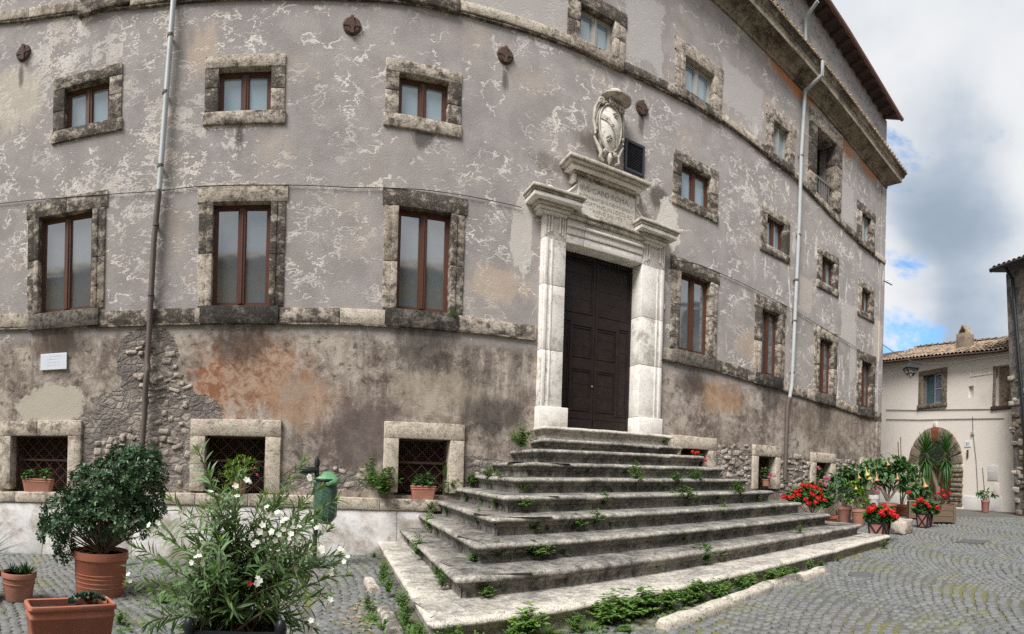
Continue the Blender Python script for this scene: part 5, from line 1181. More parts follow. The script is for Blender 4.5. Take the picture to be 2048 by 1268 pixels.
# dark old house at the right edge
RA, RB = Vector((18.05,5.0,0)), Vector((16.6,2.2,0)); re_ = (RB-RA).normalized(); rn = Vector((re_.y,-re_.x,0))
if rn.dot(RA) > 0: rn = -rn
zr1 = atd(1992,540,18.6).z; zr0 = gz(18)-0.4
dark_house = thing('old_stone_house', 'dark weathered stone house with a black drainpipe at the right edge', 'house', (RA.x,RA.y,gz(18)))
def rpt(s, o, z):
    k = (z-1)/8*0.62; p = RA+re_*(s+0.30-k)+rn*o; return (p.x,p.y,z)
mb = MB(); zz = np.linspace(zr0, zr1, 8)
for c, e in zip(zz, zz[1:]):
    mb.add([rpt(0,0,c),rpt(6,0,c),rpt(6,0,e),rpt(0,0,e)], [(0,1,2,3)]); mb.add([rpt(0,-6,c),rpt(0,0,c),rpt(0,0,e),rpt(0,-6,e)], [(0,1,2,3)])
mb.add([rpt(0,0,zr1),rpt(6,0,zr1),rpt(6,-6,zr1),rpt(0,-6,zr1)], [(0,1,2,3)]); mb.add([rpt(6,0,zr0),rpt(6,-6,zr0),rpt(6,-6,zr1),rpt(6,0,zr1)], [(0,1,2,3)])
mb.build('wall', M['darkwall'], dark_house)
mb = MB(); q = [rpt(-0.25,0.4,zr1),rpt(6.2,0.4,zr1),rpt(6.2,-3,zr1+1.0),rpt(-0.25,-3,zr1+1.0)]; mb.hexa([Vector(p) for p in q]+[Vector(p)+Vector((0,0,0.09)) for p in q]); drf = mb.build('roof', M['eaves'], dark_house)
mb = MB(); mb.tube([rpt(s,0.46,zr1+0.06) for s in (-0.3,3,6.2)], 0.075, 8); mb.build('gutter', M['black'], drf)
oo = origin_of(drf)
for k in range(16):
    o = link('roof_tile', tme, drf, Vector(rpt(-0.15+k*0.23,0.42,zr1+0.14))-oo); o.rotation_euler = (0.28,0,math.atan2(-rn.y,-rn.x)-math.pi/2)
mb = MB(); mb.tube([rpt(0.35,0.42,zr1+0.02),rpt(0.38,0.12,zr1-0.3),rpt(0.40,0.10,zr1-1),rpt(0.62,0.10,4),rpt(0.70,0.12,zr0+0.3)], 0.065, 8); mb.build('drainpipe', M['black'], dark_house)
r = random.Random(8); rst = []
for k in range(46):
    z = r.uniform(gz(18), 5.2); s = r.uniform(0.0, 0.45) if r.random() < 0.6 else r.uniform(0.4,1.2); w_ = r.uniform(0.16,0.34); h_ = r.uniform(0.10,0.2); mb = MB()
    mb.rbox(-w_/2,w_/2,-0.05,0.05,-h_/2,h_/2,st=0.3,r=0.03,amp=0.012,seed=k,fn=lambda p: tuple(Vector(rpt(s+p[0],-p[1],z+p[2])))); mb.build('stone', r.choice([M['rubble'],M['rubble'],M['peperino'],M['stone_pale']]), dark_house, True)

# houses across the square, seen mirrored in the palazzo windows
opp = thing('opposite_house', 'ochre house with a tiled roof across the square, mirrored in the tall windows', 'house', (0,-7.5,0))
mb = MB(); mb.box(-13, 20, -15, -7.5, -1.0, 10.9); mb.build('wall', M['ochre'], opp)
mb = MB(); mb.hexa([(-13.6,-6.9,10.75),(20.6,-6.9,10.75),(20.6,-11.2,12.6),(-13.6,-11.2,12.6),(-13.6,-6.9,10.9),(20.6,-6.9,10.9),(20.6,-11.2,12.75),(-13.6,-11.2,12.75)]); mb.hexa([(-13.6,-11.2,12.6),(20.6,-11.2,12.6),(20.6,-15.6,10.75),(-13.6,-15.6,10.75),(-13.6,-11.2,12.75),(20.6,-11.2,12.75),(20.6,-15.6,10.9),(-13.6,-15.6,10.9)]); mb.build('roof', M['tile'], opp)
for z in (4.2, 7.8):
    for x in np.arange(-11.5, 19, 3.3):
        mb = MB(); mb.box(x-0.5,x+0.5,-7.55,-7.46,z,z+1.6); w_ = mb.build('window', M['greyshut'], opp)

# lantern hung on a wire across the lane
def tri(px, py, d): return tuple(atd(px, py, d))
wp = [W(1768,690,0.0)]; a = Vector((XC,9.0,wp[0][1])); L0 = atd(1822,722,16.5)
mb = MB(); pts = [a, a.lerp(L0,0.5)+Vector((0,0,-0.05)), L0, atd(1850,728,16.8), atd(1900,727,17.3), atd(1950,719,17.8), Vector(rpt(0.1,0.02,atd(2003,706,18.6).z))]
mb.tube(pts, 0.014, 5); tag(mb.build('overhead_wire', M['cable']), 'sagging dark wire spanning the lane and carrying the lantern', 'wire')
lz = atd(1822,722,16.5); zt_, zb_ = lz.z, atd(1822,754,16.5).z; hgt = zt_-zb_
lan = thing('street_lantern', 'dark four-sided iron lantern hanging on the wire in front of the cream house', 'lantern', lz)
mb = MB(); mb.lathe([(0.0,0.0),(0.03,-0.02),(0.035,-0.05),(0.06,-0.07),(0.12,-0.13),(0.29,-0.22),(0.29,-0.245),(0.0,-0.245)], lz, 4); mb.build('cap', M['black'], lan)
mb = MB()
for k in range(4):
    q = math.pi/2*k; mb.tube([(lz.x+0.26*math.cos(q),lz.y+0.26*math.sin(q),zt_-0.24),(lz.x+0.15*math.cos(q),lz.y+0.15*math.sin(q),zb_+0.10)], 0.014, 5)
    q2 = q+math.pi/2
    for rr_, z_ in ((0.26,zt_-0.25),(0.15,zb_+0.10)): mb.tube([(lz.x+rr_*math.cos(q),lz.y+rr_*math.sin(q),z_),(lz.x+rr_*math.cos(q2),lz.y+rr_*math.sin(q2),z_)], 0.014, 5)
    mb.tube([(lz.x+0.15*math.cos(q),lz.y+0.15*math.sin(q),zb_+0.10),(lz.x+0.08*math.cos(q),lz.y+0.08*math.sin(q),zb_+0.03),(lz.x,lz.y,zb_+0.01)], 0.011, 5)
mb.lathe([(0.0,-0.05),(0.025,-0.02),(0.0,0.02)], (lz.x,lz.y,zb_), 6); mb.build('frame', M['black'], lan)
mb = MB(); mb.lathe([(0.0,-0.3),(0.03,-0.28),(0.045,-0.1),(0.0,-0.02)], (lz.x,lz.y,zt_-0.2), 8); mb.build('lamp', M['enamel'], lan)
gt = NT('lantern_glass', 0.05); gt.b.inputs['Transmission Weight'].default_value = 0.0
tp = gt.n('ShaderNodeBsdfTransparent'); ms = gt.n('ShaderNodeMixShader'); ms.inputs[0].default_value = 0.12; gt.t.links.new(tp.outputs[0], ms.inputs[1]); gt.t.links.new(gt.b.outputs[0], ms.inputs[2]); gt.t.links.new(ms.outputs[0], gt.out.inputs[0])
mb = MB(); mb.lathe([(0.25,-0.25),(0.145,zb_+0.10-zt_)], lz, 4); mb.f = mb.f[:4]; mb.build('glass', gt.m, lan)

# ================================================================== plants
M['terra'] = mat_simple('terracotta_plastic', (0.37,0.130,0.082), 0.6, 0.18, 4, 0.002, 0, 0.3, (0.40,0.25,0.19), 0.42)
M['terra_pale'] = mat_simple('weathered_terracotta', (0.37,0.165,0.115), 0.8, 0.18, 6, 0.003, 0, 0.2, (0.40,0.27,0.21), 0.5)
M['terra_pink'] = mat_simple('dusty_pink_terracotta', (0.33,0.16,0.13), 0.8, 0.18, 6, 0.003, 0, 0.2)
M['crate'] = mat_simple('weathered_planks', (0.15,0.105,0.07), 0.85, 0.35, 12, 0.006)
M['bark'] = mat_simple('grey_bark', (0.22,0.175,0.125), 0.9, 0.3, 20, 0.006)
M['greenstem'] = mat_simple('green_stem', (0.10,0.14,0.045), 0.7, 0.3, 12)
M['pitt'] = mat_leaf('glossy_dark_leaf', (0.024,0.066,0.027), (0.09,0.155,0.066), 0.36, 0.12)
M['olea'] = mat_leaf('oleander_leaf', (0.070,0.155,0.055), (0.20,0.30,0.13), 0.42, 0.28)
M['olea_tip'] = mat_leaf('young_oleander_leaf', (0.15,0.25,0.04), (0.25,0.34,0.09), 0.45, 0.3)
M['aloe'] = mat_leaf('aloe_leaf', (0.025,0.065,0.028), (0.05,0.11,0.04), 0.4, 0.05)
M['succ'] = mat_leaf('succulent_leaf', (0.028,0.075,0.05), (0.07,0.14,0.10), 0.4, 0.05)
M['brug'] = mat_leaf('angel_trumpet_leaf', (0.05,0.13,0.045), (0.13,0.24,0.085), 0.5, 0.3)
M['ger'] = mat_leaf('geranium_leaf', (0.03,0.11,0.026), (0.085,0.20,0.05), 0.6, 0.2)
M['dkleaf'] = mat_leaf('dark_shrub_leaf', (0.025,0.07,0.03), (0.07,0.13,0.055), 0.42, 0.15)
M['lime'] = mat_leaf('lime_leaf', (0.11,0.23,0.025), (0.24,0.38,0.06), 0.5, 0.3)
M['silver'] = mat_leaf('silvery_leaf', (0.08,0.13,0.075), (0.19,0.24,0.16), 0.6, 0.15)
M['yucca'] = mat_leaf('yucca_leaf', (0.022,0.085,0.018), (0.075,0.18,0.04), 0.38, 0.18)
M['petal_w'] = mat_leaf('white_petal', (0.72,0.72,0.66), (0.85,0.85,0.80), 0.6, 0.3)
M['petal_r'] = mat_leaf('red_petal', (0.42,0.004,0.006), (0.62,0.016,0.016), 0.55, 0.15)
M['petal_p'] = mat_leaf('pink_petal', (0.50,0.06,0.16), (0.65,0.15,0.28), 0.55, 0.2)
M['trump'] = mat_leaf('peach_trumpet', (0.62,0.33,0.17), (0.75,0.48,0.26), 0.55, 0.3)
M['trump_y'] = mat_leaf('yellow_trumpet', (0.62,0.55,0.16), (0.70,0.62,0.25), 0.55, 0.3)

def leaf(name, L, w, mat, prof=(0.0,0.75,1.0,0.8,0.0), droop=0.12, fold=0.18, n=None):
    vs = []; fs = []; m = len(prof)
    for i, p in enumerate(prof):
        u = i/(m-1); y = L*u; z = -droop*L*u*u
        if p <= 1e-6: vs.append((0,y,z))
        else: vs += [(-w/2*p,y,z+fold*w*p*0.5),(0,y,z-0.0),(w/2*p,y,z+fold*w*p*0.5)]
    idx = []; k = 0
    for p in prof:
        if p <= 1e-6: idx.append((k,)); k += 1
        else: idx.append((k,k+1,k+2)); k += 3
    for a, b in zip(idx, idx[1:]):
        if len(a) == 1 and len(b) == 3: fs += [(a[0],b[1],b[0]),(a[0],b[2],b[1])]
        elif len(a) == 3 and len(b) == 1: fs += [(a[0],a[1],b[0]),(a[1],a[2],b[0])]
        elif len(a) == 3: fs += [(a[0],a[1],b[1],b[0]),(a[1],a[2],b[2],b[1])]
    mb = MB(); mb.v, mb.f = vs, fs; return mb.mesh(name, mat, smooth=True)
def orient(p, d, up=None, roll=0.0, s=1.0):
    d = Vector(d).normalized(); up = Vector(up) if up is not None else Vector((0,0,1))
    x = d.cross(up)
    if x.length < 1e-3: x = d.cross(Vector((1,0,0)))
    x.normalize(); z = x.cross(d)
    if roll: c, q = math.cos(roll), math.sin(roll); x, z = x*c+z*q, z*c-x*q
    return Matrix(((x.x*s,d.x*s,z.x*s,p[0]),(x.y*s,d.y*s,z.y*s,p[1]),(x.z*s,d.z*s,z.z*s,p[2]),(0,0,0,1)))
def strew(root, name, items, nmax=300):       # items: (mesh, world matrix); the ones nearest the viewer become single leaves, the rest one mass
    oo = Matrix.Translation(-origin_of(root)); items = sorted(items, key=lambda q: (q[1].translation-CAM).length)
    for me, mt in items[:nmax]:
        o = bpy.data.objects.new(name, me); COL.objects.link(o); o.parent = root; o.matrix_local = oo@mt
    by = {}
    for me, mt in items[nmax:]: by.setdefault(me.materials[0].name, []).append((me, mt))
    cache = {}
    for mn, lst in by.items():
        V, F, base = [], [], 0
        for me, mt in lst:
            if me.name not in cache: cache[me.name] = (np.array([v.co[:] for v in me.vertices]), [tuple(p.vertices) for p in me.polygons])
            v, f = cache[me.name]; A = np.array(oo@mt); V.append(v@A[:3,:3].T+A[:3,3]); F += [tuple(i+base for i in q) for q in f]; base += len(v)
        me2 = bpy.data.meshes.new(name+'_mass'); me2.from_pydata(np.concatenate(V).tolist(), [], F); me2.materials.append(lst[0][0].materials[0]); me2.polygons.foreach_set('use_smooth', [True]*len(me2.polygons))
        stuff(link({'leaf':'leaves','flower':'flowers','petal':'petals'}.get(name, name+'s'), me2, root))
def rdir(r, zmin=-1.0):
    while True:
        v = Vector((r.uniform(-1,1), r.uniform(-1,1), r.uniform(-1,1)))
        if 0.05 < v.length < 1 and v.normalized().z >= zmin: return v.normalized()
def flower(name, mat, n=5, L=0.03, w=0.026, tilt=0.5):
    mb = MB()
    for k in range(n):
        q = 2*math.pi*k/n; ca, sa = math.cos(q), math.sin(q); pts = [(0,0,0),(-w/2,L*0.6,L*0.35*tilt),(0,L,L*0.30*tilt),(w/2,L*0.6,L*0.35*tilt)]
        mb.add([(x*ca-y*sa, x*sa+y*ca, z) for x,y,z in pts], [(0,1,2,3)])
    return mb.mesh(name, mat)
def flower_head(name, mat, rad, n, seed):     # a ball of small florets
    r = random.Random(seed); mb = MB()
    for k in range(n):
        d = rdir(r, -0.45); c = d*rad*r.uniform(0.75,1.0); x = d.cross(Vector((0.3,0.2,0.9))).normalized(); y = d.cross(x); s = rad*r.uniform(0.30,0.45)
        a = r.uniform(0,6.28); x, y = x*math.cos(a)+y*math.sin(a), y*math.cos(a)-x*math.sin(a)
        mb.add([c+x*s, c+y*s+d*s*0.25, c-x*s, c-y*s+d*s*0.25], [(0,1,2,3)])
    return mb.mesh(name, mat)
def pot_round(root, c, r, h, mat, lip=0.06, taper=0.78, bands=(), soil=True, name='pot', wall=0.02):
    p = [(r*taper*0.97,0.0),(r*taper,0.012),(r*(taper+(1-taper)*0.8)*0.97,h*(0.80)),(r*0.965,h*0.82),(r,h*0.83),(r*1.0,h*0.97),(r*0.98,h),(r-wall,h),(r-wall*1.5,h*0.9),(0.02,h*0.9)]
    mb = MB(); mb.lathe(p, c, 32); o = auto_smooth(mb.build(name, mat, root), 35)
    for b in bands:
        q = r*(taper+(1-taper)*b)*0.985; g = MB(); g.lathe([(q,h*b-0.007),(q+0.006,h*b-0.004),(q+0.006,h*b+0.004),(q,h*b+0.007)], c, 32); auto_smooth(g.build('band', mat, o), 50)
    if soil: s = MB(); s.lathe([(0.0,h*0.905),(r-wall*1.4,h*0.905)], c, 20); s.build('soil', M['soil'], root)
    return o
def trough(root, c, L, Wd, h, ang, mat, name='trough', soil=True, taper=0.86):
    ca, sa = math.cos(ang), math.sin(ang); f = lambda x, y, z: (c[0]+x*ca-y*sa, c[1]+x*sa+y*ca, c[2]+z)
    mb = MB()
    def ring(l, w, z, rr=0.03):
        pts = []
        for sx, sy, q0 in ((1,1,0),(-1,1,90),(-1,-1,180),(1,-1,270)):
            for k in range(4): q = R(q0+30*k); pts.append((sx*(l/2-rr)+rr*math.cos(q), sy*(w/2-rr)+rr*math.sin(q), z))
        return pts
    t = taper; lv = [(L*t,Wd*t,0),(L*(t+(1-t)*0.75),Wd*(t+(1-t)*0.75),h*0.74),(L*(t+(1-t)*0.75)+0.012,Wd*(t+(1-t)*0.75)+0.012,h*0.76),(L*0.965,Wd*0.95,h*0.88),(L,Wd,h*0.89),(L+0.012,Wd+0.012,h*0.935),(L,Wd,h*0.985),(L-0.02,Wd-0.02,h),(L-0.05,Wd-0.05,h*0.985),(L-0.055,Wd-0.055,h*0.85)]
    rings = [ring(*q) for q in lv]; n = 16; vs = [f(*p) for r_ in rings for p in r_]
    mb.add(vs, [(i*n+k,i*n+(k+1)%n,(i+1)*n+(k+1)%n,(i+1)*n+k) for i in range(len(rings)-1) for k in range(n)]+[tuple(range(n-1,-1,-1)),tuple((len(rings)-1)*n+k for k in range(n))])
    o = auto_smooth(mb.build(name, mat, root), 40)
    if soil:
        s = MB(); r = random.Random(3); nx, ny = 16, 7; l, w = L-0.06, Wd-0.06
        s.add([f(l*(i/nx-0.5),w*(j/ny-0.5),h*0.86+r.uniform(0,0.012)) for j in range(ny+1) for i in range(nx+1)], [(j*(nx+1)+i,j*(nx+1)+i+1,(j+1)*(nx+1)+i+1,(j+1)*(nx+1)+i) for j in range(ny) for i in range(nx)]); s.build('soil', M['soil'], root)
    return o, f
def gp(px, d): 
    p = atd(px, HOR, d); p.z = gz(p.x); return p
def zat(px, py, d): return atd(px, py, d).z

# --- large round shrub in a tub, left
c = onground(200,1187); d0 = math.hypot(c.x,c.y); k_ = d0/FOC
tub = thing('potted_shrub', 'dense dark green shrub in a big ribbed terracotta tub by the white plinth', 'potted plant', c)
pr, ph = 56*k_, zat(200,1100,d0)-c.z
pot_round(tub, c, pr, ph, M['terra'], taper=0.86, bands=(0.22,0.32,0.42,0.5))
r = random.Random(41); L1 = leaf('leaf', 0.062, 0.026, M['pitt'], (0.0,0.35,0.75,1.0,0.55), 0.15, 0.3); L2 = leaf('leaf', 0.050, 0.023, M['pitt'], (0.0,0.35,0.8,1.0,0.5), -0.1, 0.3)
lob = [(262,955,72,66),(205,985,75,62),(150,1028,68,48),(225,1035,88,50),(292,1000,38,68),(110,1062,34,28),(128,1100,20,30),(275,925,40,40)]
fwd = Vector((c.x,c.y,0)).normalized(); rgt = Vector((fwd.y,-fwd.x,0)); items = []; stems = MB(); tips = []
for px, py, rx, ry in lob:
    cc = atd(px, py, d0); nn = int(rx*ry/14)
    for k in range(nn):
        v = rdir(r, -0.75); q = r.uniform(0.80,1.04) if r.random() < 0.85 else r.uniform(0.5,0.8)
        p = cc+rgt*v.x*rx*k_*q+fwd*v.y*rx*k_*q*0.95+Vector((0,0,v.z*ry*k_*q)); tips.append((p, v))
for p, v in tips:
    ax = (v+Vector((0,0,0.35))+rdir(r)*0.5).normalized()
    x = ax.cross(Vector((0.2,0.9,0.1))).normalized(); y = ax.cross(x)
    for j in range(7):
        q = 2*math.pi*j/7+r.uniform(-0.3,0.3); dd = (x*math.cos(q)+y*math.sin(q)+ax*r.uniform(0.25,0.8)); items.append((r.choice((L1,L2)), orient(p+dd*0.004, dd, ax, r.uniform(-0.3,0.3), r.uniform(0.8,1.15))))
base = c+Vector((0,0,ph*0.9))
for p, v in r.sample(tips, 130):
    m_ = base.lerp(p, 0.5)+rdir(r)*0.05+Vector((0,0,0.06)); stems.tube([base+rdir(r)*0.05, base.lerp(m_,0.6), m_, p], [0.014,0.009,0.006,0.003], 4)
stuff(stems.build('branches', M['bark'], tub)); strew(tub, 'leaf', items, 300)

# --- small pot of aloes
c = onground(37,1199); d0 = math.hypot(c.x,c.y); k_ = d0/FOC
al_ = thing('potted_aloe', 'low clump of pointed aloes in a small terracotta pot at far left', 'potted plant', c)
ph = zat(37,1143,d0)-c.z; pot_round(al_, c, 36*k_, ph, M['terra_pale'], taper=0.76, bands=(0.62,))
r = random.Random(5); AL = leaf('leaf', 0.17, 0.035, M['aloe'], (0.8,1.0,0.85,0.55,0.0), -0.1, 0.5)
its = []
for (ox, oy, n, ln) in ((0.09,0.02,16,1.15),(0.02,-0.05,12,0.9),(-0.09,0.02,11,0.8),(-0.03,0.08,9,0.8),(0.13,-0.03,9,1.0)):
    for k in range(n):
        q = 2.4*k; e = 0.25+0.9*k/n; its.append((AL, orient(c+Vector((ox+0.01*math.cos(q),oy+0.01*math.sin(q),ph*0.9)), (math.cos(q)*math.cos(e),math.sin(q)*math.cos(e),math.sin(e)*1.2), (0,0,1), 0, ln*r.uniform(0.7,1.0))))
strew(al_, 'leaf', its)

# --- rectangular trough with one succulent
c0 = atd(140,1205,4.35); c = Vector((c0.x,c0.y,gz(c0.x))); ht = zat(140,1203,4.35)-c.z
tr_ = thing('planter_trough', 'rectangular terracotta trough with dark soil and one small blue-green succulent', 'planter', c)
ang = -math.atan2(c.x, c.y)+R(14); o, f = trough(tr_, c, 0.70, 0.27, ht, ang, M['terra'])
r = random.Random(6); SU = leaf('leaf', 0.045, 0.034, M['succ'], (0.4,0.9,1.0,0.7,0.2), -0.35, 0.25); its = []
for k in range(26):
    a = r.uniform(0,6.28); q = r.uniform(0,1)**0.6*0.13; cc = Vector(f(0.15+q*math.cos(a)*1.25, 0.0+q*math.sin(a)*0.75, ht*0.9+0.085*(1-(q/0.14)**2)))
    for j in range(9):
        b = 2.4*j; e = 0.15+1.1*j/9; its.append((SU, orient(cc, (math.cos(b)*math.cos(e)+0.5*math.cos(a)*q/0.13,math.sin(b)*math.cos(e)+0.5*math.sin(a)*q/0.13,math.sin(e)), (0,0,1), 0, r.uniform(0.6,1.0))))
strew(tr_, 'leaf', its)
# tips of another plant at the left edge of the view
c = gp(-28, 6.4); sp = thing('potted_agave', 'spiky narrow grey-green leaves reaching in at the left edge of the view', 'potted plant', c); ph = 0.33; pot_round(sp, c, 0.2, ph, M['terra_pale'])
r = random.Random(9); AG = leaf('leaf', 0.62, 0.03, M['succ'], (1,0.9,0.7,0.4,0.0), 0.25, 0.4); its = []
for k in range(34): a = 2.4*k; e = 0.45+0.95*k/34; its.append((AG, orient(c+Vector((0,0,ph+0.12)), (math.cos(a)*math.cos(e),math.sin(a)*math.cos(e),math.sin(e)), (0,0,1), 0, r.uniform(0.8,1.0))))
strew(sp, 'leaf', its)

# --- oleander in a black planter, foreground
D0 = 3.55; c = gp(478, D0); k_ = D0/FOC
ol = thing('potted_oleander', 'loose oleander bush with narrow leaves and white flowers in a black planter', 'potted plant', c)
zt_ = zat(478,1240,D0); fwd = Vector((c.x,c.y,0)).normalized(); rgt = Vector((fwd.y,-fwd.x,0)); hw = 0.275
ft_ = lambda x, y, z: tuple(c+rgt*x+fwd*y+Vector((0,0,z)))
hgt = zt_-c.z; mb = MB()
for a,b,c_,e in ((-hw,hw,-hw,-hw+0.03),(-hw,hw,hw-0.03,hw),(-hw,-hw+0.03,-hw+0.03,hw-0.03),(hw-0.03,hw,-hw+0.03,hw-0.03)): mb.hexa([ft_(*p) for p in ((a,c_,0.03),(b,c_,0.03),(b,e,0.03),(a,e,0.03),(a,c_,hgt),(b,c_,hgt),(b,e,hgt),(a,e,hgt))])
pl_ = mb.build('planter', M['black'], ol)
mb = MB(); mb.hexa([ft_(*p) for p in ((-hw+0.03,-hw+0.03,0.05),(hw-0.03,-hw+0.03,0.05),(hw-0.03,hw-0.03,0.05),(-hw+0.03,hw-0.03,0.05),(-hw+0.03,-hw+0.03,hgt-0.05),(hw-0.03,-hw+0.03,hgt-0.05),(hw-0.03,hw-0.03,hgt-0.05),(-hw+0.03,hw-0.03,hgt-0.05))]); mb.build('soil', M['soil'], ol)
for sx in (-1,1):
    for sy in (-1,1): g = MB(); g.lathe([(0.03,0),(0.03,hgt+0.01),(0.034,hgt+0.02),(0.034,hgt+0.05),(0.02,hgt+0.08),(0.0,hgt+0.09)], ft_(sx*hw,sy*hw,0), 10); auto_smooth(g.build('corner_post', M['black'], pl_), 40)
for z_ in (hgt-0.01, hgt*0.55):
    g = MB(); g.hexa([ft_(*p) for p in ((-hw,-hw-0.012,z_-0.02),(hw,-hw-0.012,z_-0.02),(hw,-hw-0.002,z_-0.02),(-hw,-hw-0.002,z_-0.02),(-hw,-hw-0.012,z_+0.008),(hw,-hw-0.012,z_+0.008),(hw,-hw-0.002,z_+0.008),(-hw,-hw-0.002,z_+0.008))]); g.build('rim', M['black'], pl_)
r = random.Random(77); LV = [leaf('leaf', l_, w_, M['olea'], (0.12,0.75,1.0,0.7,0.0), dr, 0.22) for l_, w_, dr in ((0.130,0.020,0.22),(0.11,0.018,0.05),(0.145,0.022,0.35))]; LT = leaf('leaf', 0.07, 0.012, M['olea_tip'], (0.12,0.8,1.0,0.65,0.0), -0.05, 0.25)
# tips where the branches end in the photograph
TIP = [(398,905),(345,1000),(305,1060),(275,1095),(262,1165),(292,1245),(330,1285),(395,1290),(420,955),(445,1010),(378,1060),(330,1130),(355,1195),(430,1150),(470,1060),(490,930),(520,1000),(530,1080),(545,1015),(575,960),(605,925),(600,1010),(640,975),(668,1000),(655,1060),(672,1110),(690,1150),(650,1190),(625,1255),(590,1130),(560,1170),(505,1130),(460,1200),(515,1190),(540,1260),(420,1230),(600,1190),(470,990),(630,1030),(385,1130),(560,1060),(618,1100),(440,1085),(350,1085),(575,1230),(660,1130),(310,1180),(500,1060),(585,1060),(410,1020)]
its = []; fl = []; stems = MB(); rootp = c+Vector((0,0,hgt-0.05)); buds = MB()
WF = flower('flower', M['petal_w'], 5, 0.022, 0.018, 0.5); blooms = []
TIP += [(q[0]*0.6+w[0]*0.4+r.uniform(-25,25), q[1]*0.6+w[1]*0.4+r.uniform(-25,25)) for q, w in [r.sample(TIP, 2) for k in range(9)]]
for i, (px, py) in enumerate(TIP):
    dd = D0+r.uniform(-0.34,0.30); tip = atd(px, py, dd); b0 = rootp+rgt*r.uniform(-0.14,0.14)+fwd*r.uniform(-0.14,0.14)
    h_ = tip-b0; mid_ = b0+h_*0.45+Vector((0,0,0.16*min(1,abs(h_.dot(rgt))*2)))+rdir(r)*0.04; pts = []
    for k in range(9): u = k/8; pts.append(b0*(1-u)**2+mid_*2*u*(1-u)+tip*u*u+rdir(r)*0.006*(0 < k < 8))
    stems.tube(pts, [0.0075-0.0006*k for k in range(9)], 5)
    Ls = sum((pts[k+1]-pts[k]).length for k in range(8)); nw = int(Ls/0.040); start = 0.26
    for w_ in range(nw):
        u = start+(1-start)*w_/max(1,nw-1); q = min(7.999,u*8); k = int(q); p = pts[k].lerp(pts[k+1], q-k); ax = (pts[k+1]-pts[k]).normalized()
        x = ax.cross(Vector((0.3,0.5,0.8))).normalized(); y = ax.cross(x); a0 = r.uniform(0,6.28)
        if r.random() < 0.06: continue
        for j in range(3):
            a = a0+2.094*j+r.uniform(-0.35,0.35); dirn = x*math.cos(a)+y*math.sin(a)+ax*(0.30+0.9*u)+Vector((0,0,-0.22))+rdir(r)*0.35; its.append((r.choice(LV), orient(p, dirn, ax, r.uniform(-0.35,0.35), r.uniform(0.7,1.05)*(0.8+0.35*math.sin(math.pi*min(1,(u-start)/(1-start)*0.9+0.15))))))
    ax = (pts[8]-pts[7]).normalized(); x = ax.cross(Vector((0.3,0.5,0.8))).normalized(); y = ax.cross(x)
    for j in range(5):
        a = 1.256*j; its.append((LT, orient(tip, x*math.cos(a)*0.45+y*math.sin(a)*0.45+ax, ax, 0, r.uniform(0.7,1.1))))
    if r.random() < 0.85:                           # side twig
        q = r.randrange(3,7); s0 = pts[q]; e = s0+(ax+rdir(r)*0.9).normalized()*r.uniform(0.12,0.22); stems.tube([s0,s0.lerp(e,0.5)+rdir(r)*0.01,e], [0.004,0.003,0.002], 4); ax2 = (e-s0).normalized(); x = ax2.cross(Vector((0.3,0.5,0.8))).normalized(); y = ax2.cross(x)
        for w_ in range(4):
            p = s0.lerp(e, 0.35+0.65*w_/3); a0 = r.uniform(0,6.28)
            for j in range(3): a = a0+2.094*j; its.append((r.choice(LV), orient(p, x*math.cos(a)+y*math.sin(a)+ax2*0.8, ax2, 0, r.uniform(0.6,0.95))))
for px, py, n in ((558,1067,6),(540,1020,3),(525,1058,3),(595,1062,4),(612,1072,3),(583,1072,2),(680,1108,3),(697,1122,2),(668,1140,2),(512,1165,3),(655,1205,2),(262,1155,2),(560,1030,2),(490,965,2),(470,975,2),(395,1122,4),(305,1050,3),(575,1050,4),(360,1020,2),(640,1060,2),(625,950,2),(475,1000,2),(510,1085,2),(650,1100,2),(420,985,2),(625,1245,2)):
    cc = atd(px, py, D0-0.34+r.uniform(-0.08,0.12))
    for k in range(n): v = rdir(r); v2 = (Vector((-fwd.x,-fwd.y,0.5))+v*0.8); fl.append((WF, orient(cc+v*0.018*math.sqrt(n), v2.cross(Vector((0,0,1))), v2, 0, r.uniform(0.75,1.1))))
    stems.tube([cc, cc+Vector((0,0,-0.07))+fwd*0.05], 0.002, 4)
RF_ = flower('flower', M['petal_r'], 5, 0.022, 0.02, 0.6); 
for px, py in ((500,1167),): fl.append((RF_, orient(atd(px,py,D0-0.2), rgt, Vector((-fwd.x,-fwd.y,0.4)), 0, 0.8)))
auto_smooth(stuff(stems.build('branches', M['bark'], ol)), 60); strew(ol, 'leaf', its, 300); strew(ol, 'flower', fl, 200)

# --- yellow-green fuchsia-like plant in front of the second cellar window
cc = Vector((W(478,985,0.02)[0], 8.93, lez(-0.9)+0.0)); fu = thing('potted_fuchsia', 'bright yellow-green bush with small pink flowers before the second cellar window', 'potted plant', cc)
pot_round(fu, cc-Vector((0,0,0)), 0.13, 0.2, M['terra_pale'])
r = random.Random(15); LL = leaf('leaf', 0.075, 0.026, M['lime'], (0.0,0.8,1,0.7,0.0), 0.2, 0.2); its = []; kk = 8.9/FOC; st_ = MB()
for k in range(110):
    v = rdir(r); p = Vector((W(482,938,0.1)[0], 8.85, W(482,938,0.1)[1]))+Vector((v.x*34*kk*r.uniform(0.4,1),v.y*0.16,v.z*27*kk*r.uniform(0.4,1)))
    if v.z < -0.2: p.x -= 0.12
    for j in range(5): its.append((LL, orient(p, v+rdir(r)*0.9+Vector((0,0,0.3)), (0,0,1), 0, r.uniform(0.6,1.0))))
    if k % 6 == 0: st_.tube([cc+Vector((0,0,0.18)), cc.lerp(p,0.5)+Vector((0,0,0.1)), p], 0.004, 4)
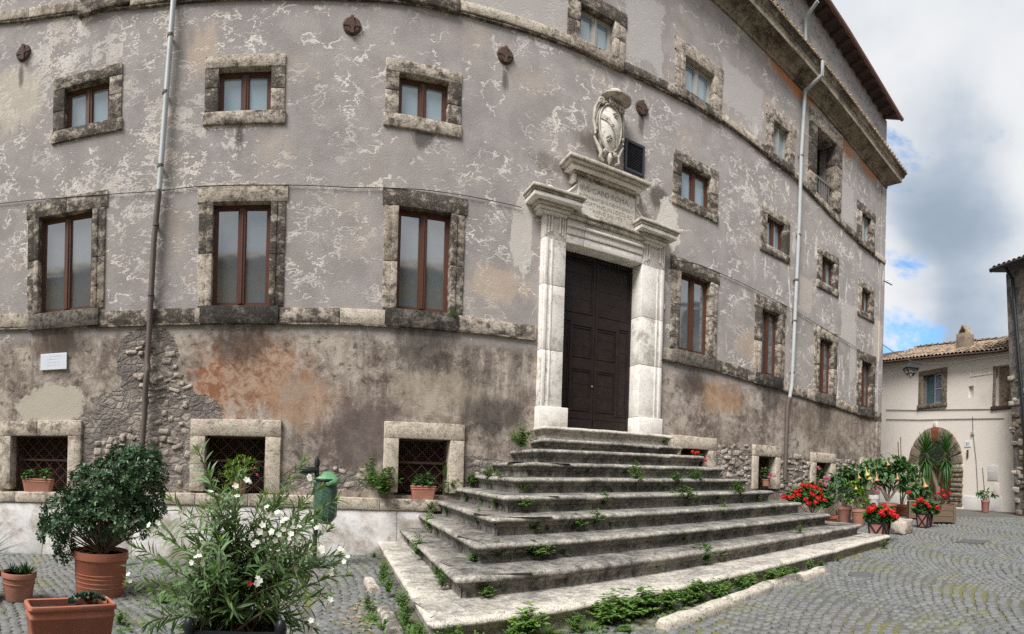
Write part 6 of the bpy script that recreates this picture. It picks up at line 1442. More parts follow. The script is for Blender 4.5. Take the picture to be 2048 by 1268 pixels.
stuff(st_.build('branches', M['greenstem'], fu)); strew(fu, 'leaf', its, 150); PF = flower_head('flower', M['petal_p'], 0.026, 16, 2); strew(fu, 'flower', [(PF, Matrix.Translation(Vector((W(px,py,0.25)[0],8.72,W(px,py,0.25)[1])))) for px, py in ((515,950),(510,937),(468,942),(499,960))])

# --- window-sill troughs
def geranium_leaves(root, cc, rx, ry, rz, n, seed, mat, size=0.05, nmax=120, zmin=-0.3):
    r = random.Random(seed); LG = leaf('leaf', size, size*1.15, mat, (0.35,0.95,1.0,0.85,0.45), 0.25, 0.12); its = []
    for k in range(n): v = rdir(r, zmin); q = r.uniform(0.55,1.0); p = Vector(cc)+Vector((v.x*rx*q,v.y*ry*q,v.z*rz*q)); its.append((LG, orient(p, v+rdir(r)*0.5+Vector((0,0,-0.1)), v*0.4+Vector((0,0,1)), 0, r.uniform(0.6,1.15))))
    strew(root, 'leaf', its, nmax)
def sill_trough(px, py_base, wpx, hpx, label, out, seed, clumps, reds=()):
    x, z = W(px, py_base, out); kk = (DIST-out)/FOC/math.cos(math.atan2(x, DIST-out)); c = Vector((x, DIST-out, lez(x)+0.003))
    t = thing('window_trough', label, 'planter', c); h = hpx*kk; trough(t, c, wpx*kk/1.0, 0.17, h, 0, M['terra_pale'])
    for i, (dx, w_, hh_) in enumerate(clumps): geranium_leaves(t, c+Vector((dx*wpx*kk/2,0,h+hh_*0.35)), w_, 0.10, hh_, 70, seed+i, M['ger'], 0.042, 80)
    RH = flower_head('flower', M['petal_r'], 0.03, 14, seed); strew(t, 'flower', [(RH, Matrix.Translation(Vector((W(a,b,out+0.1)[0],8.99-out,W(a,b,out+0.1)[1])))) for a,b in reds])
sill_trough(76, 985, 66, 26, 'small faded trough of low geraniums on the sill of the leftmost cellar window', 0.04, 3, ((-0.55,0.11,0.14),(0.45,0.14,0.15),(-0.85,0.07,0.07)), ((46,972),(50,976)))
sill_trough(846, 992, 50, 27, 'small terracotta trough of green geraniums on the sill of the cellar window beside the steps', 0.02, 13, ((-0.45,0.10,0.14),(0.4,0.13,0.17),(0.3,0.07,0.05)))
def sill_pot(px, dpx, out, label, seed, top, reds, mat='petal_r', w_=0.22, h_=0.26):
    x = W(px, 960, out)[0]; z = W(px, dpx, out)[1]; c = Vector((x, 9-out, z)); t = thing('window_pot', label, 'potted plant', c); pot_round(t, c, 0.11, 0.17, M['terra_pale'])
    geranium_leaves(t, c+Vector((0,0,0.17+h_*0.4)), w_, 0.14, h_, 90, seed, M['ger'], 0.05, 90); RH = flower_head('flower', M[mat], 0.045, 18, seed)
    strew(t, 'flower', [(RH, Matrix.Translation(Vector((W(a,b,out+0.12)[0],8.88-out,W(a,b,out+0.12)[1])))) for a,b in reds])
sill_pot(1388, 930, -0.05, 'red geranium glowing in the cellar window half hidden by the steps', 31, 0, ((1385,904),(1396,906),(1391,907),(1411,921)), 'petal_r', 0.16, 0.14)
sill_pot(1532, 972, 0.05, 'few pink geranium blooms on the sill of the second cellar window right of the steps', 32, 0, ((1549,952),(1540,948),(1538,955)), 'petal_p', 0.25, 0.22)
sill_pot(1640, 970, 0.05, 'pink geranium climbing in the third cellar window right of the steps', 33, 0, ((1636,934),(1638,938),(1650,956),(1655,958)), 'petal_p', 0.22, 0.25)

# --- litter bin on a black post
c = gp(634, 7.9); d0 = 7.9; bn = thing('litter_bin', 'black iron post with a finial and side arm holding a green litter bag', 'litter bin', c)
zt_ = zat(634,913,d0); z2 = zat(634,948,d0); mb = MB(); mb.lathe([(0.05,0),(0.05,0.05),(0.03,0.08),(0.028,zt_-c.z-0.28),(0.04,zt_-c.z-0.26),(0.03,zt_-c.z-0.23),(0.028,zt_-c.z-0.14),(0.042,zt_-c.z-0.13),(0.036,zt_-c.z-0.06),(0.012,zt_-c.z),(0,zt_-c.z)], c, 14); auto_smooth(mb.build('post', M['black'], bn), 45)
a, b = atd(600,942,d0-0.1), atd(634,939,d0); mb = MB()
for u in range(7): pass
mb.tube([a, a.lerp(b,0.3)+Vector((0,0,-0.01)), b], [0.035,0.055,0.04], 8); mb.build('arm', M['black'], bn)
bc = atd(652,960,d0-0.05); M['bag'] = mat_simple('dark_green_bag', (0.042,0.095,0.07), 0.32, 0.35, 7, 0.02, 0, 0.5); M['bag_light'] = mat_simple('light_green_bag', (0.12,0.29,0.14), 0.35, 0.25, 9, 0.01, 0, 0.5)
mb = MB(); h_ = 0.62; n = 26; mm = 12; vs = []
for i in range(mm+1):
    u = i/mm; rad = 0.15*(1+0.10*math.sin(u*3.1))*(1 if u < 0.85 else 1-(u-0.85)*3.2)
    for k in range(n): q = 2*math.pi*k/n; rr_ = rad*(1+0.05*math.sin(9*q+u*2)*(0.3+u)+0.03*math.sin(5*q)); vs.append((bc.x+rr_*math.cos(q), bc.y+rr_*math.sin(q), bc.z-u*h_))
mb.add(vs, [(i*n+k,(i+1)*n+k,(i+1)*n+(k+1)%n,i*n+(k+1)%n) for i in range(mm) for k in range(n)]+[tuple((mm)*n+k for k in range(n))]); mb.build('bag', M['bag'], bn, True)
mb = MB(); mb.lathe([(0.0,0.10),(0.06,0.12),(0.11,0.06),(0.16,0.03),(0.178,-0.01),(0.172,-0.07),(0.15,-0.02)], bc+Vector((0.02,0,0)), 18, 1, 1, 0.16); mb.build('bag_rim', M['bag_light'], bn, True)
mb = MB(); mb.lathe([(0.172,-0.02),(0.18,0.0),(0.172,0.02),(0.165,0.0)], bc, 22); mb.build('hoop', M['black'], bn, True)

# --- the group of pots beyond the steps
def shrub(root, lobes, d, n_per, leafm, seed, stem_from, k=6, nmax=100, depth=0.9, droop=0.3, nstem=14, stemr=0.012, smat='bark'):
    r = random.Random(seed); its = []; fw = Vector((root.location.x,root.location.y,0)).normalized(); rg = Vector((fw.y,-fw.x,0)); kk = d/FOC; st_ = MB(); tips = []
    for px, py, rx, ry in lobes:
        cc = atd(px, py, d)
        for i in range(int(n_per*rx*ry/400)+4):
            v = rdir(r, -0.6); q = r.uniform(0.55,1.05); p = cc+rg*v.x*rx*kk*q+fw*v.y*min(rx,ry)*kk*q*depth+Vector((0,0,v.z*ry*kk*q)); tips.append(p)
            for j in range(k): dd = v*0.8+rdir(r)*0.9+Vector((0,0,-droop)); its.append((leafm, orient(p, dd, Vector((0,0,1))+v*0.4, r.uniform(-0.3,0.3), r.uniform(0.6,1.1))))
    for p in r.sample(tips, min(nstem, len(tips))): st_.tube([stem_from+Vector((r.uniform(-.04,.04),r.uniform(-.04,.04),0)), stem_from.lerp(p,0.6)+Vector((0,0,0.06)), p], [stemr,stemr*0.6,stemr*0.3], 5)
    stuff(st_.build('branches', M[smat], root)); strew(root, 'leaf', its, nmax)
def heads(root, pts, d, rad, mat, seed, jit=0.2):
    r = random.Random(seed); hm = [flower_head('flower', M[mat], rad, 26, seed+i) for i in range(3)]
    strew(root, 'flower', [(r.choice(hm), Matrix.Translation(atd(px, py, d-r.uniform(0.0,jit)))@Matrix.Scale(r.uniform(0.8,1.2),4)) for px, py in pts])
GL = leaf('leaf', 0.10, 0.11, M['ger'], (0.35,0.95,1.0,0.85,0.4), 0.25, 0.12); DL = leaf('leaf', 0.10, 0.045, M['dkleaf'], (0.0,0.8,1.0,0.7,0.0), 0.2, 0.2); BL = leaf('leaf', 0.24, 0.115, M['brug'], (0.1,0.85,1.0,0.65,0.0), 0.35, 0.2); LM = leaf('leaf', 0.10, 0.06, M['lime'], (0.1,0.9,1.0,0.6,0.0), 0.2, 0.2); SL = leaf('leaf', 0.09, 0.028, M['silver'], (0.1,0.9,1.0,0.6,0.0), 0.1, 0.2)
def trumpet(name, mat):
    mb = MB(); mb.lathe([(0.010,0.0),(0.014,-0.05),(0.022,-0.12),(0.040,-0.19),(0.062,-0.235),(0.105,-0.265),(0.075,-0.255),(0.03,-0.2),(0.01,-0.1)], (0,0,0), 10, 1, 1, 0.06); return mb.mesh(name, mat, smooth=True)
TP, TY = trumpet('flower', M['trump']), trumpet('flower', M['trump_y'])
def trumpets(root, pts, d, seed):
    r = random.Random(seed); strew(root, 'flower', [(me, Matrix.Translation(atd(px, py, d-0.15))@Euler((r.uniform(-0.35,0.35),r.uniform(-0.35,0.35),0)).to_matrix().to_4x4()@Matrix.Scale(sc*0.72,4)) for px, py, me, sc in pts])
# a: red geraniums behind the steps
d = 12.6; c = gp(1625, d); t = thing('potted_geranium', 'large bush of bright red geraniums just behind the right end of the steps', 'potted plant', c); pot_round(t, c, 0.28, 0.42, M['terra'])
shrub(t, [(1620,990,34,22),(1640,1000,24,20),(1598,994,22,14)], d, 60, GL, 51, c+Vector((0,0,0.4)), 5, 120); heads(t, [(1604,970),(1613,971),(1622,973),(1630,975),(1592,983),(1586,992),(1597,990),(1567,994),(1571,993),(1640,979),(1628,990),(1610,999),(1617,1007),(1631,1005),(1637,997),(1643,990),(1649,1000),(1600,981),(1580,995),(1623,987)], d-0.25, 0.06, 'petal_r', 5, 0.3)
# b: wide bowl with dark shrub
d = 13.2; c = gp(1655, d); t = thing('potted_shrub', 'dark leafy shrub in a wide shallow terracotta bowl beside the steps', 'potted plant', c); pot_round(t, c, 24*d/FOC, 0.40, M['terra'], taper=0.72)
shrub(t, [(1672,980,36,24),(1692,990,20,18),(1655,985,20,18)], d, 26, DL, 52, c+Vector((0,0,0.36)), 6, 120); heads(t, [(1649,969),(1651,973),(1657,957),(1649,955)], d, 0.05, 'petal_p', 6)
# c: brugmansia with yellow flowers
d = 15.0; c = gp(1691, d); t = thing('potted_angel_trumpet', 'angel trumpet shrub with hanging yellow flowers in a dusty pink pot against the palazzo', 'potted plant', c); pot_round(t, c, 14*d/FOC*1.02, 0.48, M['terra_pink'], taper=0.8)
shrub(t, [(1698,957,38,22),(1716,948,28,18),(1680,968,26,18),(1705,978,24,16)], d, 18, BL, 53, c+Vector((0,0,0.46)), 4, 120, 0.7, 0.6); trumpets(t, [(1731,934,TY,1.2),(1738,940,TY,1.3),(1711,963,TY,1.1),(1716,945,TP,0.9)], d-0.3, 7)
# d: lime plant in pale pot
d = 14.6; c = gp(1720, d); t = thing('potted_plant', 'yellow-green leafy plant in a plain terracotta pot standing on the cobbles', 'potted plant', c); pot_round(t, c, 16*d/FOC, zat(1720,1018,d)-c.z, M['terra_pale'], taper=0.74, bands=(0.7,))
shrub(t, [(1712,990,22,22),(1726,1004,16,12),(1704,975,14,14)], d, 26, LM, 54, c+Vector((0,0,0.4)), 6, 120, 0.9, 0.2)
# pink-flowered plant in a grey pot
d = 16.3; c = gp(1749, d); t = thing('potted_cyclamen', 'thin plant with small pink flowers in a tall grey stone pot against the wall', 'potted plant', c); pot_round(t, c, 0.16, zat(1749,990,d)-c.z, M['cream_band'], taper=0.8)
shrub(t, [(1748,975,20,16)], d, 12, DL, 55, c+Vector((0,0,0.6)), 4, 60); heads(t, [(1755,973),(1752,983),(1758,985),(1746,979),(1761,975)], d-0.2, 0.04, 'petal_p', 8)
# f: large brugmansia
d = 16.9; c = gp(1777, d); t = thing('potted_angel_trumpet', 'tall umbrella-shaped angel trumpet with peach flowers in a big terracotta pot', 'potted plant', c); pot_round(t, c, 20*d/FOC, zat(1777,1006,d)-c.z, M['terra'], taper=0.76)
shrub(t, [(1777,926,46,18),(1750,940,32,16),(1808,944,30,18),(1780,950,36,18),(1824,952,16,12),(1790,968,24,14),(1762,965,20,14)], d, 20, BL, 56, c+Vector((0,0,0.5)), 4, 160, 0.8, 0.75, 16, 0.022); trumpets(t, [(1753,944,TP,1.35),(1794,946,TP,1.2),(1773,918,TP,1.1),(1729,934,TP,0.9)], d-0.5, 9)
# h: canes and trough at the house
d = 18.0; c = gp(1806, d); t = thing('planter_trough', 'low terracotta trough with climbing canes next to the big angel trumpet', 'planter', c); trough(t, c, 0.62, 0.3, 0.34, -0.95, M['terra'])
mb = MB(); mb.tube([c+Vector((0,0.05,0.2)), atd(1796,884,d)], 0.018, 6); mb.tube([c+Vector((0.05,0,0.2)), atd(1801,874,d)], 0.015, 6); mb.tube([c+Vector((-0.05,0,0.2)), atd(1812,945,d)], 0.012, 6); stuff(mb.build('canes', M['crate'], t)); shrub(t, [(1805,975,9,26),(1814,985,7,20)], d, 12, SL, 58, c+Vector((0,0,0.3)), 4, 40)
# e, j: geraniums in cross-braced pots
def crossed(px, d, wpx, top, label, fl, seed):
    c = gp(px, d); t = thing('potted_geranium', label, 'potted plant', c); kk = d/FOC; hw = wpx*kk/2; h = zat(px, top, d)-c.z; fw = Vector((c.x,c.y,0)).normalized(); rg = Vector((fw.y,-fw.x,0)); a = R(-24); e1 = rg*math.cos(a)+fw*math.sin(a); e2 = fw*math.cos(a)-rg*math.sin(a); lo = 0.78; hw *= 0.82
    f = lambda u, v, w: tuple(c+e1*(u*hw*(lo+(1-lo)*w))+e2*(v*hw*(lo+(1-lo)*w))+Vector((0,0,w*h)))
    mb = MB(); mb.hexa([f(-1,-1,0),f(1,-1,0),f(1,1,0),f(-1,1,0),f(-1,-1,1),f(1,-1,1),f(1,1,1),f(-1,1,1)]); pb = mb.build('pot', M['terra_pink'], t)
    for sd in ((lambda u, w: f(u,-1.03,w)),(lambda u, w: f(-1.03,u,w)),(lambda u, w: f(1.03,u,w))):
        mb = MB()
        for p, q in (((-1,0),(1,1)),((1,0),(-1,1)),((-1,0.03),(1,0.03)),((-1,0.97),(1,0.97)),((-1,0),(-1,1)),((1,0),(1,1))): mb.tube([sd(*p), sd(*q)], 0.020, 4)
        mb.build('cross_brace', M['black'], pb)
    shrub(t, fl[0], d, 75, GL, seed, c+Vector((0,0,h*0.9)), 5, 130); heads(t, fl[1], d-0.15, 0.06, 'petal_r', seed, 0.25)
crossed(1761, 11.6, 40, 1044, 'red geraniums in the nearer cross-braced pot beside the lump of stone', ([(1760,1030,30,14),(1745,1024,14,10),(1778,1032,14,12)],[(1738,1016),(1748,1015),(1768,1011),(1772,1018),(1763,1025),(1781,1022),(1779,1027),(1765,1030),(1787,1031),(1793,1034),(1742,1020),(1738,1023),(1785,1024)]), 61)
crossed(1851, 14.3, 30, 1026, 'red geraniums in the farther cross-braced pot before the wooden planter', ([(1852,1017,26,12),(1840,1012,12,9),(1866,1016,12,10)],[(1838,1002),(1842,998),(1829,1011),(1852,1006),(1857,1010),(1859,1014),(1874,1015),(1877,1018),(1845,1003)]), 62)
# g: lump of travertine
c = gp(1805, 13.0); mb = MB(); mb.rbox(-0.26, 0.24, -0.2, 0.2, -0.02, 0.33, st=0.1, r=0.06, amp=0.05, seed=3, fn=lambda p: tuple(c+Vector((p[0]+0.15*p[2],p[1],p[2]*(1+0.5*p[0])))))
tag(mb.build('stone_block', M['rubble'], None, True), 'pale rough lump of travertine lying on the cobbles between the geranium pots', 'stone')
# i: wooden planters
def wood_box(px, d, L, Wd, h, ang, label, fill):
    c = gp(px, d); t = thing('wooden_planter', label, 'planter', c); ca, sa = math.cos(ang), math.sin(ang); f = lambda p: (c.x+p[0]*ca-p[1]*sa, c.y+p[0]*sa+p[1]*ca, c.z+p[2]); n = 3
    for k in range(n):
        z0_, z1_ = 0.03+(h-0.03)*k/n+0.004, 0.03+(h-0.03)*(k+1)/n-0.004
        for b in ((-L/2,L/2,-Wd/2,-Wd/2+0.03),(-L/2,L/2,Wd/2-0.03,Wd/2),(-L/2,-L/2+0.03,-Wd/2+0.032,Wd/2-0.032),(L/2-0.03,L/2,-Wd/2+0.032,Wd/2-0.032)):
            mb = MB(); mb.rbox(*b, z0_, z1_, st=0.3, r=0.006, amp=0.004, seed=k+b[0], fn=f); mb.build('plank', M['crate'], t)
    for sx in (-1,1):
        for sy in (-1,1): mb = MB(); mb.rbox(sx*L/2-0.035, sx*L/2+0.035, sy*Wd/2-0.035, sy*Wd/2+0.035, 0, h+0.01, st=0.4, r=0.006, amp=0.003, fn=f); mb.build('post', M['crate'], t)
    mb = MB(); mb.hexa([f(p) for p in ((-L/2+.03,-Wd/2+.03,.05),(L/2-.03,-Wd/2+.03,.05),(L/2-.03,Wd/2-.03,.05),(-L/2+.03,Wd/2-.03,.05),(-L/2+.03,-Wd/2+.03,h-.06),(L/2-.03,-Wd/2+.03,h-.06),(L/2-.03,Wd/2-.03,h-.06),(-L/2+.03,Wd/2-.03,h-.06))]); mb.build('soil', M['soil'], t); fill(t, c)
def fill1(t, c): shrub(t, [(1872,1000,22,11),(1885,1002,18,9),(1858,1002,12,9)], 15.6, 22, SL, 71, c+Vector((0,0,0.5)), 6, 140); heads(t, [(1874,987),(1888,992),(1891,994),(1900,987),(1885,981)], 15.6, 0.06, 'petal_r', 11)
def fill2(t, c): shrub(t, [(1840,978,22,17),(1830,985,14,14),(1852,985,14,12)], 16.6, 14, BL, 72, c+Vector((0,0,0.5)), 4, 110, 0.9, 0.5); trumpets(t, [(1846,955,TP,1.5)], 16.3, 4); heads(t, [(1817,986),(1819,984)], 16.4, 0.06, 'petal_r', 12)
wood_box(1884, 15.6, 0.62, 0.9, 0.50, -1.03, 'wooden plank planter with silvery foliage and red geraniums in front of the arch', fill1)
wood_box(1840, 16.7, 0.62, 0.7, 0.50, -1.03, 'darker plank planter under a broad-leaved plant, behind the farther geranium pot', fill2)
# k: yucca
d = 18.6; c = gp(1876, d); t = thing('potted_yucca', 'tall twin-headed yucca with long drooping leaves in front of the stone arch', 'potted plant', c); pot_round(t, c, 0.3, 0.42, M['terra'])
mb = MB(); a, b = atd(1852,905,d), atd(1892,905,d); j0 = c+Vector((0,0,0.9)); mb.tube([c+Vector((0,0,0.35)), j0, j0.lerp(a,0.5)+Vector((0,0,-0.05)), a], [0.11,0.09,0.07,0.06], 8); mb.tube([j0, j0.lerp(b,0.5), b], [0.08,0.065,0.055], 8); mb.build('trunk', M['bark'], t, True)
r = random.Random(19); YU = [leaf('leaf', 0.72, 0.045, M['yucca'], (0.5,1.0,0.9,0.6,0.0), dr, 0.3) for dr in (0.05,0.35,0.7)]; its = []
for hc, sc in ((a,1.0),(b,0.92)):
    for k in range(200):
        q = 2.399*k; u = k/200; e = 1.45-2.75*u; pos_ = hc+Vector((0,0,0.18-0.75*u)); me = YU[0 if u < 0.4 else (1 if u < 0.65 else 2)]
        its.append((me, orient(pos_, (math.cos(q)*math.cos(e),math.sin(q)*math.cos(e),math.sin(e)), (0,0,1), 0, sc*r.uniform(0.8,1.05))))
strew(t, 'leaf', its, 300)
# m: small pot by the house wall
d = 19.6; c = gp(1972, d); t = thing('potted_plant', 'rounded green plant in a small terracotta pot against the cream house wall', 'potted plant', c); pot_round(t, c, 9*d/FOC, zat(1972,1000,d)-c.z, M['terra_pink'], taper=0.8)
DM = leaf('leaf', 0.17, 0.075, M['ger'], (0.1,0.85,1.0,0.65,0.0), 0.3, 0.2); shrub(t, [(1973,988,19,10)], d, 30, DM, 81, c+Vector((0,0,0.3)), 5, 90, 0.9, 0.5)

# ================================================================== weeds
bpy.context.view_layer.update(); _dg = bpy.context.evaluated_depsgraph_get()
def hit(px, py):
    ok, loc, nrm, idx, ob, mt = S.ray_cast(_dg, CAM, ray(px, py).normalized())
    return (loc, nrm, ob) if ok else (onground(px, py), Vector((0,0,1)), None)
def weed_mesh(kind, seed):
    r = random.Random(seed); V, F, b = [], [], 0
    if kind == 'grass':
        lf = (leaf('tmp', 1.0, 0.05, M['weed'], (1,0.9,0.7,0.4,0.0), 0.45, 0.3), 60)
    elif kind == 'broad': lf = (leaf('tmp', 0.27, 0.15, M['weed'], (0.0,0.9,1.0,0.65,0.0), 0.25, 0.2), 0)
    else: lf = (leaf('tmp', 0.17, 0.10, M['weed'], (0.1,0.95,1.0,0.7,0.1), 0.2, 0.2), 0)
    me = lf[0]; v0 = np.array([v.co[:] for v in me.vertices]); f0 = [tuple(p.vertices) for p in me.polygons]; bpy.data.meshes.remove(me); mats = []
    if kind == 'grass':
        for k in range(60): a = r.uniform(0,6.28); e = r.uniform(0.5,1.35); mats.append(orient((r.uniform(-.15,.15),r.uniform(-.15,.15),0), (math.cos(a)*math.cos(e),math.sin(a)*math.cos(e),math.sin(e)), (0,0,1), 0, r.uniform(0.5,1.0)))
    else:
        ns = 24 if kind == 'broad' else 40
        for s_ in range(ns):
            a = r.uniform(0,6.28); sp = r.uniform(0.1,1.0); top = Vector((math.cos(a)*sp*0.62, math.sin(a)*sp*0.62, r.uniform(0.55,1.0)*(1-0.45*sp*sp))); m_ = 6 if kind == 'broad' else 7
            for j in range(m_):
                u = 0.25+0.75*j/(m_-1); p = Vector((top.x*u,top.y*u,top.z*(1-(1-u)**1.7)))
                for q in range(2):
                    b_ = r.uniform(0,6.28); mats.append(orient(p, (math.cos(b_),math.sin(b_),r.uniform(-0.15,0.75)), (0,0,1), r.uniform(-.3,.3), r.uniform(0.55,1.0)*(1.0-0.25*u)))
    for mt in mats:
        A = np.array(mt); V.append(v0@A[:3,:3].T+A[:3,3]); F += [tuple(i+b for i in q) for q in f0]; b += len(v0)
    m2 = bpy.data.meshes.new('weed'); m2.from_pydata(np.concatenate(V).tolist(), [], F); m2.materials.append(M['weed']); m2.polygons.foreach_set('use_smooth', [True]*len(m2.polygons)); return m2
WM = {k: [weed_mesh(k, i*7+3) for i in range(3)] for k in ('broad','fine','grass')}
# base point in the photograph, width and height in its pixels, kind
WEEDS = [(996,972,20,22,'fine'),(1045,977,26,28,'grass'),(1271,975,32,36,'fine'),(1312,973,18,14,'fine'),(1351,973,38,22,'fine'),(1390,970,26,24,'fine'),(1175,947,18,12,'fine'),(1250,948,20,9,'fine'),
 (934,1003,20,14,'fine'),(966,1006,18,16,'fine'),(994,1015,34,18,'fine'),(1042,1016,48,18,'fine'),(1202,1013,32,22,'fine'),(1342,1004,16,18,'fine'),(1370,1004,46,22,'fine'),(1477,1000,36,28,'fine'),(1432,1000,24,10,'fine'),(1515,1000,18,10,'fine'),
 (895,1030,16,18,'fine'),(956,1055,22,30,'fine'),(1066,1062,30,18,'fine'),(1095,1061,12,8,'fine'),(1151,1058,34,22,'fine'),(1187,1053,34,26,'fine'),(1221,1052,10,10,'fine'),(1446,1033,22,20,'fine'),(1545,1020,14,8,'fine'),
 (857,1066,20,34,'broad'),(876,1073,14,18,'fine'),(994,1120,26,30,'fine'),(1064,1117,62,26,'fine'),(1125,1110,18,10,'fine'),(946,1123,26,14,'fine'),(1367,1082,16,12,'fine'),(1409,1127,38,30,'broad'),(1441,1115,24,16,'fine'),(1312,1142,12,26,'fine'),
 (835,1120,28,38,'fine'),(817,1090,14,16,'fine'),(871,1155,22,22,'fine'),(886,1180,26,32,'fine'),(973,1195,32,18,'fine'),
 (765,998,78,60,'fine'),(740,985,40,60,'fine'),(903,998,38,42,'fine'),(893,965,16,40,'fine'),(940,973,42,26,'fine'),(1042,900,46,34,'fine'),(1030,880,34,30,'grass'),(975,957,24,18,'fine'),(1327,888,16,12,'fine'),(862,1024,32,24,'fine'),(1600,1066,14,12,'fine'),(1672,1030,10,16,'fine'),(906,631,20,26,'grass')]
FOOT = [(1200,70,50,'broad'),(1232,84,62,'broad'),(1268,80,58,'broad'),(1300,70,50,'broad'),(1062,84,66,'broad'),(1030,50,34,'fine'),(1100,50,30,'grass'),(1145,46,36,'fine'),(1175,40,22,'grass'),(905,60,56,'broad'),(950,44,34,'broad'),(985,44,26,'grass'),(1335,60,40,'broad'),(1365,46,34,'fine'),(1392,66,44,'broad'),(1422,50,38,'broad'),(1448,40,26,'fine'),(1470,44,32,'broad'),(1500,44,26,'broad'),(1530,40,30,'broad'),(1556,36,30,'broad'),(1582,26,16,'fine'),(1608,26,24,'broad'),(1640,18,12,'fine'),(1672,14,10,'fine'),(1756,22,18,'fine')]
LEFT = [(1090,18,14,'fine'),(1125,26,26,'fine'),(1150,34,44,'fine'),(1172,38,50,'fine'),(1196,36,40,'broad'),(1218,40,46,'fine'),(1240,44,40,'broad'),(1262,54,44,'grass')]
LOOSE = [(735,1222,32,38,'fine'),(770,1262,34,30,'fine'),(745,1240,26,30,'grass'),(330,1205,44,18,'fine'),(240,1250,40,30,'fine'),(1250,1262,40,16,'fine'),(1330,1245,34,14,'grass')]
ORD = ['lowest','second','third','fourth','fifth','sixth','seventh','eighth','ninth','tenth']
rw = random.Random(12); placed = {}
for px, py, w_, h_, kd in WEEDS:
    loc, nr, ob = hit(px, py); d = math.hypot(loc.x, loc.y); kk = d/FOC
    key = 'ground'; n_ = ob
    while n_ is not None and n_.parent is not None and n_.parent.parent is not None: n_ = n_.parent
    if ob is not None and n_.parent == stairs:
        zz = [abs(sz(k, loc.x)-loc.z) for k in range(10)]; k = min(range(10), key=lambda i: zz[i]); key = ORD[k]
    elif ob is not None and n_.parent == palazzo: key = 'wall'
    elif py < 1010 and px < 1100: key = 'wall'
    placed.setdefault(key, []).append((px, py, loc, w_*kk*1.05, h_*kk*1.25, kd))
def front_y(x): return LF[0][1]+(RF[0][1]-LF[0][1])*(x-LF[0][0])/(RF[0][0]-LF[0][0])
for px, w_, h_, kd in FOOT:                       # rooted in the joint between paving and lowest step
    d = ray(px, 1000); m_ = d.x/d.y; s_ = (RF[0][1]-LF[0][1])/(RF[0][0]-LF[0][0]); y = (LF[0][1]-s_*LF[0][0])/(1-s_*m_); x = m_*y
    if x < LF[0][0]: x, y = LF[0][0]-0.05, LF[0][1]-0.02
    loc = Vector((x, y-0.06-rw.uniform(0,0.10), gz(x))); kk = math.hypot(x,y)/FOC
    placed.setdefault('ground', []).append((px, 0, loc, w_*kk*1.05, h_*kk*1.15, kd))
for py, w_, h_, kd in LEFT:
    u = (py-1085)/(1250-1085); u = max(0, min(1, u))**0.75; x = LW[0]+(LF[0][0]-LW[0])*u-0.05-rw.uniform(0,0.10); y = 8.8+(LF[0][1]-8.8)*u; loc = Vector((x,y,gz(x))); kk = math.hypot(x,y)/FOC
    placed.setdefault('left', []).append((py, 0, loc, w_*kk*1.05, h_*kk*1.15, kd))
for px, py, w_, h_, kd in LOOSE:
    loc = onground(px, py); kk = math.hypot(loc.x,loc.y)/FOC; placed.setdefault('loose', []).append((px, py, loc, w_*kk, h_*kk, kd))
def nth(i, n):
    W_ = ['first','second','third','fourth','fifth','sixth','seventh','eighth','ninth','tenth','eleventh','twelfth','thirteenth','fourteenth','fifteenth','sixteenth','seventeenth','eighteenth','nineteenth','twentieth','twenty-first','twenty-second','twenty-third','twenty-fourth','twenty-fifth','twenty-sixth','twenty-seventh','twenty-eighth','twenty-ninth','thirtieth']
    return W_[i] if i < len(W_) else 'far'
for key, lst in placed.items():
    lst.sort(key=lambda q: q[0])
    for i, (px, py, loc, w_, h_, kd) in enumerate(lst):
        o = link('weed', rw.choice(WM[kd]), None, loc-Vector((0,0,0.01))); g_ = 1.3 if key in ORD else 1.0; o.scale = (w_*g_, w_*0.8*g_, h_*g_); o.rotation_euler = (0,0,rw.uniform(0,6.28))
        adj = {'fine':'small-leaved','broad':'broad-leaved','grass':'grassy'}[kd]
        if key == 'ground': lab, g = f'{adj} green weed, {nth(i,0)} from the left along the foot of the steps', 'weeds along the foot of the steps'
        elif key == 'left': lab, g = f'{adj} green weed, {nth(i,0)} from the wall along the left flank of the steps', 'weeds along the left flank of the steps'
        elif key == 'loose': lab, g = f'{adj} green weed in the open paving, {nth(i,0)} from the left', 'weeds in the open paving'
        elif key == 'wall': lab, g = f'{adj} green weed, {nth(i,0)} from the left at the foot of the palazzo wall', 'weeds at the foot of the wall'
        else: lab, g = f'{adj} green weed, {nth(i,0)} from the left on the {key} step', 'weeds growing in the joints of the steps'
        tag(o, lab, 'weed', g)
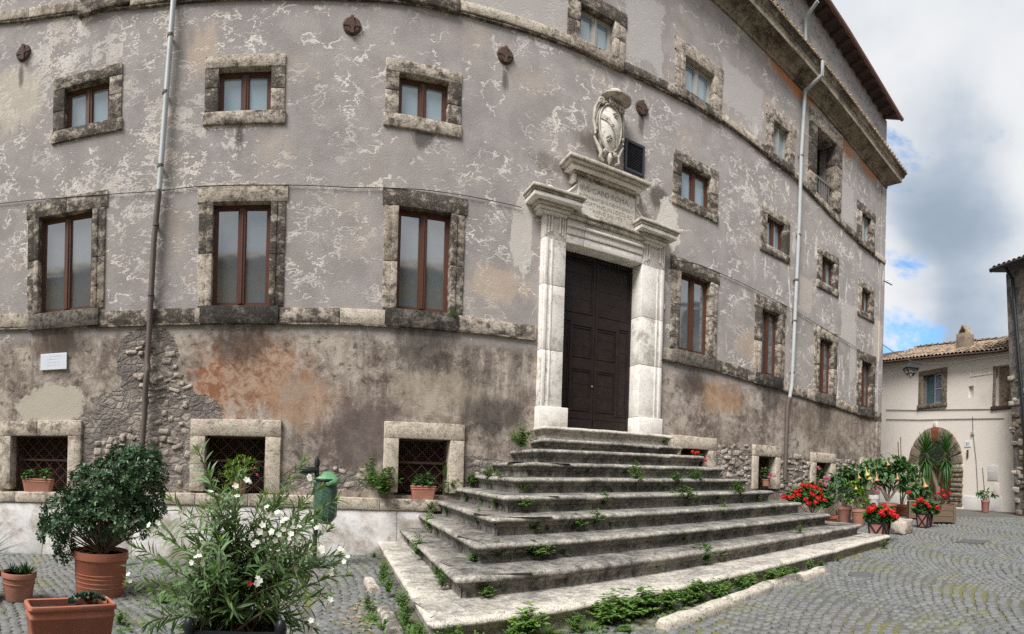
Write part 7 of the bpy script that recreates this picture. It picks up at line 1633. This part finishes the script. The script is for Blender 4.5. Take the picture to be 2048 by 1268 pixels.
# low clover and moss between the cobbles, nobody could count it
rg = random.Random(88); V, F, b = [], [], 0
lm = leaf('tmp', 0.03, 0.02, M['weed'], (0.0,1.0,0.0), 0.1, 0.2); v0 = np.array([v.co[:] for v in lm.vertices]); f0 = [tuple(p.vertices) for p in lm.polygons]; bpy.data.meshes.remove(lm)
PATCH = [(800,1240,70,34,900),(850,1262,60,26,600),(760,1235,40,30,300),(1120,1258,110,16,700),(1300,1225,120,26,1300),(1380,1200,80,22,900),(1450,1175,60,16,600),(1530,1150,50,12,350),(240,1245,30,25,350),(320,1200,50,22,350),(1000,1262,80,10,200),(700,1120,60,40,160),(1590,1130,30,8,120)]
for px, py, rx, ry, n in PATCH:
    for k in range(n):
        a = rg.uniform(0,6.28); q = math.sqrt(rg.random()); x, y = px+rx*q*math.cos(a), py+ry*q*math.sin(a); p = onground(x, y)
        if noise.noise(Vector((p.x*3.5,p.y*3.5,1.0))) < -0.12 or inside(p.x, p.y, poly): continue
        mt = orient(p+Vector((0,0,rg.uniform(-0.015,0.02))), (math.cos(a*7),math.sin(a*7),rg.uniform(-0.1,0.9)), (0,0,1), 0, rg.uniform(0.6,1.4)); A = np.array(mt); V.append(v0@A[:3,:3].T+A[:3,3]); F += [tuple(i+b for i in f) for f in f0]; b += len(v0)
me = bpy.data.meshes.new('ground_cover'); me.from_pydata(np.concatenate(V).tolist(), [], F); me.materials.append(M['weed']); o = stuff(link('ground_cover', me)); o['label'] = 'low clover and small weeds spreading between the cobbles at the foot of the steps'
# dry leaves by the small kerb
dl = leaf('dry_leaves', 0.07, 0.014, mat_leaf('dry_leaf', (0.30,0.19,0.09), (0.48,0.36,0.2), 0.8, 0.1), (0.1,1.0,0.8,0.0), 0.2, 0.4); v0 = np.array([v.co[:] for v in dl.vertices]); f0 = [tuple(p.vertices) for p in dl.polygons]; V, F, b = [], [], 0
for k in range(90):
    p = onground(722+rg.gauss(0,20), 1232+rg.gauss(0,20)) if k < 70 else onground(rg.uniform(300,900), rg.uniform(1120,1260))
    if inside(p.x, p.y, poly): continue
    a = rg.uniform(0,6.28); A = np.array(orient(p+Vector((0,0,0.012)), (math.cos(a),math.sin(a),rg.uniform(-0.1,0.25)), (0,0,1), rg.uniform(-.6,.6), rg.uniform(0.6,1.2))); V.append(v0@A[:3,:3].T+A[:3,3]); F += [tuple(i+b for i in f) for f in f0]; b += len(v0)
me = bpy.data.meshes.new('dry_leaves'); me.from_pydata(np.concatenate(V).tolist(), [], F); me.materials.append(dl.materials[0]); bpy.data.meshes.remove(dl); o = stuff(link('dry_leaves', me)); o['label'] = 'scatter of dry brown leaves on the cobbles by the short kerb stone'
